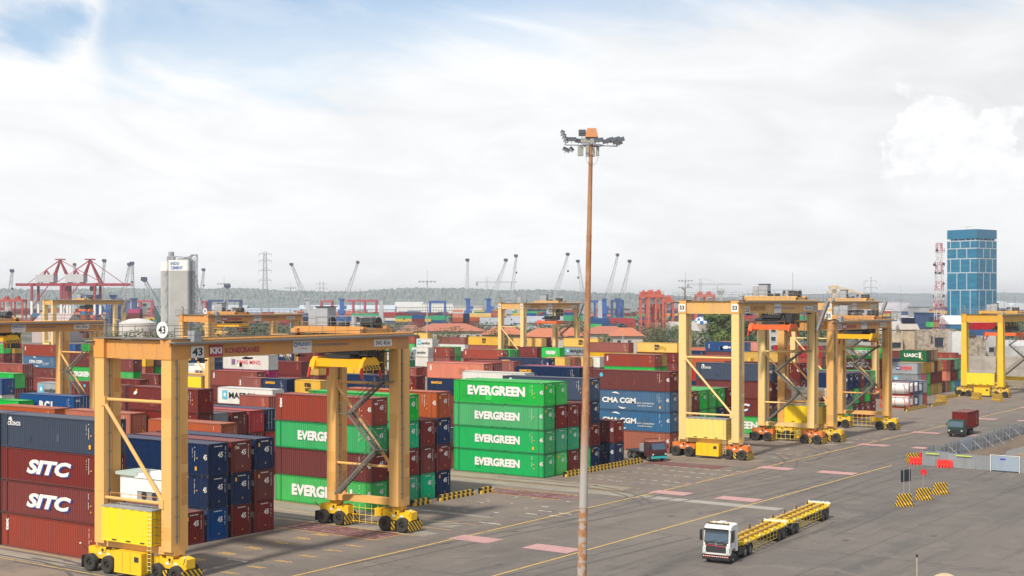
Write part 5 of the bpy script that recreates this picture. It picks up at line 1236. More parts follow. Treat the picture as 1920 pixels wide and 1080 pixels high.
def tractor(x,y,rz):
    """front faces local -y, x to the side"""
    t=thing('tractor_truck','white cab-over tractor truck with black grille pulling yellow trailers','truck',(x,y,0),rz)
    W=1.24
    mb=MB()
    # cab shell: side profile in y-z, front at y=0, rake at windscreen
    prof=[(0.0,.75),(-.02,1.62),(.02,1.80),(.26,2.98),(.42,3.22),(.75,3.36),(2.05,3.40),(2.12,3.25),(2.12,.95),(1.62,.95),(1.50,1.18),(1.05,1.30),(.62,1.18),(.45,.75)]
    def sec(xx,ins):
        return [(xx,a+(ins if a<.3 else 0),b-(ins*.6 if b>3 else 0)) for a,b in prof]
    n=len(prof); xs=[(-W,.16),(-W+.16,.03),(0,0),(W-.16,.03),(W,.16)]; vs=[]
    for xx,ins in xs: vs+=sec(xx,ins)
    fs=[(k*n+i,(k+1)*n+i,(k+1)*n+(i+1)%n,k*n+(i+1)%n) for k in range(len(xs)-1) for i in range(n)]+[tuple(range(n-1,-1,-1)),tuple(range((len(xs)-1)*n,len(xs)*n))]
    mb.add(vs,fs); body=mb.build('cab',M_cabw,t)
    mb=MB(); yf=lambda z,o=0:.02+(z-1.80)/1.18*.24-.035-o
    mb.add([(-1.08,yf(1.92),1.92),(1.08,yf(1.92),1.92),(1.03,yf(2.85),2.85),(-1.03,yf(2.85),2.85)],[(0,1,2,3)]); ws=mb.build('windscreen',M_wind,t)
    mb=MB(); q=[(-1.12,yf(1.84,-.012),1.84),(1.12,yf(1.84,-.012),1.84),(1.08,yf(3.02,-.012),3.02),(-1.08,yf(3.02,-.012),3.02)]; mb.add(q,[(0,1,2,3)]); mb.box(-1.1,1.1,-.10,.10,2.90,3.05); 
    for xx in (-.5,.4): mb.beam((xx,yf(1.9,.02),1.9),(xx+.55,yf(2.15,.03),2.1),.02,.02)
    mb.build('windscreen_surround',M_grill,t)
    mb=MB(); mb.box(-.92,.92,-.05,-.005,.98,1.52,0)
    for i in range(5): mb.box(-.88,.88,-.07,-.045,1.02+i*.10,1.06+i*.10,1)
    mb.box(-1.0,1.0,-.045,.0,1.60,1.82,0); mb.build('grille',[M_grill,mat('grille_bar',(.07,.07,.075),.4,.2,3)],t)
    mb=MB(); mb.beam((-.75,-.06,1.72),(.75,-.06,1.70),.02,.03,0); mb.beam((-.9,-.055,1.60),(.9,-.055,1.53),.012,.05,1); mb.beam((-.9,-.056,1.55),(.9,-.056,1.48),.012,.03,2)
    mb.lathe([(.07,0),(.11,0)],(0,-.06,1.70),'y',12,0); mb.build('badge',[M_galv,M_red,mat('stripe_navy',(.02,.03,.12),.5,0)],t)
    mb=MB(); mb.box(-1.26,1.26,-.08,.35,.34,.80,0); mb.box(-1.20,1.20,-.095,-.075,.60,.68,1)
    for i in range(12): mb.box(-1.18+i*.2,-1.08+i*.2,-.10,-.09,.61,.67,2)
    mb.box(-1.25,1.25,.0,.45,.80,.98,3); mb.build('bumper',[M_grill,M_red,M_white,M_cabw],t)
    for sx in (-1,1):
        mb=MB(); x0,x1=sorted((sx*.95,sx*1.23)); mb.box(x0,x1,-.05,.20,.88,1.42,0); mb.build('headlight',M_lamp,t)
        mb=MB(); x0=sx*1.245; mb.add([(x0,.40,2.0),(x0,1.30,1.95),(x0,1.30,2.85),(x0,.55,2.85)],[(0,1,2,3)]); mb.build('side_window',M_glass,t)
        mb=MB(); a,b=sorted((sx*1.38,sx*1.55)); mb.box(a,b,.05,.30,1.95,2.85,0); mb.tube((sx*1.2,.25,2.9),(sx*1.45,.18,2.9),.03,5); mb.tube((sx*1.2,.25,1.95),(sx*1.45,.18,1.95),.03,5); mb.build('mirror',M_grill,t)
        mb=MB(); a,b=sorted((sx*1.235,sx*1.27)); mb.box(a,b,.45,1.6,.42,.75,0); mb.box(a,b,1.42,1.50,1.3,3.2,1) if False else None; mb.build('step_panel',M_grill,t)
        truck_wheel(t,sx*1.08,1.05,.52,.52,.30,(.32,.32,.31))
        for yy in (4.15,5.45):
            truck_wheel(t,sx*1.10,yy,.52,.52,.26,(.22,.21,.20)); truck_wheel(t,sx*.80,yy,.52,.52,.26,(.22,.21,.20))
        mb=MB(); 
        for yy in (4.15,5.45):
            for k in range(6):
                a0=math.pi*k/6+.0;a1=math.pi*(k+1)/6; a,b=sorted((sx*.62,sx*1.25)); mb.add([(a,yy+.62*math.cos(a0),.52+.62*math.sin(a0)),(b,yy+.62*math.cos(a0),.52+.62*math.sin(a0)),(b,yy+.62*math.cos(a1),.52+.62*math.sin(a1)),(a,yy+.62*math.cos(a1),.52+.62*math.sin(a1))],[(0,1,2,3)])
        mb.box(min(sx*.7,sx*1.2),max(sx*.7,sx*1.2),2.4,3.5,.45,1.05); mb.build('mudguard',M_dark,t)
    mb=MB(); 
    for sx in (-.45,.35): mb.box(sx,sx+.1,.9,6.2,.72,1.0)
    mb.box(-.6,.6,4.2,5.3,1.0,1.12); mb.box(-1.0,.9,2.2,2.5,.8,3.0); mb.tube((-.9,2.3,1),(-.9,2.3,3.3),.09,8); mb.box(-.5,.5,2.5,2.9,.9,1.5)
    mb.build('chassis',M_dark,t)
    mb=MB(); 
    for xx,c_ in ((-.75,0),(-.3,0),(.35,0),(.8,0)): mb.lathe([(0,.14),(.10,.12),(.12,0)],(xx,.85,3.40),'z',10,c_)
    mb.box(-1.0,1.0,.6,.68,3.38,3.46,1); mb.tube((-.9,.5,3.35),(-.95,.2,3.6),.012,4,1); mb.tube((.6,.5,3.35),(.7,.2,3.6),.012,4,1); mb.box(-.3,.3,1.2,1.9,3.38,3.5,2); mb.build('beacon',[M_orange,M_dark,M_cabw],t)
    mb=MB()
    for sx in (-1,1):
        a,b=sorted((sx*1.245,sx*1.255)); mb.box(a,b,1.38,1.41,.98,2.9); mb.box(a,b,.50,.53,1.35,2.0); mb.box(a,b,1.15,1.33,1.78,1.83)
    mb.build('door_seam',M_grill,t)
    mb=MB(); mb.lathe([(0,-.1),(.11,-.05),(.12,.08),(0,.14)],(.45,.62,2.35),'z',10,0); mb.tbox(.2,.7,.5,.8,1.9,2.25,.08,.05,1); mb.build('driver_seat',[M_dark,mat('seat_grey',(.15,.15,.16),.8,.2,3)],t)
    return t
def skeletal(x,y,rz,label,z0=1.15,ln=12.6,name='skeletal_trailer',leg=True):
    t=thing(name,label,'trailer',(x,y,0),rz,'yellow skeletal trailers behind the white truck')
    mb=MB()
    for sx in (-.52,.42): mb.box(sx,sx+.11,.3,ln,z0,z0+.32,0)
    for i in range(9): mb.box(-1.16,1.16,.8+i*(ln-1.2)/8.5,.93+i*(ln-1.2)/8.5,z0+.05,z0+.24,0)
    mb.box(-.95,.95,0,.35,z0-.05,z0+.3,0); mb.box(-1.2,1.2,.35,.5,z0+.0,z0+.3,0); mb.box(-1.22,1.22,ln-.18,ln,z0-.05,z0+.35,0)
    for sx in (-1.2,1.10):
        mb.box(sx,sx+.1,.5,ln,z0+.02,z0+.14,0)
    fr=mb.build('frame',M_tyel,t)
    mb=MB()
    for sx in (-.56,.38): mb.box(sx,sx+.19,.35,ln-.1,z0+.325,z0+.37,0)
    mb.build('deck_rail',M_beamr,t)
    mb=MB()
    for i in range(4):
        yy=.9+i*(ln-1.8)/3
        for sx in (-1.28,1.28):
            a,b=sorted((sx,sx*.86)); mb.tbox(a,b,yy,yy+.55,z0+.2,z0+(.55 if sx<0 else .40),.02,.10,0 if sx<0 else 2); mb.box(min(sx,sx*1.015),max(sx,sx*1.015),yy+.08,yy+.45,z0+.22,z0+.36,1)
    mb.build('container_guide',[mat('guide_brown',(.22,.13,.09),.7,.5,2),M_white,M_tyel],t)
    mb=MB(); mb.box(-1.2,1.2,ln+.002,ln+.10,z0+.25,z0+.48)
    for i in range(5): mb.box(-1.2+.5*i,-1.0+.5*i,ln-.05,ln+.12,z0+.48,z0+.53)
    mb.build('end_beam',M_white,t)
    mb=MB()
    for sx in (-1.15,1.15):
        y0,y1=2.6,ln-3.0
        mb.tube((sx,y0,.45),(sx,y1,.45),.035,5); mb.tube((sx,y0,z0),(sx,y0+.4,.45),.035,5)
        for i in range(8):
            yy=y0+.4+i*(y1-y0-.4)/7; mb.tube((sx,yy,.45),(sx,yy,z0+.05),.03,5)
        mb.tube((sx,y0+.2,.8),(sx,y1,.8),.025,5)
    if leg:
        for sx in (-.7,.7): mb.box(sx-.06,sx+.06,2.3,2.42,.25,z0)
    mb.build('side_guard',M_tyel,t)
    for i in range(2):
        yy=ln-2.35+i*1.3
        for sx in (-1,1):
            truck_wheel(t,sx*1.10,yy,.50,.5,.26,(.10,.09,.08)); truck_wheel(t,sx*.80,yy,.50,.5,.26,(.10,.09,.08))
    mb=MB(); 
    for i in range(2): mb.tube((-1.1,ln-2.35+i*1.3,.5),(1.1,ln-2.35+i*1.3,.5),.07,6)
    for sx in (-1.15,.75): mb.box(sx,sx+.4,ln-.35,ln-.31,.25,z0)
    mb.box(-.9,.9,ln-3,ln-.5,z0-.25,z0-.02); mb.build('axle',M_dark,t); return t
rz=R_(5.6)
SC=.93
tractor(-51.4,101.75,rz).scale=(SC,SC,SC)
def along(d): return (-51.4-math.sin(rz)*d,101.75+math.cos(rz)*d)
a=along(3.1); s_=skeletal(a[0],a[1],rz,'yellow skeletal trailer coupled directly behind the white tractor truck'); s_.scale=(SC,SC,SC)
# dolly between the trailers
a=along(15.1); t=thing('dolly','dark two-axle dolly joining the two yellow trailers','dolly',(a[0],a[1],0),rz-R_(1)); t.scale=(SC,SC,SC); mb=MB(); mb.box(-.5,.5,.8,3.6,.75,1.0); mb.beam((0,-.4,.8),(0,1,.8),.15,.15); mb.box(-1.2,1.2,.3,.8,.7,.9); mb.build('frame',M_dark,t)
for yy in (1.5,2.75):
    for sx in (-1,1): truck_wheel(t,sx*1.10,yy,.5,.5,.26,(.10,.09,.08)); truck_wheel(t,sx*.80,yy,.5,.5,.26,(.10,.09,.08))
a=along(16.0); s_=skeletal(a[0],a[1],rz-R_(.5),'rear yellow skeletal trailer, second behind the white tractor truck',1.2,12.6); s_.scale=(SC,SC,SC)
# ---- older trucks
def old_truck(x,y,rz,label,cc,low,roof,load=None,deck='flat'):
    t=thing('old_truck',label,'truck',(x,y,0),rz); W=1.2
    mb=MB(); prof=[(0,.65),(-.02,1.55),(.30,2.45),(.45,2.58),(1.7,2.60),(1.78,2.45),(1.78,.7)]
    mb.prism([(a,b) for a,b in prof],-W,W,'x'); mb.build('cab',cc,t)
    mb=MB(); mb.add([(-1.05,-.035+.03,1.62),(1.05,-.005,1.62),(1.0,.26,2.40),(-1.0,.26,2.40)],[(0,1,2,3)]); mb.build('windscreen',M_wind,t)
    mb=MB(); mb.box(-W+.02,W-.02,.5,1.76,2.60,2.66); mb.build('roof',roof,t)
    mb=MB(); mb.box(-W-.02,W+.02,-.12,.12,.45,.75,0); mb.box(-.8,.8,-.06,-.0,.85,1.2,1); mb.build('bumper',[low,M_grill],t)
    for sx in (-1,1):
        mb=MB(); a,b=sorted((sx*.85,sx*1.1)); mb.box(a,b,-.07,-.0,.9,1.1); mb.build('headlight',M_lamp,t)
        mb=MB(); mb.add([(sx*1.206,.42,1.6),(sx*1.206,1.3,1.6),(sx*1.206,1.3,2.35),(sx*1.206,.62,2.35)],[(0,1,2,3)]); mb.build('side_window',M_glass,t)
        mb=MB(); a,b=sorted((sx*1.3,sx*1.42)); mb.box(a,b,.0,.15,1.7,2.2); mb.tube((sx*1.2,.2,2.2),(sx*1.36,.1,2.2),.02,4); mb.build('mirror',M_grill,t)
        truck_wheel(t,sx*1.02,.95,.5,.5,.28,(.12,.11,.10))
        for yy in (4.6,5.8): truck_wheel(t,sx*1.02,yy,.5,.5,.28,(.12,.11,.10)); truck_wheel(t,sx*.72,yy,.5,.5,.28,(.12,.11,.10))
    mb=MB()
    for sx in (-.45,.35): mb.box(sx,sx+.1,.8,8.6 if load else 6.6,.78,1.02)
    mb.box(-1.15,1.15,2.2,8.6 if load else 6.6,1.02,1.18); mb.box(-.9,.9,1.85,2.2,.8,2.3); mb.build('chassis',M_dark,t)
    if not load:
        mb=MB(); mb.box(-1.1,-.1,2.1,3.2,1.2,2.2,0); mb.tube((-1.1,2.0,2.5),(1.1,2.0,2.5),.04,5,1); mb.tube((-1.1,2.0,1.2),(-1.1,2.0,2.9),.04,5,1); mb.tube((1.1,2.0,1.2),(1.1,2.0,2.9),.04,5,1); mb.tube((-1.1,2.0,2.9),(1.1,2.0,2.9),.04,5,1)
        mb.box(.1,1.1,2.3,4.0,1.2,1.7,1); mb.build('deck_gear',[mat('gear_grey',(.28,.29,.30),.6,.4,2),M_dark],t)
    return t
old_truck(-68.2,217.6,R_(2),'dark green old truck driving this way carrying a dark red container',mat('cab_dark_green',(.018,.055,.05),.4,.3,2),M_grill,mat('cab_dark_green',(0,0,0)),load=True)
tt=thing('shipping_container','dark red container riding on the dark green truck','container',(-68.2-1.22,220.0,1.19),0,'container carried by truck')
tt.rotation_euler.z=R_(90); tt.location=(-68.3+1.22,220.0,1.19)
tt.location.y=226.1; 
for nm_,me_ in (('shell',shell_mesh(6.058,2.579,'m')),('frame',frame_mesh(6.058,2.579,'m')),('end_panel',end_mesh(6.058,2.579,'m','panel')),('marking',mark_mesh(6.058,2.579,False,2,''))): link(nm_,me_,tt)
old_truck(-90.0,161.6,R_(62),'maroon and teal old truck with a rusty roof beside the light blue containers',mat('cab_maroon',(.075,.014,.025),.4,.4,2,rust=.1),mat('bumper_teal',(.02,.42,.45),.4,.3,2),mat('roof_faded_red',(.40,.15,.10),.6,.5,2))
# ================================================================== far surroundings
def interp(pts,x):
    for (a,ya),(b,yb) in zip(pts,pts[1:]):
        if a<=x<=b: return ya+(yb-ya)*(x-a)/(b-a)
    return pts[0][1] if x<pts[0][0] else pts[-1][1]
def mixmat(name,c0,c1,scale,a=.4,b=.6,rough=.9,detail=8):
    m=bpy.data.materials.new(name); MATS[name]=m; m.use_nodes=True; t=m.node_tree; q=t.nodes['Principled BSDF']; q.inputs['Roughness'].default_value=rough
    co=t.nodes.new('ShaderNodeTexCoord'); n=t.nodes.new('ShaderNodeTexNoise'); n.inputs['Scale'].default_value=scale; n.inputs['Detail'].default_value=detail; n.inputs['Roughness'].default_value=.65; t.links.new(co.outputs['Object'],n.inputs['Vector'])
    r=t.nodes.new('ShaderNodeValToRGB'); t.links.new(n.outputs['Fac'],r.inputs[0]); e=r.color_ramp.elements; e[0].position=a; e[0].color=(*c0,1); e[1].position=b; e[1].color=(*c1,1); t.links.new(r.outputs[0],q.inputs['Base Color']); return m
def ridge(name,prof,D0,D1,m,seed,nx=260,nd=10,rough=4):
    r=random.Random(seed); vs=[]; X0=prof[0][0];X1=prof[-1][0]
    for j in range(nd+1):
        f=j/nd; D=D0+(D1-D0)*f
        for i in range(nx+1):
            x=X0+(X1-X0)*i/nx; z=max(1,zat(interp(prof,x),D1))*math.sin(min(1,f*1.05)*math.pi/2)**1.3
            z+=(r.uniform(-1,1)*rough*.5+rough*math.sin(i*.21+j*1.7+seed)*.5+rough*.6*math.sin(i*.07+j*.9))*min(1,f*2)
            if i in(0,nx) or j==0: z=-3
            p=at(x,D); vs.append((p[0],p[1],max(-3,z)))
    fs=[(j*(nx+1)+i,j*(nx+1)+i+1,(j+1)*(nx+1)+i+1,(j+1)*(nx+1)+i) for j in range(nd) for i in range(nx)]
    mb=MB(); mb.add(vs,fs); tag(mb.build(name,m,smooth=False),kind='structure')
ridge('hills',[(-500,549),(-200,545),(20,543),(120,545),(300,542),(420,543),(520,546),(620,548),(680,548),(740,545),(800,542),(860,541),(930,545),(1000,547),(1060,547),(1120,550),(1180,551),(1260,557),(1340,561),(1420,563)],2500,3700,mixmat('hazed_hill_vegetation',(.09,.125,.125),(.21,.235,.22),.03,.35,.65),3,nx=620,nd=14,rough=4.5)  # distance haze mixed into the vegetation colour, paler and bluer than the plants
ridge('far_hills',[(1150,562),(1400,556),(1500,553),(1600,549),(1700,552),(1800,551),(1900,549),(2050,552),(2400,556)],5200,7000,mixmat('hazed_far_hill_vegetation',(.12,.15,.17),(.18,.21,.23),.004),9,nx=120,nd=5,rough=4)  # blue-grey of distant haze painted into the far slopes' colour
# ---- leafy trees
LEAFM=[]
for nme,c0,c1 in (('leaf_green',(.030,.062,.016),(.11,.165,.03)),('leaf_dark',(.022,.05,.02),(.07,.115,.035)),('leaf_olive',(.065,.072,.025),(.17,.165,.06)),('leaf_dry',(.12,.09,.06),(.22,.18,.13)),('leaf_bright',(.03,.07,.012),(.14,.19,.035))):
    LEAFM.append(mixmat(nme,c0,c1,.55,.3,.7,.8,4))
M_bark=mat('bark',(.12,.09,.065),.9,.5,3)
TREEC={}
def crown_mesh(v,m,n=900,leaf=.55,flat=1.0,loose=0.0):
    key=(v,m,n,leaf,flat,loose)
    if key in TREEC: return TREEC[key]
    r=random.Random(v*31+5); mb=MB(); lobes=[]
    for i in range(13):
        a=r.uniform(0,6.283); q=r.uniform(.0,.62)**.8; zz=r.uniform(-.45,.62)
        lobes.append((q*math.cos(a),q*math.sin(a),zz*flat,r.uniform(.24,.46)*(1-.25*abs(zz))))
    for i in range(n):
        lx,ly,lz,lr=lobes[r.randrange(len(lobes))]
        u=r.gauss(0,1);vv=r.gauss(0,1);w=r.gauss(0,1);nn=math.sqrt(u*u+vv*vv+w*w)+1e-6; rad=lr*(r.uniform(.55,1.06)**.6)*(1+loose*r.random())
        c=Vector((lx+u/nn*rad,ly+vv/nn*rad,lz+w/nn*rad*.85*flat))
        nrm=Vector((u,vv,w+.5)).normalized()+Vector((r.uniform(-.7,.7),r.uniform(-.7,.7),r.uniform(-.7,.7))); nrm.normalize()
        x=nrm.orthogonal().normalized(); y=nrm.cross(x); s=leaf*r.uniform(.6,1.3)*.5; a=r.uniform(0,3.14); x2=x*math.cos(a)+y*math.sin(a); y2=nrm.cross(x2)
        mb.add([c-x2*s-y2*s*.3,c+y2*s*.75,c+x2*s-y2*s*.3,c-y2*s*.8],[(0,1,2,3)])
    o=mb.build('crown',LEAFM[m]); me=o.data; bpy.data.objects.remove(o); TREEC[key]=me; return me
def trunk_mesh(v):
    if ('tr',v) in TREEC: return TREEC[('tr',v)]
    r=random.Random(v+3); mb=MB(); mb.tube((0,0,0),(.03,.02,.55),.045,7,0,.03)
    for i in range(6):
        a=i*1.05+r.uniform(-.3,.3); mb.tube((.02,.01,.35+.05*i),(.32*math.cos(a),.32*math.sin(a),.70+.04*i),.02,5,0,.008)
    o=mb.build('trunk',M_bark); me=o.data; bpy.data.objects.remove(o); TREEC[('tr',v)]=me; return me
def tree(x,y,hh,wd,m,label,v=0,n=900,flat=1.0,loose=.1,grp='trees beyond the container yard',leaf=None):
    t=thing('leafy_tree',label,'tree',(x,y,0),v*1.3,grp)
    tr=link('trunk',trunk_mesh(v%3),t); tr.scale=(hh,hh,hh)
    cr=link('crown',crown_mesh(v%5,m,n,leaf or .085,1.0,loose),t,(0,0,hh*.62)); cr.scale=(wd*.62,wd*.62,hh*.46)
    return t
kinds=[(1,'dark green'),(2,'olive green'),(3,'dry brownish'),(0,'mid green'),(4,'bright green')]
rr=random.Random(21); i=0
spots=[]
for x in range(764,1275,17): spots.append((x+rr.uniform(-5,5),rr.choice([540,575,610]),rr.uniform(26,40)))
for x in (236,252,268,286,376,392,440,470,1300,1440,1655,1672,1790,1800,840,1220,1240,1262,620,660): spots.append((x,rr.choice([520,560,600]),rr.uniform(28,42)))
rowx={}
for x,D,tall in sorted(spots):
    i+=1; k=rr.choice([0,0,1,1,2,2,3,4]) ; m_,nm=kinds[k]; p=at(x,D); px=D/FP
    hgt=max(6,zat(640-tall*1.0,D)) ; hgt=min(13.0,max(5.5,(640-(640-tall))*px*1.0+3.0))
    where='left of the lamp mast' if x<1085 else 'right of the lamp mast'
    near='behind the left cranes' if x<700 else ('beyond the yellow containers' if x<1000 else ('by the tiled roofs' if x<1280 else 'near the glass tower side'))
    rk=rowx.setdefault((k,near),0); rowx[(k,near)]+=1
    tree(p[0],p[1],hgt,hgt*rr.uniform(.95,1.5),m_,f"{nm} tree {near}, {ORD[rk]} of its kind from the left",v=i,n=700,loose=.25 if m_!=3 else .9)
p=at(1352,500); 
for dx,sx,hh in ((0,1.0,1.0),): tree(p[0],p[1],17.6,13.5,4,'big rounded green tree standing behind crane 53',v=2,n=6000,leaf=.10,loose=.04)
p=at(1392,512); tree(p[0],p[1],16.2,12,1,'large darker green tree right beside the big rounded one',v=4,n=4500,leaf=.10,loose=.04)
for i_,(x_,h_,m_) in enumerate(((238,10.6,1),(262,11.6,2),(288,12.4,0))): p=at(x_,465); tree(p[0],p[1],h_,h_*1.25,m_,('dark green tree at the left foot of the round white tank','olive tree in front of the middle of the round white tank','green tree at the right foot of the round white tank')[i_],v=i_+1,n=900,loose=.15)
# low woodland and scrub mass
def scrub(name,x0,x1,D0,D1,n,h0,h1,m,seed):
    r=random.Random(seed); mb=MB()
    for i in range(n):
        D=r.uniform(D0,D1); x=r.uniform(x0,x1); p=Vector(at(x,D)); H=r.uniform(h0,h1)*(.6+.5*math.sin(x*.045+seed)**2)
        for q in range(22):
            c=p+Vector((r.gauss(0,1.9),r.gauss(0,1.9),abs(r.gauss(.5,.3))*H)); nrm=Vector((r.uniform(-1,1),r.uniform(-1,1),r.uniform(.1,1.2))).normalized(); a=nrm.orthogonal().normalized(); b=nrm.cross(a); s=r.uniform(.5,1.1)
            mb.add([c-a*s-b*s*.4,c+b*s*.8,c+a*s-b*s*.3,c-b*s*.8],[(0,1,2,3)])
    tag(mb.build(name,LEAFM[m]),{'woodland':'low mass of dark trees along the far side of the yard','scrub':'greenish scrub between the yard and the port'}.get(name,'trees'),'trees',kind='stuff')
scrub('woodland',230,1450,640,900,650,4,9,1,5); scrub('scrub',230,1950,900,1500,500,3,7,2,8); scrub('woodland',1440,1960,700,1300,420,3,6,1,12)
# ---- tiled roof houses
def house(x0,x1,D,yt,label,c,rz=0,depth=16,name='tiled_roof_house',wallc=(.5,.46,.40),rise=.45):
    px=D/FP; w=(x1-x0)*px; p=at((x0+x1)/2,D); zt=zat(yt,D); t=thing(name,label,'house',(p[0],p[1],0),YAW+rz,'tiled roofs beyond the yard')
    zr=zt-depth*rise*.42; m=mat('tile_'+name+str(int(c[0]*100)),c,.85,.7,.5,rust=.2,rustc=tuple(v*.45 for v in c),streak=False); mb=MB(); e=1.0; hip=min(depth*.45,w*.3)
    a=[(-w/2-e,-e,zr),(w/2+e,-e,zr),(w/2+e,depth+e,zr),(-w/2-e,depth+e,zr),(-w/2+hip,depth/2,zt),(w/2-hip,depth/2,zt)]
    mb.add(a,[(0,1,5,4),(1,2,5),(2,3,4,5),(3,0,4),(3,2,1,0)]); mb.build('roof',m,t)
    mb=MB(); mb.box(-w/2,w/2,0,depth,0,zr-.05); mb.build('wall',mat('house_wall_%d'%int(wallc[0]*100),wallc,.9,.5,.6),t)
    mb=MB()
    for i in range(max(2,int(w/4))): mb.box(-w/2+1.5+i*4,-w/2+2.8+i*4,-.05,-.003,max(1,zr-3),max(1.5,zr-1.6))
    mb.build('window',M_glass,t)
    return t
TL=(.42,.14,.085); TL2=(.50,.16,.07); TL3=(.34,.15,.10)
for a_ in ((775,905,560,607,'broad terracotta hipped roof left of the portal crane, widest of the tiled roofs',TL),(905,985,545,613,'orange tiled roof just right of the broad hipped roof',TL2),(985,1060,520,616,'bright orange tiled roof under the orange spreader crane',TL2),(1000,1046,480,622,'small orange roof in front of the bright orange one',TL2),
    (1046,1090,530,615,'tiled roof right behind the lamp mast left side',TL2),(1095,1185,560,612,'terracotta roof right of the lamp mast',TL),(1150,1205,520,615,'orange roof end by the dark trees',TL2),(745,790,600,610,'weathered red roof beside crane 43 girder end',TL3)): house(*a_[:6] if False else a_[:4],a_[4],a_[5])
# ---- simple sheds and blocks
def shed(x0,x1,D,yt,label,c,roofc=None,depth=30,name='warehouse',cat='building',style='flat',base=0,win=0,band=None,rz=YAW,grp=None):
    px=D/FP; w=(x1-x0)*px; p=at((x0+x1)/2,D); zt=zat(yt,D); t=thing(name,label,cat,(p[0],p[1],base),rz,grp)
    mw=mat('wall_%d_%d_%d'%tuple(int(v*100) for v in c),c,.8,.4,.15); rc=roofc or tuple(v*.8 for v in c); mr=mat('roof_%d_%d_%d'%tuple(int(v*100) for v in rc),rc,.7,.4,.1,streak=False)
    mb=MB(); zw=zt if style=='flat' else zt*.62+.2; mb.box(-w/2,w/2,0,depth,0,zw); mb.build('wall',mw,t)
    mb=MB()
    if style=='flat': mb.box(-w/2-.4,w/2+.4,-.4,depth+.4,zw+.003,zw+.5)
    elif style=='gable': mb.prism([(-.5,zw+.003),(depth/2,zt),(depth+.5,zw+.003)],-w/2-.5,w/2+.5,'x')
    elif style=='gablex': mb.prism([(-w/2-.5,zw+.003),(0,zt),(w/2+.5,zw+.003)],-.5,depth+.5,'y')
    else:
        n=12; mb.prism([(-w/2*math.cos(math.pi*i/n),zw+.003+(zt-zw)*math.sin(math.pi*i/n)) for i in range(n+1)],-.5,depth+.5,'y')
    mb.build('roof',mr,t)
    if win:
        mb=MB(); 
        for k in range(max(1,int(zw/3.6))):
            for i in range(win): a=-w/2+(i+.3)*w/win; mb.box(a,a+w/win*.42,-.06,-.003,1.2+k*3.6,2.6+k*3.6)
        mb.build('window',M_glass,t)
    if band: mb=MB(); mb.box(-w/2-.02,w/2+.02,-.08,-.003,zw*band[0],zw*band[1]); mb.build('band',mat('band_%d'%int(band[2][0]*100+band[2][2]*10),band[2],.6,.2,.3),t)
    return t
W_=(.62,.62,.60);G_=(.36,.38,.40);Bl=(.05,.20,.42)
for a_,k_ in (((1650,1698,1500,567,'long pale warehouse roof left of the telecom mast',W_),dict(style='gable',roofc=(.42,.40,.42),depth=60)),((1690,1722,1150,568,'grey gabled hall with dark blue eaves by the telecom mast',(.55,.56,.58)),dict(style='gablex',roofc=(.36,.36,.40),band=(.75,.98,(.05,.08,.2)))),
    ((1724,1742,1050,576,'grey box shaped hall right of the gabled hall',G_),{}),((1716,1760,900,595,'low white roofed shed in front of the telecom mast',W_),dict(style='gable')),((1782,1862,760,592,'bright blue warehouse with a pale roof below the glass tower',(.012,.15,.34)),dict(style='gable',roofc=(.62,.66,.68),rz=YAW)),
    ((1742,1760,800,588,'dark blue shed left of the telecom mast foot',(.02,.07,.20)),{}),((1866,1896,1300,565,'pale blue warehouse right of the glass tower',(.30,.42,.55)),dict(style='arch',roofc=(.5,.54,.58))),((1890,1935,1350,568,'second blue warehouse right of the glass tower',(.22,.36,.52)),dict(style='arch',roofc=(.5,.54,.58))),
    ((1600,1655,1250,572,'white sheds in the haze above the crane machinery',W_),dict(style='gable')),((740,792,1900,566,'pale port shed left of the first lamp post',W_),dict(style='gable')),((790,850,1700,570,'white multi-storey port office beyond the trees',(.7,.7,.68)),dict(win=12)),((850,905,1650,574,'cream port building with rows of windows',(.6,.58,.52)),dict(win=14)),
    ((900,960,800,596,'grey roofed depot behind the trees',G_),dict(style='gable',roofc=(.30,.33,.36))),((960,1050,860,593,'long grey shed behind the portal crane',(.42,.44,.46)),dict(style='gable',roofc=(.34,.36,.40))),((1262,1310,640,604,'grey hall with a wide low roof beside the big tree',(.30,.28,.26)),dict(style='gable',roofc=(.42,.40,.37))),
    ((240,262,1500,570,'white ship-like block below the mobile cranes',W_),dict(win=8)),((290,300,900,575,'dark green shed left of the silo',(.03,.10,.10)),{}),((340,460,1700,572,'long pale port shed right of the silo',(.5,.52,.55)),dict(style='gable')),((430,560,1500,578,'bluish warehouse roofs under the pylon',(.25,.33,.45)),dict(style='gable',roofc=(.35,.42,.52))),
    ((560,740,1800,572,'long white transit shed behind the trolley of crane 43',(.55,.57,.60)),dict(style='gable',roofc=(.45,.5,.56))),((60,120,700,588,'low pale pink roof behind the left crane girder',(.50,.40,.38)),dict(style='gable',roofc=(.50,.40,.38))),((1300,1345,1400,570,'pale shed row behind the dome',(.5,.5,.52)),{}),((1560,1600,1500,572,'blue white shed behind crane 52',(.3,.4,.55)),dict(style='gable')),
    ((1880,1960,420,640,'white storage shed behind the right gantry crane',(.6,.6,.6)),dict(style='gable')),((1640,1700,640,600,'pale low roofs beside the red and navy container pair',(.55,.53,.50)),dict(style='gable'))): shed(*a_,**k_)
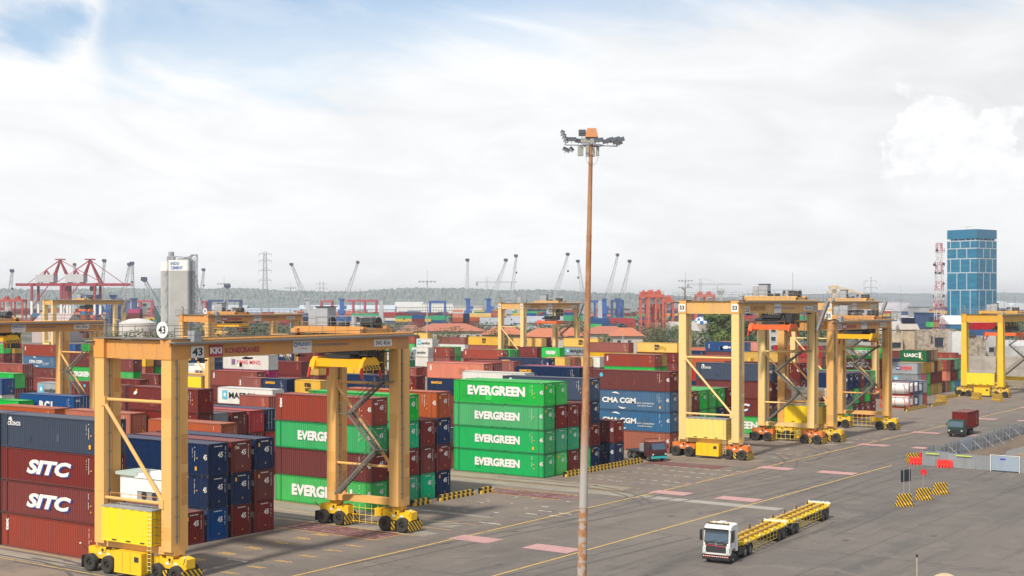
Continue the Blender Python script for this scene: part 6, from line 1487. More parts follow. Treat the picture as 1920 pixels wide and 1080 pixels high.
# ---- ruined buildings at the back of the yard
RU=mixmat('weathered_plaster',(.30,.25,.19),(.52,.42,.30),.35,.35,.62); RU2=mixmat('stained_brick_wall',(.16,.135,.11),(.40,.34,.27),.9,.38,.6,detail=10); RU3=mixmat('grey_render',(.34,.34,.34),(.46,.46,.45),.3); RUW=mixmat('whitewash',(.52,.52,.52),(.62,.62,.61),.2)
def ruin(x0,x1,D,yt,label,m,depth=10,holes=(),gable=0,jag=0,seed=1,extra=None):
    px=D/FP; w=(x1-x0)*px; p=at((x0+x1)/2,D); zt=zat(yt,D); t=thing('weathered_building',label,'building',(p[0],p[1],0),YAW+R_(-8),'old buildings behind the yard')
    r=random.Random(seed); n=14; top=[(-w/2+w*i/n,zt-(r.random()*jag)) for i in range(n+1)]
    mb=MB(); mb.prism([(-w/2,0),(w/2,0)]+top[::-1],0,.5,'y'); mb.box(-w/2,-w/2+.4,.5,depth,0,zt-jag*.5); mb.box(w/2-.4,w/2,.5,depth,0,zt-jag*.5); mb.box(-w/2+.4,w/2-.4,depth-.4,depth,0,zt-jag*.6)
    mb.box(-w/2,w/2,-.06,-.002,zt*.52,zt*.54); mb.build('wall',m,t)
    if gable: mb=MB(); mb.prism([(-.4,zt),(depth/2,zt+gable),(depth+.4,zt)],-w/2-.3,w/2+.3,'x'); mb.build('roof',mat('cement_sheet_roof',(.42,.38,.33),.9,.6,.4),t)
    for (a,b,c,d) in holes:
        mb=MB(); mb.box(-w/2+a*w,-w/2+b*w,-.05,-.01,zt*c,zt*d); wn=mb.build('window',mat('window_dark_blue',(.025,.03,.05),.3,.2,2),t)
        mb=MB(); mb.box(-w/2+a*w-.15,-w/2+b*w+.15,-.14,-.06,zt*d,zt*d+.15); mb.box(-w/2+a*w-.15,-w/2+b*w+.15,-.14,-.06,zt*c-.15,zt*c); mb.build('frame',m,wn)
    return t
ruin(1660,1692,400,627,'beige rendered house with a dark blue window right behind crane 35',RU,holes=((.38,.90,.66,.80),),seed=2)
ruin(1690,1722,402,618,'beige plastered building with a pale sloping roof, between window house and brick ruin',RU,holes=(),gable=1.6,seed=3)
ruin(1721,1790,396,615,'stained roofless ruin with an empty window hole and a shrub inside',RU2,holes=((.46,.68,.60,.80),(.36,.40,.68,.82)),jag=.9,seed=5)
ruin(1786,1813,388,622,'tall whitewashed blank wall left of the yellow crane leg',RUW,holes=((.72,.84,.72,.76),),seed=6)
ruin(1816,1848,386,632,'crumbling dark stone wall seen between the yellow crane legs',RU2,jag=1.2,seed=7)
ruin(1844,1880,390,630,'grey rendered wall right of the crumbling stone wall',RU3,holes=((.3,.6,.6,.72),),jag=.3,seed=8)
ruin(1878,1960,380,650,'low grey wall behind the right gantry crane',RU3,jag=.3,seed=9)
ruin(1640,1920,372,668,'long low weathered boundary wall behind the mustard containers',mixmat('boundary_wall',(.30,.27,.24),(.42,.38,.33),.3),depth=.6 if False else 3,seed=4)
ruin(1422,1462,470,606,'pale block with several dark windows behind crane 53',RU3,holes=tuple((.2+.4*i,.4+.4*i,.12+.22*j,.22+.22*j) for i in range(2) for j in range(4)),seed=10)
p=at(1764,400); tree(p[0]-.2,p[1]-1,11.5,2.6,1,'dark shrub growing in the ruin window hole',v=3,n=400)
# ---- glass tower
def tower():
    D=950; px=D/FP; p=at(1776,D); s=23.2; zt=zat(432,D); t=thing('office_tower','tall blue glass office tower with white mullion bands on the right','tower',(p[0],p[1],0),R_(-17.3))
    gl=bpy.data.materials.new('tower_glass'); gl.use_nodes=True; b=gl.node_tree.nodes['Principled BSDF']; n=gl.node_tree.nodes.new('ShaderNodeTexNoise'); co=gl.node_tree.nodes.new('ShaderNodeTexCoord'); mp=gl.node_tree.nodes.new('ShaderNodeMapping'); mp.inputs['Scale'].default_value=(.08,.08,.5); L=gl.node_tree.links.new
    L(co.outputs['Object'],mp.inputs[0]); L(mp.outputs[0],n.inputs['Vector']); n.inputs['Scale'].default_value=1.0; n.inputs['Detail'].default_value=5; r=gl.node_tree.nodes.new('ShaderNodeValToRGB'); L(n.outputs['Fac'],r.inputs[0]); r.color_ramp.elements[0].position=.35; r.color_ramp.elements[0].color=(.008,.12,.24,1); r.color_ramp.elements[1].position=.65; r.color_ramp.elements[1].color=(.014,.19,.31,1); L(r.outputs[0],b.inputs['Base Color']); b.inputs['Roughness'].default_value=.15; b.inputs['Specular IOR Level'].default_value=.35
    zc=zat(449,D); zg=zat(453,D)
    mb=MB(); mb.box(0,s,0,s,0,zg); mb.box(1.6,s-1.6,1.6,s-1.6,zg,zc); mb.build('glass_body',gl,t)
    mb=MB(); mb.box(-.05,s+.05,-.05,s+.05,zc,zt); mb.build('crown',mat('crown_glass',(.006,.15,.28),.25,.35,.15),t)
    ys=[453,467,486,512,544]
    wm=mat('tower_white_frame',(.40,.48,.55),.5,.1,1); mb=MB()
    for q in ys: z=zat(q,D); mb.box(-.12,s+.12,-.12,s+.12,z-.35,z+.35)
    for k in range(len(ys)):
        z1=zat(ys[k],D)-.35; z0=(zat(ys[k+1],D)+.35) if k+1<len(ys) else 0; off=.18 if k%2==0 else .0
        for i in range(4):
            f=(i+(.0 if k%2 else .35))/3.0
            if 0.02<f<.99 : mb.box(f*s-.3,f*s+.3,-.14,0,z0,z1); mb.box(s,s+.14,f*s-.3,f*s+.3,z0,z1)
            
    for f in (.2,.36,.6,.78,.92): mb.box(f*s-.25,f*s+.25,.5,1.55,zg,zc); mb.box(s-1.55,s-.5,f*s-.25,f*s+.25,zg,zc)
    mb.build('mullion',wm,t)
    mb=MB()
    for k in range(18):
        z=3+k*3.4
        if z<zg-1: mb.box(-.03,s+.03,-.03,s+.03,z,z+.10)
    mb.build('floor_line',mat('spandrel',(.02,.12,.18),.4,.1,1),t)
    mb=MB(); mb.tube((s*.4,s*.4,zt),(s*.4,s*.4,zt+2.2),.12,5); mb.tube((s*.3,s*.4,zt+2.2),(s*.62,s*.35,zt+2.5),.1,5); mb.build('roof_hoist',M_greyp,t)
tower()
# ---- lattice structures
def lattice(mb,a,b,w0,w1,n,r,m=0,m2=None,sides=4):
    a=Vector(a);b=Vector(b);d=(b-a).normalized();u=Vector((0,0,1)) if abs(d.z)<.9 else Vector((1,0,0)); x=d.cross(u).normalized();y=x.cross(d)
    def cor(f,k): w=(w0+(w1-w0)*f)/2; return a+(b-a)*f+x*w*(1,-1,-1,1)[k]+y*w*(1,1,-1,-1)[k]
    for i in range(n):
        mm=m if (m2 is None or (i//2)%2==0) else m2; f0=i/n;f1=(i+1)/n
        for k in range(4):
            mb.tube(cor(f0,k),cor(f1,k),r,4,mm,cap=False); k2=(k+1)%4
            mb.tube(cor(f0,k) if i%2 else cor(f0,k2),cor(f1,k2) if i%2 else cor(f1,k),r*.7,3,mm,cap=False); mb.tube(cor(f1,k),cor(f1,k2),r*.7,3,mm,cap=False)
def telecom():
    D=620; p=at(1761,D); t=thing('telecom_mast','red and white lattice telecom mast with many antennas left of the glass tower','mast',(p[0],p[1],0),YAW)
    zt=zat(456,D); rm=mat('mast_red',(.48,.10,.12),.6,.3,1); wm=mat('mast_white',(.62,.60,.60),.6,.3,1)
    mb=MB()
    n=22; lattice(mb,(0,0,0),(0,0,zt),3.9,2.2,n,.13,0,1); mb.tube((.8,0,zt),(.8,0,zt+2.6),.04,4,1); mb.build('lattice',[rm,wm],t)
    r=random.Random(4); mb=MB()
    for i in range(46):
        z=zt*r.choice([.42,.5,.62,.72,.80,.86,.92,.97])+r.uniform(-.6,.6); a=r.uniform(0,6.28); q=1.9+r.uniform(0,.8); x,y=q*math.cos(a),q*math.sin(a)
        if i%4==0: mb.lathe([(0,0),(.5,.05),(.55,.3),(.3,.32)],(x,y,z),'y',12,0)
        else: mb.box(x-.12,x+.12,y-.1,y+.1,z-.9,z+.9,r.choice([0,1,1]))
        mb.tube((0,0,z),(x,y,z),.05,4,2)
    mb.build('antenna',[M_dark,M_white,rm],t)
telecom()
def harbour(xb,xt,yt,D,label,c,yb=575,bw=3.0,th=22,name='harbour_crane'):
    pb=Vector(at(xb,D)); pt_=Vector(at(xt,D,zat(yt,D))); t=thing(name,label,'harbour crane',(pb.x,pb.y,0),YAW,'harbour cranes on the skyline')
    loc=lambda v: (Matrix.Rotation(-YAW,3,'Z')@(v-Vector((pb.x,pb.y,0))))
    tm=mat('crane_tower_%d_%d'%(int(c[0]*100),int(c[2]*100)),c,.5,.3,.2); lm=mat('lattice_pale',(.44,.46,.49),.6,.3,.3)
    mb=MB(); mb.tbox(-2.2,2.2,-2.2,2.2,2,th,.5,.5); mb.box(-3.4,3.2,-3,3,th*.42,th*.58); mb.box(-5,5,-5,5,0,2); mb.box(-3.2,2.2,-2.5,2.5,th,th+1.2); mb.box(1.8,4.2,-1.5,1.5,th*.62,th*.75); mb.build('tower',tm,t)
    q=loc(pt_); s=Vector((1.5 if q.x>0 else -1.5,0,th*.7)); mb=MB(); lattice(mb,s,q,bw,1.5,max(8,int((q-s).length/3.0)),.16,0,None); mb.build('boom',lm,t)
    mb=MB(); mb.tube(q,(0,0,th+1),.07,4); mb.tube(q+Vector((.8,0,0)),(0,0,th+2),.07,4); 
    mb.build('stay_rope',M_dark,t)
    mb=MB(); mb.lathe([(0,-.9),(1.5,-.9),(1.5,.9),(0,.9)],q,'y',12,0); mb.box(q.x-2,q.x+1.4,-.6,.6,q.z-.8,q.z+1.4,1); mb.build('boom_head',[mat('head_navy',(.05,.07,.13),.5,.2,1),M_orange if (xb%2) else M_dark],t)
    if xb%3==0: mb=MB(); mb.tube(q,(q.x,0,q.z-14),.05,4); mb.box(q.x-.8,q.x+.8,-.8,.8,q.z-15.5,q.z-14); mb.build('hook_block',M_dark,t)
    return t
BLU=(.02,.10,.36); GRY=(.40,.42,.45); NAV=(.04,.07,.2)
hs=[(12,23,508,1150,'pale lattice crane at the far left edge',GRY),(184,196,489,1150,'lattice crane right of the red quay cranes, leaning slightly right',BLU),(224,243,496,1180,'leaning lattice crane with a blue foot before the silo',BLU),(252,248,494,1100,'upright dark lattice crane left of the silo',NAV),
 (372,382,506,1300,'thin leaning lattice crane just right of the silo',GRY),(137,140,496,1300,'lattice boom behind the red quay cranes',GRY),(578,547,496,1250,'white lattice crane leaning left beside the pylon',GRY),(641,671,492,1250,'white lattice crane leaning right over the trolley of crane 43',BLU),(878,877,488,1200,'vertical white lattice boom on a blue tower',BLU),
 (916,949,488,1180,'dark leaning lattice crane on a deep blue tower',BLU),(954,968,480,1220,'tall leaning lattice crane left of the portal crane machinery',GRY),(1032,1065,477,1220,'tall lattice crane leaning right just left of the lamp mast',GRY),(1098,1084,490,1250,'lattice crane leaning left hidden partly by the lamp mast',GRY),
 (1133,1158,478,1200,'tall lattice crane leaning right, first right of the lamp mast',BLU),(1160,1181,490,1210,'shorter lattice crane leaning right, second right of the lamp mast',BLU)]
for a_ in hs: harbour(*a_[:4],a_[4],a_[5])
harbour(318,271,524,800,'pale telescopic crane boom rising left of the silo',(.5,.45,.3),bw=1.6,th=10); harbour(388,362,508,820,'orange lattice boom just right of the silo',(.6,.35,.1),bw=1.8,th=8); harbour(414,427,536,760,'small yellow mobile crane boom beside the floodlight mast',(.7,.4,.05),bw=1.8,th=6)
def towercrane(x,D,yt,xl,xr,label):
    p=at(x,D); px=D/FP; z=zat(yt,D); t=thing('tower_crane',label,'tower crane',(p[0],p[1],0),YAW); mb=MB(); m=mat('tower_crane_grey',(.45,.46,.44),.6,.2,1)
    lattice(mb,(0,0,0),(0,0,z+5),2.0,2.0,14,.14); mb.build('tower',m,t); mb=MB(); lattice(mb,(0,0,z),((xr-x)*px,0,z),1.6,1.0,18,.12); lattice(mb,(0,0,z),((xl-x)*px,0,z),1.6,1.4,5,.12); mb.build('jib',m,t)
    mb=MB(); mb.box((xl-x)*px-.5,(xl-x)*px+1.8,-1,1,z-4,z); mb.build('counterweight',M_greyp,t); mb=MB(); mb.tube((0,0,z+6),((xr-x)*px*.6,0,z+.5),.08,4); mb.tube((0,0,z+6),((xl-x)*px,0,z+.5),.08,4); mb.build('tie_rod',m,t)
towercrane(913,1500,529,893,970,'hammerhead tower crane with a long jib among the harbour cranes'); towercrane(1313,1400,533,1289,1390,'hammerhead tower crane behind crane 53')
# ---- quay cranes
def quay(x,D,label,c,s=1.0,boomL=52,boomR=60,top=487,lev=536,wl=32,leg=1.0,rz=YAW,house=True,stripes=True):
    p=at(x,D); t=thing('quay_crane',label,'quay crane',(p[0],p[1],0),rz,'ship-to-shore quay cranes'); m=mat('quay_%d_%d'%(int(c[0]*100),int(c[1]*100)),c,.5,.3,.2); zl=zat(lev,D); zt=zat(top,D); w=wl
    mb=MB(); mw=M_white
    for sx in (-w/2,w/2):
        for y in (0,16):
            mb.box(sx-.9,sx+.9,y-.9,y+.9,zl*.62,zl,0); mb.box(sx-.9,sx+.9,y-.9,y+.9,zl*.28,zl*.62,1 if stripes else 0); mb.box(sx-.9,sx+.9,y-.9,y+.9,0,zl*.28,0)
    mb.build('leg',[m,mw],t)
    mb=MB(); mb.box(-boomL,boomR,3,5,zl,zl+2.2); mb.box(-boomL,boomR,11,13,zl,zl+2.2); mb.box(-w/2-1,w/2+1,-1,17,zl*.40,zl*.46) if False else None
    for sx in (-w/2,w/2): mb.box(sx-1,sx+1,.9,15.1,zl+.2,zl+2.4); mb.box(sx-.8,sx+.8,.9,15.1,zl*.26,zl*.30)
    for i in range(14): mb.box(-boomL+i*(boomL+boomR)/14,-boomL+i*(boomL+boomR)/14+.5,5,11,zl+.5,zl+1.2)
    mb.beam((-w/2,0,zl*.45),(0,0,zl),.7,.7); mb.build('boom',m,t)
    mb=MB(); ax=w*.28
    for y in (4,12): mb.beam((ax-7,y,zl+2),(ax,8,zt),1.3,1.3); mb.beam((ax+9,y,zl+2),(ax,8,zt),1.2,1.2); mb.beam((-w*.35,y,zl+2),(-w*.30+4,8,zl+(zt-zl)*.62),1.0,1.0); mb.beam((-w*.35+12,y,zl+2),(-w*.30+4,8,zl+(zt-zl)*.62),.8,.8)
    mb.beam((-w*.30+4,8,zl+(zt-zl)*.62),(ax,8,zt),.8,.8); mb.beam((ax,8,zt),(boomR*.85,8,zl+2),.5,.5); mb.beam((-w*.30+4,8,zl+(zt-zl)*.62),(-boomL*.7,8,zl+2),.4,.4); mb.box(ax-4,ax+4,6.5,9.5,zt,zt+1); mb.build('apex_frame',m,t)
    if house: mb=MB(); mb.box(-w*.42,-w*.42+15,2.5,13.5,zl+3,zl+9.5); mb.build('machinery_house',mat('machinery_house_grey',(.5,.5,.52),.6,.2,.3),t)
    mb=MB(); mb.box(8,12,5.5,10.5,zl-4,zl-.2); mb.build('cabin',M_dark,t)
    return t
RDQ=(.33,.03,.05)
quay(90,1150,'dark red quay crane with white house, left of the red pair',RDQ,boomL=28,boomR=52,wl=27); quay(146,1120,'dark red quay crane with its boom reaching right, right of the red pair',RDQ,boomL=30,boomR=41,wl=27)
def portal(x0,x1,D,yt,label,c,sec=3,name='portal_crane',extra=True,th=1.0,dp=8):
    px=D/FP; w=(x1-x0)*px; p=at((x0+x1)/2,D); z=zat(yt,D); t=thing(name,label,'portal crane',(p[0],p[1],0),YAW,'portal cranes in the port'); m=mat('portal_%d_%d_%d'%tuple(int(v*100) for v in c),c,.5,.3,.3)
    mb=MB()
    for i in range(sec):
        x=-w/2+i*w/(sec-1)
        for y in (0,dp): mb.box(x-th,x+th,y-th*.8,y+th*.8,0,z-2)
    mb.build('leg',m,t); mb=MB(); mb.box(-w/2-th,w/2+th,-.8,.8,z-2,z); mb.box(-w/2-th,w/2+th,dp-.8,dp+.8,z-2,z)
    for i in range(sec): x=-w/2+i*w/(sec-1); mb.box(x-.6,x+.6,.8,dp-.8,z-1.8,z-.3); mb.box(x-.5,x+.5,.8,dp-.8,z*.45,z*.5)
    mb.build('girder',m,t)
    if extra:
        mb=MB(); 
        for i in range(sec-1): x=-w/2+(i+.45)*w/(sec-1); mb.box(x-1.6,x+1.2,1,dp-1,z,z+1.3); mb.box(x-.5,x+.9,2,dp-2,z+1.3,z+2.4); rail(mb,(x-2.5,.5,z),(x+2.5,.5,z),1.4,1.2,.08)
        mb.build('trolley',m,t); mb=MB(); 
        for i in range(sec-1): x=-w/2+(i+.6)*w/(sec-1); mb.box(x-1.4,x+1.4,2,dp-2,z-5.5,z-2.6)
        mb.build('cabin',M_white,t)
    return t
OR=(.52,.11,.07); PK_=(.42,.07,.11)
for a_ in ((1202,1224,780,552,'orange-red portal crane, left one of the tight cluster',OR,3),(1216,1243,765,551,'orange-red portal crane, tallest and middle of the tight cluster',OR,3),(1234,1262,790,561,'orange-red portal crane, right one of the tight cluster beside crane 53',OR,3),(1306,1340,1000,552,'orange-red portal crane seen through crane 53 head',OR,3),
  (0,42,1050,561,'red portal crane at the far left edge under the quay crane',(.45,.07,.05),3),(342,385,1300,564,'pink red low portal crane right of the silo',PK_,3),(392,450,1350,562,'dark blue portal crane below the pylon',NAV,3),(602,622,1300,563,'pink portal crane left of the white leaning crane',PK_,2),(640,705,1350,562,'pinkish portal crane right of the twin poles',PK_,4),
  (806,834,1250,564,'blue portal crane near the first lamp post',BLU,2),(1100,1132,1250,563,'blue portal crane right of the lamp mast',BLU,3),(1148,1168,1180,562,'dark blue crane gantry under the shorter lattice crane',NAV,3),(200,238,1300,562,'blue portal crane left of the white block',BLU,3),(238,284,1350,563,'pink portal crane over the white block',PK_,3)): portal(*a_[:4],a_[4],a_[5],a_[6],extra=a_[2]<1100,th=.55 if a_[2]<1100 else .8)
# big pale yellow quay crane behind crane 52
p=at(1572,1500); t=thing('ship_crane','faint pale yellow hammerhead ship crane behind crane 52','ship crane',(p[0],p[1],0),YAW); mb=MB(); m_=mat('pale_yellow_steel',(.60,.50,.34),.6,.2,.5); z=zat(548,1500); mb.box(-7,-2,-2,2,0,z+8); mb.box(-12,12,-2,2,z-1,z+1.5); mb.box(-10,-3,-3,3,z+3,z+7); mb.build('frame',m_,t); mb=MB(); mb.beam((-3,0,z+6),(28,0,z-2),1.5,2.5); mb.build('jib',m_,t)
# ---- silo
def silo():
    D=620; px=D/FP; p=at(330,D); t=thing('cement_silo','tall grey concrete silo with blue lettering on a white band','silo',(p[0],p[1],0),YAW); zt=zat(491,D)
    cm_=mixmat('silo_concrete',(.34,.34,.335),(.46,.455,.44),.12,.3,.7); mb=MB()
    RB=lambda x0,x1,y0,y1,r:[(x0+r-r*math.cos(a),y0+r-r*math.sin(a)) for a in [i*math.pi/12 for i in range(7)]]+[(x1-r+r*math.sin(a),y0+r-r*math.cos(a)) for a in [i*math.pi/12 for i in range(7)]]+[(x1,y1),(x0,y1)]
    mb.prism(RB(-6.7,-2.7,-1.6,9,1.3),0,zt,'z'); mb.prism(RB(-2.5,6.7,-4,9,1.0),0,zt+.6,'z'); mb.box(-2.75,-2.4,-1,8,0,zt-.5)
    mb.build('shell',cm_,t,smooth=False)
    z0=zat(508,D); mb=MB(); mb.prism(RB(-6.74,-2.66,-1.64,9.04,1.3),z0,zt+.1,'z'); mb.prism(RB(-2.54,6.74,-4.04,9.04,1.0),z0,zt+.7,'z'); mb.build('white_band',M_white,t)
    mb=MB(); mb.text('INDO',(-1.4,-4.07,z0+2.5),(1,0,0),(0,0,1),3.8,1.4,0,bold=.04); mb.text('CEMENT',(-1.4,-4.07,z0+.6),(1,0,0),(0,0,1),5.4,1.4,0,bold=.04); mb.build('lettering',mat('letter_blue',(.015,.13,.36),.5,.1,2),t)
    mb=MB(); mb.tube((-2.6,-2.2,0),(-2.6,-2.2,zt+2),.4,8,0); mb.box(-3.9,-.9,-1,3,zt,zt+2.4,0); mb.lathe([(0,0),(1.3,0),(1.3,2.4),(0,2.8)],(-2.5,1.5,zt+2),'z',12,0); mb.box(1,6,-1,4,zt+.6,zt+1.6,0); rail(mb,(-2,-3.2,zt+.7),(6,-3.2,zt+.7),1.1,1.2,.05,0); mb.beam((-1,-1,zt+2.5),(6.8,-1,zt+1.8),.8,.4,0); mb.build('roof_plant',M_greyp,t)
    mb=MB(); 
    for i in range(9): mb.beam((-4.6+(i%2)*2,-2.0,4+i*3.6),(-2.6-(i%2)*2,-2.0,7.6+i*3.6),.14,.14)
    mb.build('outside_stair',M_greyp,t)
    p2=at(364,D); t2=thing('elevator_tower','slim lattice elevator tower right beside the concrete silo','lattice tower',(p2[0],p2[1],0),YAW); mb=MB(); lattice(mb,(0,0,0),(0,0,zat(478,D)),2.5,2.5,18,.12); mb.box(-1.3,1.3,-1.3,1.3,zat(479,D),zat(477,D)); mb.build('lattice',M_greyp,t2); mb=MB(); mb.beam((0,0,zat(478,D)),(-5,0,zat(486,D)),.6,.6); mb.build('spout',M_greyp,t2)
silo()
# ---- round white tank, dome
p=at(258,500); t=thing('storage_tank','round white storage tank with a shallow dome behind the left crane','tank',(p[0],p[1],0)); mb=MB(); z=zat(605,500); mb.lathe([(0,z+1.6),(3,z+1.3),(6.5,z),(6.5,0)],(0,0,0),'z',36); mb.build('tank_shell',mat('tank_cream',(.6,.57,.54),.6,.4,.5),t); mb=MB()
for i in range(36): a=2*math.pi*i/36; mb.tube((6.5*math.cos(a),6.5*math.sin(a),z),(6.5*math.cos(a),6.5*math.sin(a),z+1),.04,4)
mb.build('railing',M_galv,t)
p=at(1316,700); z=zat(607,700); t=thing('patterned_dome','small dome with a blue and white pattern beside the big tree','dome',(p[0],p[1],0)); mb=MB(); n=28
for k in range(6):
    a0=k/6*1.35;a1=(k+1)/6*1.35; r0=4.2*math.cos(a0)**.8;r1=4.2*math.cos(a1)**.8; z0=z+3.6*math.sin(a0);z1=z+3.6*math.sin(a1)
    for i in range(n):
        t0=2*math.pi*i/n;t1=2*math.pi*(i+1)/n; mb.face([(r0*math.cos(t0),r0*math.sin(t0),z0),(r0*math.cos(t1),r0*math.sin(t1),z0),(r1*math.cos(t1),r1*math.sin(t1),z1),(r1*math.cos(t0),r1*math.sin(t0),z1)],((i//2+(k//2))%2) if k<5 else 0)
mb.lathe([(4.0,0),(4.0,z)],(0,0,0),'z',20,2); mb.tube((0,0,z+3.4),(0,0,z+5.4),.15,6,1); mb.build('dome_shell',[mat('dome_white',(.65,.65,.65),.5,.1,1),mat('dome_blue',(.01,.10,.33),.5,.1,1),M_concrete],t)
# ---- pylon, poles, lamp masts
p=at(497,900); t=thing('power_pylon','tall lattice power pylon in front of the hills','pylon',(p[0],p[1],0),YAW); zt=zat(474,900); mb=MB(); lattice(mb,(0,0,0),(0,0,zt*.62),7.5,2.6,9,.13); lattice(mb,(0,0,zt*.62),(0,0,zt),2.6,1.6,10,.11)
for f in (.66,.78,.90,.985): mb.beam((-4.2,0,zt*f),(4.2,0,zt*f),.3,.3); mb.tube((-4.2,0,zt*f),(0,0,zt*f+1.6),.08,4); mb.tube((4.2,0,zt*f),(0,0,zt*f+1.6),.08,4); mb.tube((-4,0,zt*f),(-4,0,zt*f-2),.1,4); mb.tube((4,0,zt*f),(4,0,zt*f-2),.1,4)
mb.build('lattice',mat('pylon_grey',(.33,.35,.36),.6,.3,1),t)
def pole(x,D,yt,label,kind='lamp',w=3.0,r=.22,cat='lamp post'):
    p=at(x,D); t=thing('lamp_post' if kind=='lamp' else 'utility_pole',label,cat if kind=='lamp' else 'pole',(p[0],p[1],0),YAW,'distant masts and poles'); z=zat(yt,D); mb=MB(); mb.tube((0,0,0),(0,0,z),r*1.3,7,0,r*.8); mb.build('pole',mat('pole_grey',(.36,.38,.40),.6,.3,1),t); mb=MB()
    if kind=='lamp':
        for q,ww in ((z-.5,1.0),(z-3.2,.9)):
            mb.beam((-w*ww,0,q),(w*ww,0,q),.15,.15)
            for i in range(5): a=-w*ww+i*w*ww/2; mb.box(a-.35,a+.35,-.5,.1,q-.35,q+.2)
        mb.tube((0,0,z),(0,0,z+3.5),.05,4)
    else:
        for q in (z-1.5,z-4,z-6.5): mb.beam((-w,0,q),(w,0,q),.14,.14); mb.tube((-w,0,q),(-w,0,q-.8),.1,4); mb.tube((w,0,q),(w,0,q-.8),.1,4)
    mb.build('crossarm',M_greyp,t)
for a_ in ((801,470,525,'grey floodlight post rising before the broad tiled roof','lamp'),(1042,560,541,'slim pole with crossarms behind the portal crane','pole'),(1285,560,524,'floodlight post above the left head of crane 53','lamp'),(420,620,530,'floodlight mast right of the silo','lamp'),(600,800,527,'left one of the twin grey poles','pole'),(606,802,527,'right one of the twin grey poles','pole'),
   (1633,520,519,'thin mast above crane 52 machinery','pole'),(1689,640,549,'slim striped floodlight pole between crane 35 and the telecom mast','lamp'),(1883,850,545,'power pole right of the glass tower','pole'),(1345,700,536,'slender pole above the crossbeam of crane 53','pole'),(1168,420,628,'short grey pole by the dark trees','pole'),(545,700,538,'thin pole left of the white leaning crane','lamp')):
    pole(a_[0],a_[1],a_[2],a_[3],a_[4],w=2.6 if a_[4]=='lamp' else 2.2,r=.2)
# ---- distant containers beyond the trees
dc=[(1100,1142,650,597,'b'),(1143,1190,655,597,'R'),(1095,1128,640,607,'g'),(1128,1172,642,607,'b'),(1172,1192,645,607,'R'),(880,921,900,585,'y'),(922,942,905,585,'o'),(962,985,900,585,'y'),(986,1005,900,586,'b'),(846,880,880,586,'n'),(848,868,870,591,'s'),(808,834,760,590,'t'),(772,795,820,592,'b'),(560,600,900,586,'b'),(1311,1326,760,592,'n'),(1302,1323,755,599,'m'),(1290,1303,750,605,'t'),
 (1695,1716,660,592,'s'),(1695,1716,660,600,'n'),(1676,1696,700,600,'R'),(1664,1680,690,602,'R'),(1744,1760,700,600,'g'),(1750,1762,700,593,'n'),(1824,1866,520,607,'R'),(1866,1880,520,607,'n'),(120,150,800,590,'n'),(150,160,780,586,'B'),(240,262,900,580,'M'),(60,90,900,590,'B'),(1350,1372,720,596,'R'),(1372,1390,720,600,'b'),(1880,1905,1000,578,'b')]
dn={}
for x0,x1,D,yt,c in dc:
    px=D/FP; L=(x1-x0)*px; hpx=10 if D<700 else 8.0; H=2.6; zt=max(2.7,zat(yt,D)); k=0; w=CC[c][0]
    side='far left' if x0<700 else ('left of the lamp mast' if x0<1090 else ('right of the lamp mast' if x0<1250 else ('behind crane 53' if x0<1500 else 'near the telecom mast')))
    kk=(w,side); dn[kk]=dn.get(kk,0)+1
    p=at(x0,D); nb=max(1,round(zt/2.6)); 
    for lv in range(max(0,nb-2),nb):
        t=thing('distant_container',f"distant {w} container {side}, {ORD[dn[kk]-1]} pile, {'upper' if lv==nb-1 else 'lower'} one",'container',(p[0],p[1],lv*2.62),YAW,'distant containers in the port')
        n=max(1,round(L/12.2)); mb=MB(); corr(mb,(0,0),(1,0),(0,-1),L,.15,2.5,.5,.06); mb.box(0,L,.07,7.2,.0,2.58); mb.build('shell',cm(c if lv==nb-1 else random.choice('mbgno')),t)
    if nb>2:
        mb=MB(); mb.box(0,L,0,7.2,0,(nb-2)*2.62); mb.build('shell',cm('m'),thing('distant_container',f"distant stack base under the {w} containers {side}, {ORD[dn[kk]-1]} pile",'container',(p[0],p[1],0),YAW,'distant containers in the port'))
r=random.Random(77); mb=MB(); pal='mmrrnbbgtyoswcR'
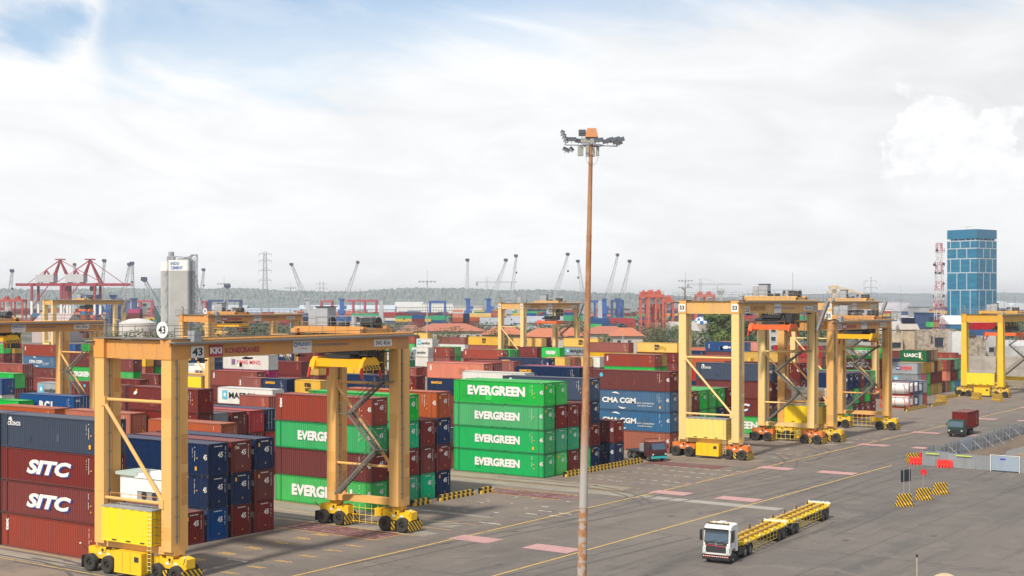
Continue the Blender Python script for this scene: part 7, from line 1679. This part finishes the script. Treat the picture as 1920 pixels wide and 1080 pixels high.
for i in range(520):
    D=r.uniform(1150,2300); x=r.uniform(-40,1480) if r.random()<.86 else r.uniform(1480,1950); p=at(x,D); L=r.choice([12,12,24,36]); n=r.choice([1,2,3,4]); z=0
    for k in range(n):
        q=r.randrange(len(pal)); a=Vector((CA,SA,0)); b=Vector((-SA,CA,0)); o=Vector(p)+Vector((0,0,z)); vs=[o,o+a*L,o+a*L+b*5,o+b*5]; vs+=[v+Vector((0,0,2.55)) for v in vs]; mb.add(vs,[(0,3,2,1),(4,5,6,7),(0,1,5,4),(1,2,6,5),(2,3,7,6),(3,0,4,7)],q); z+=2.6
tag(mb.build('far_container_stacks',[cm(c) for c in pal]),'far-off mass of coloured container stacks across the port','container stacks',kind='stuff')
# small port vertical clutter: lamp poles and blue columns
for x,D,c,lab,zt in ((1052,1150,GRY,'grey concrete column with a wide head behind the portal crane',548),(715,1150,GRY,'tall grey column right of the pink portal crane',556),(1352,1150,GRY,'pale column with a broad head seen under the crane 53 railing',545),(973,1200,GRY,'grey column with platform left of the orange spreader crane',549),(940,1180,GRY,'grey column left of the pale portal crane',560),(1125,1150,GRY,'pale grey column right of the lamp mast',556),(180,1150,BLU,'blue column with a wide head right of the red pair',553),(164,1150,BLU,'narrow blue column behind the yellow distant crane',553),(212,1150,BLU,'blue column by the leaning lattice crane',553)):
    p=at(x,D); z=zat(zt,D); t=thing('port_column',lab,'column',(p[0],p[1],0),YAW,'columns in the port'); mb=MB(); mb.tbox(-2,2,-2,2,0,z-3,.6,.6); mb.tbox(-1.6,1.6,-1.6,1.6,z-3,z,-1.4,-1.0); mb.build('column',mat('column_%d'%int(c[2]*100),c,.6,.3,.3),t); mb=MB(); rail(mb,(-3,-2,z),(3,-2,z),1.6,1.5,.08); mb.build('railing',M_greyp,t)
# ================================================================== haze
hz=MB(); 
c0=[at(-3400,-60) ,at(0,0)]
xs=[-7600,4600]; ys=[-300,8300]
hz.box(xs[0],xs[1],ys[0],ys[1],-1,86)
hm=bpy.data.materials.new('haze_air'); hm.use_nodes=True; t_=hm.node_tree; t_.nodes.remove(t_.nodes['Principled BSDF']); pv=t_.nodes.new('ShaderNodeVolumePrincipled'); pv.inputs['Color'].default_value=(.92,.96,1.0,1); pv.inputs['Density'].default_value=HAZE; pv.inputs['Anisotropy'].default_value=.2
t_.links.new(pv.outputs[0],t_.nodes['Material Output'].inputs['Volume'])
if HAZE>0: tag(hz.build('haze',hm),kind='stuff')
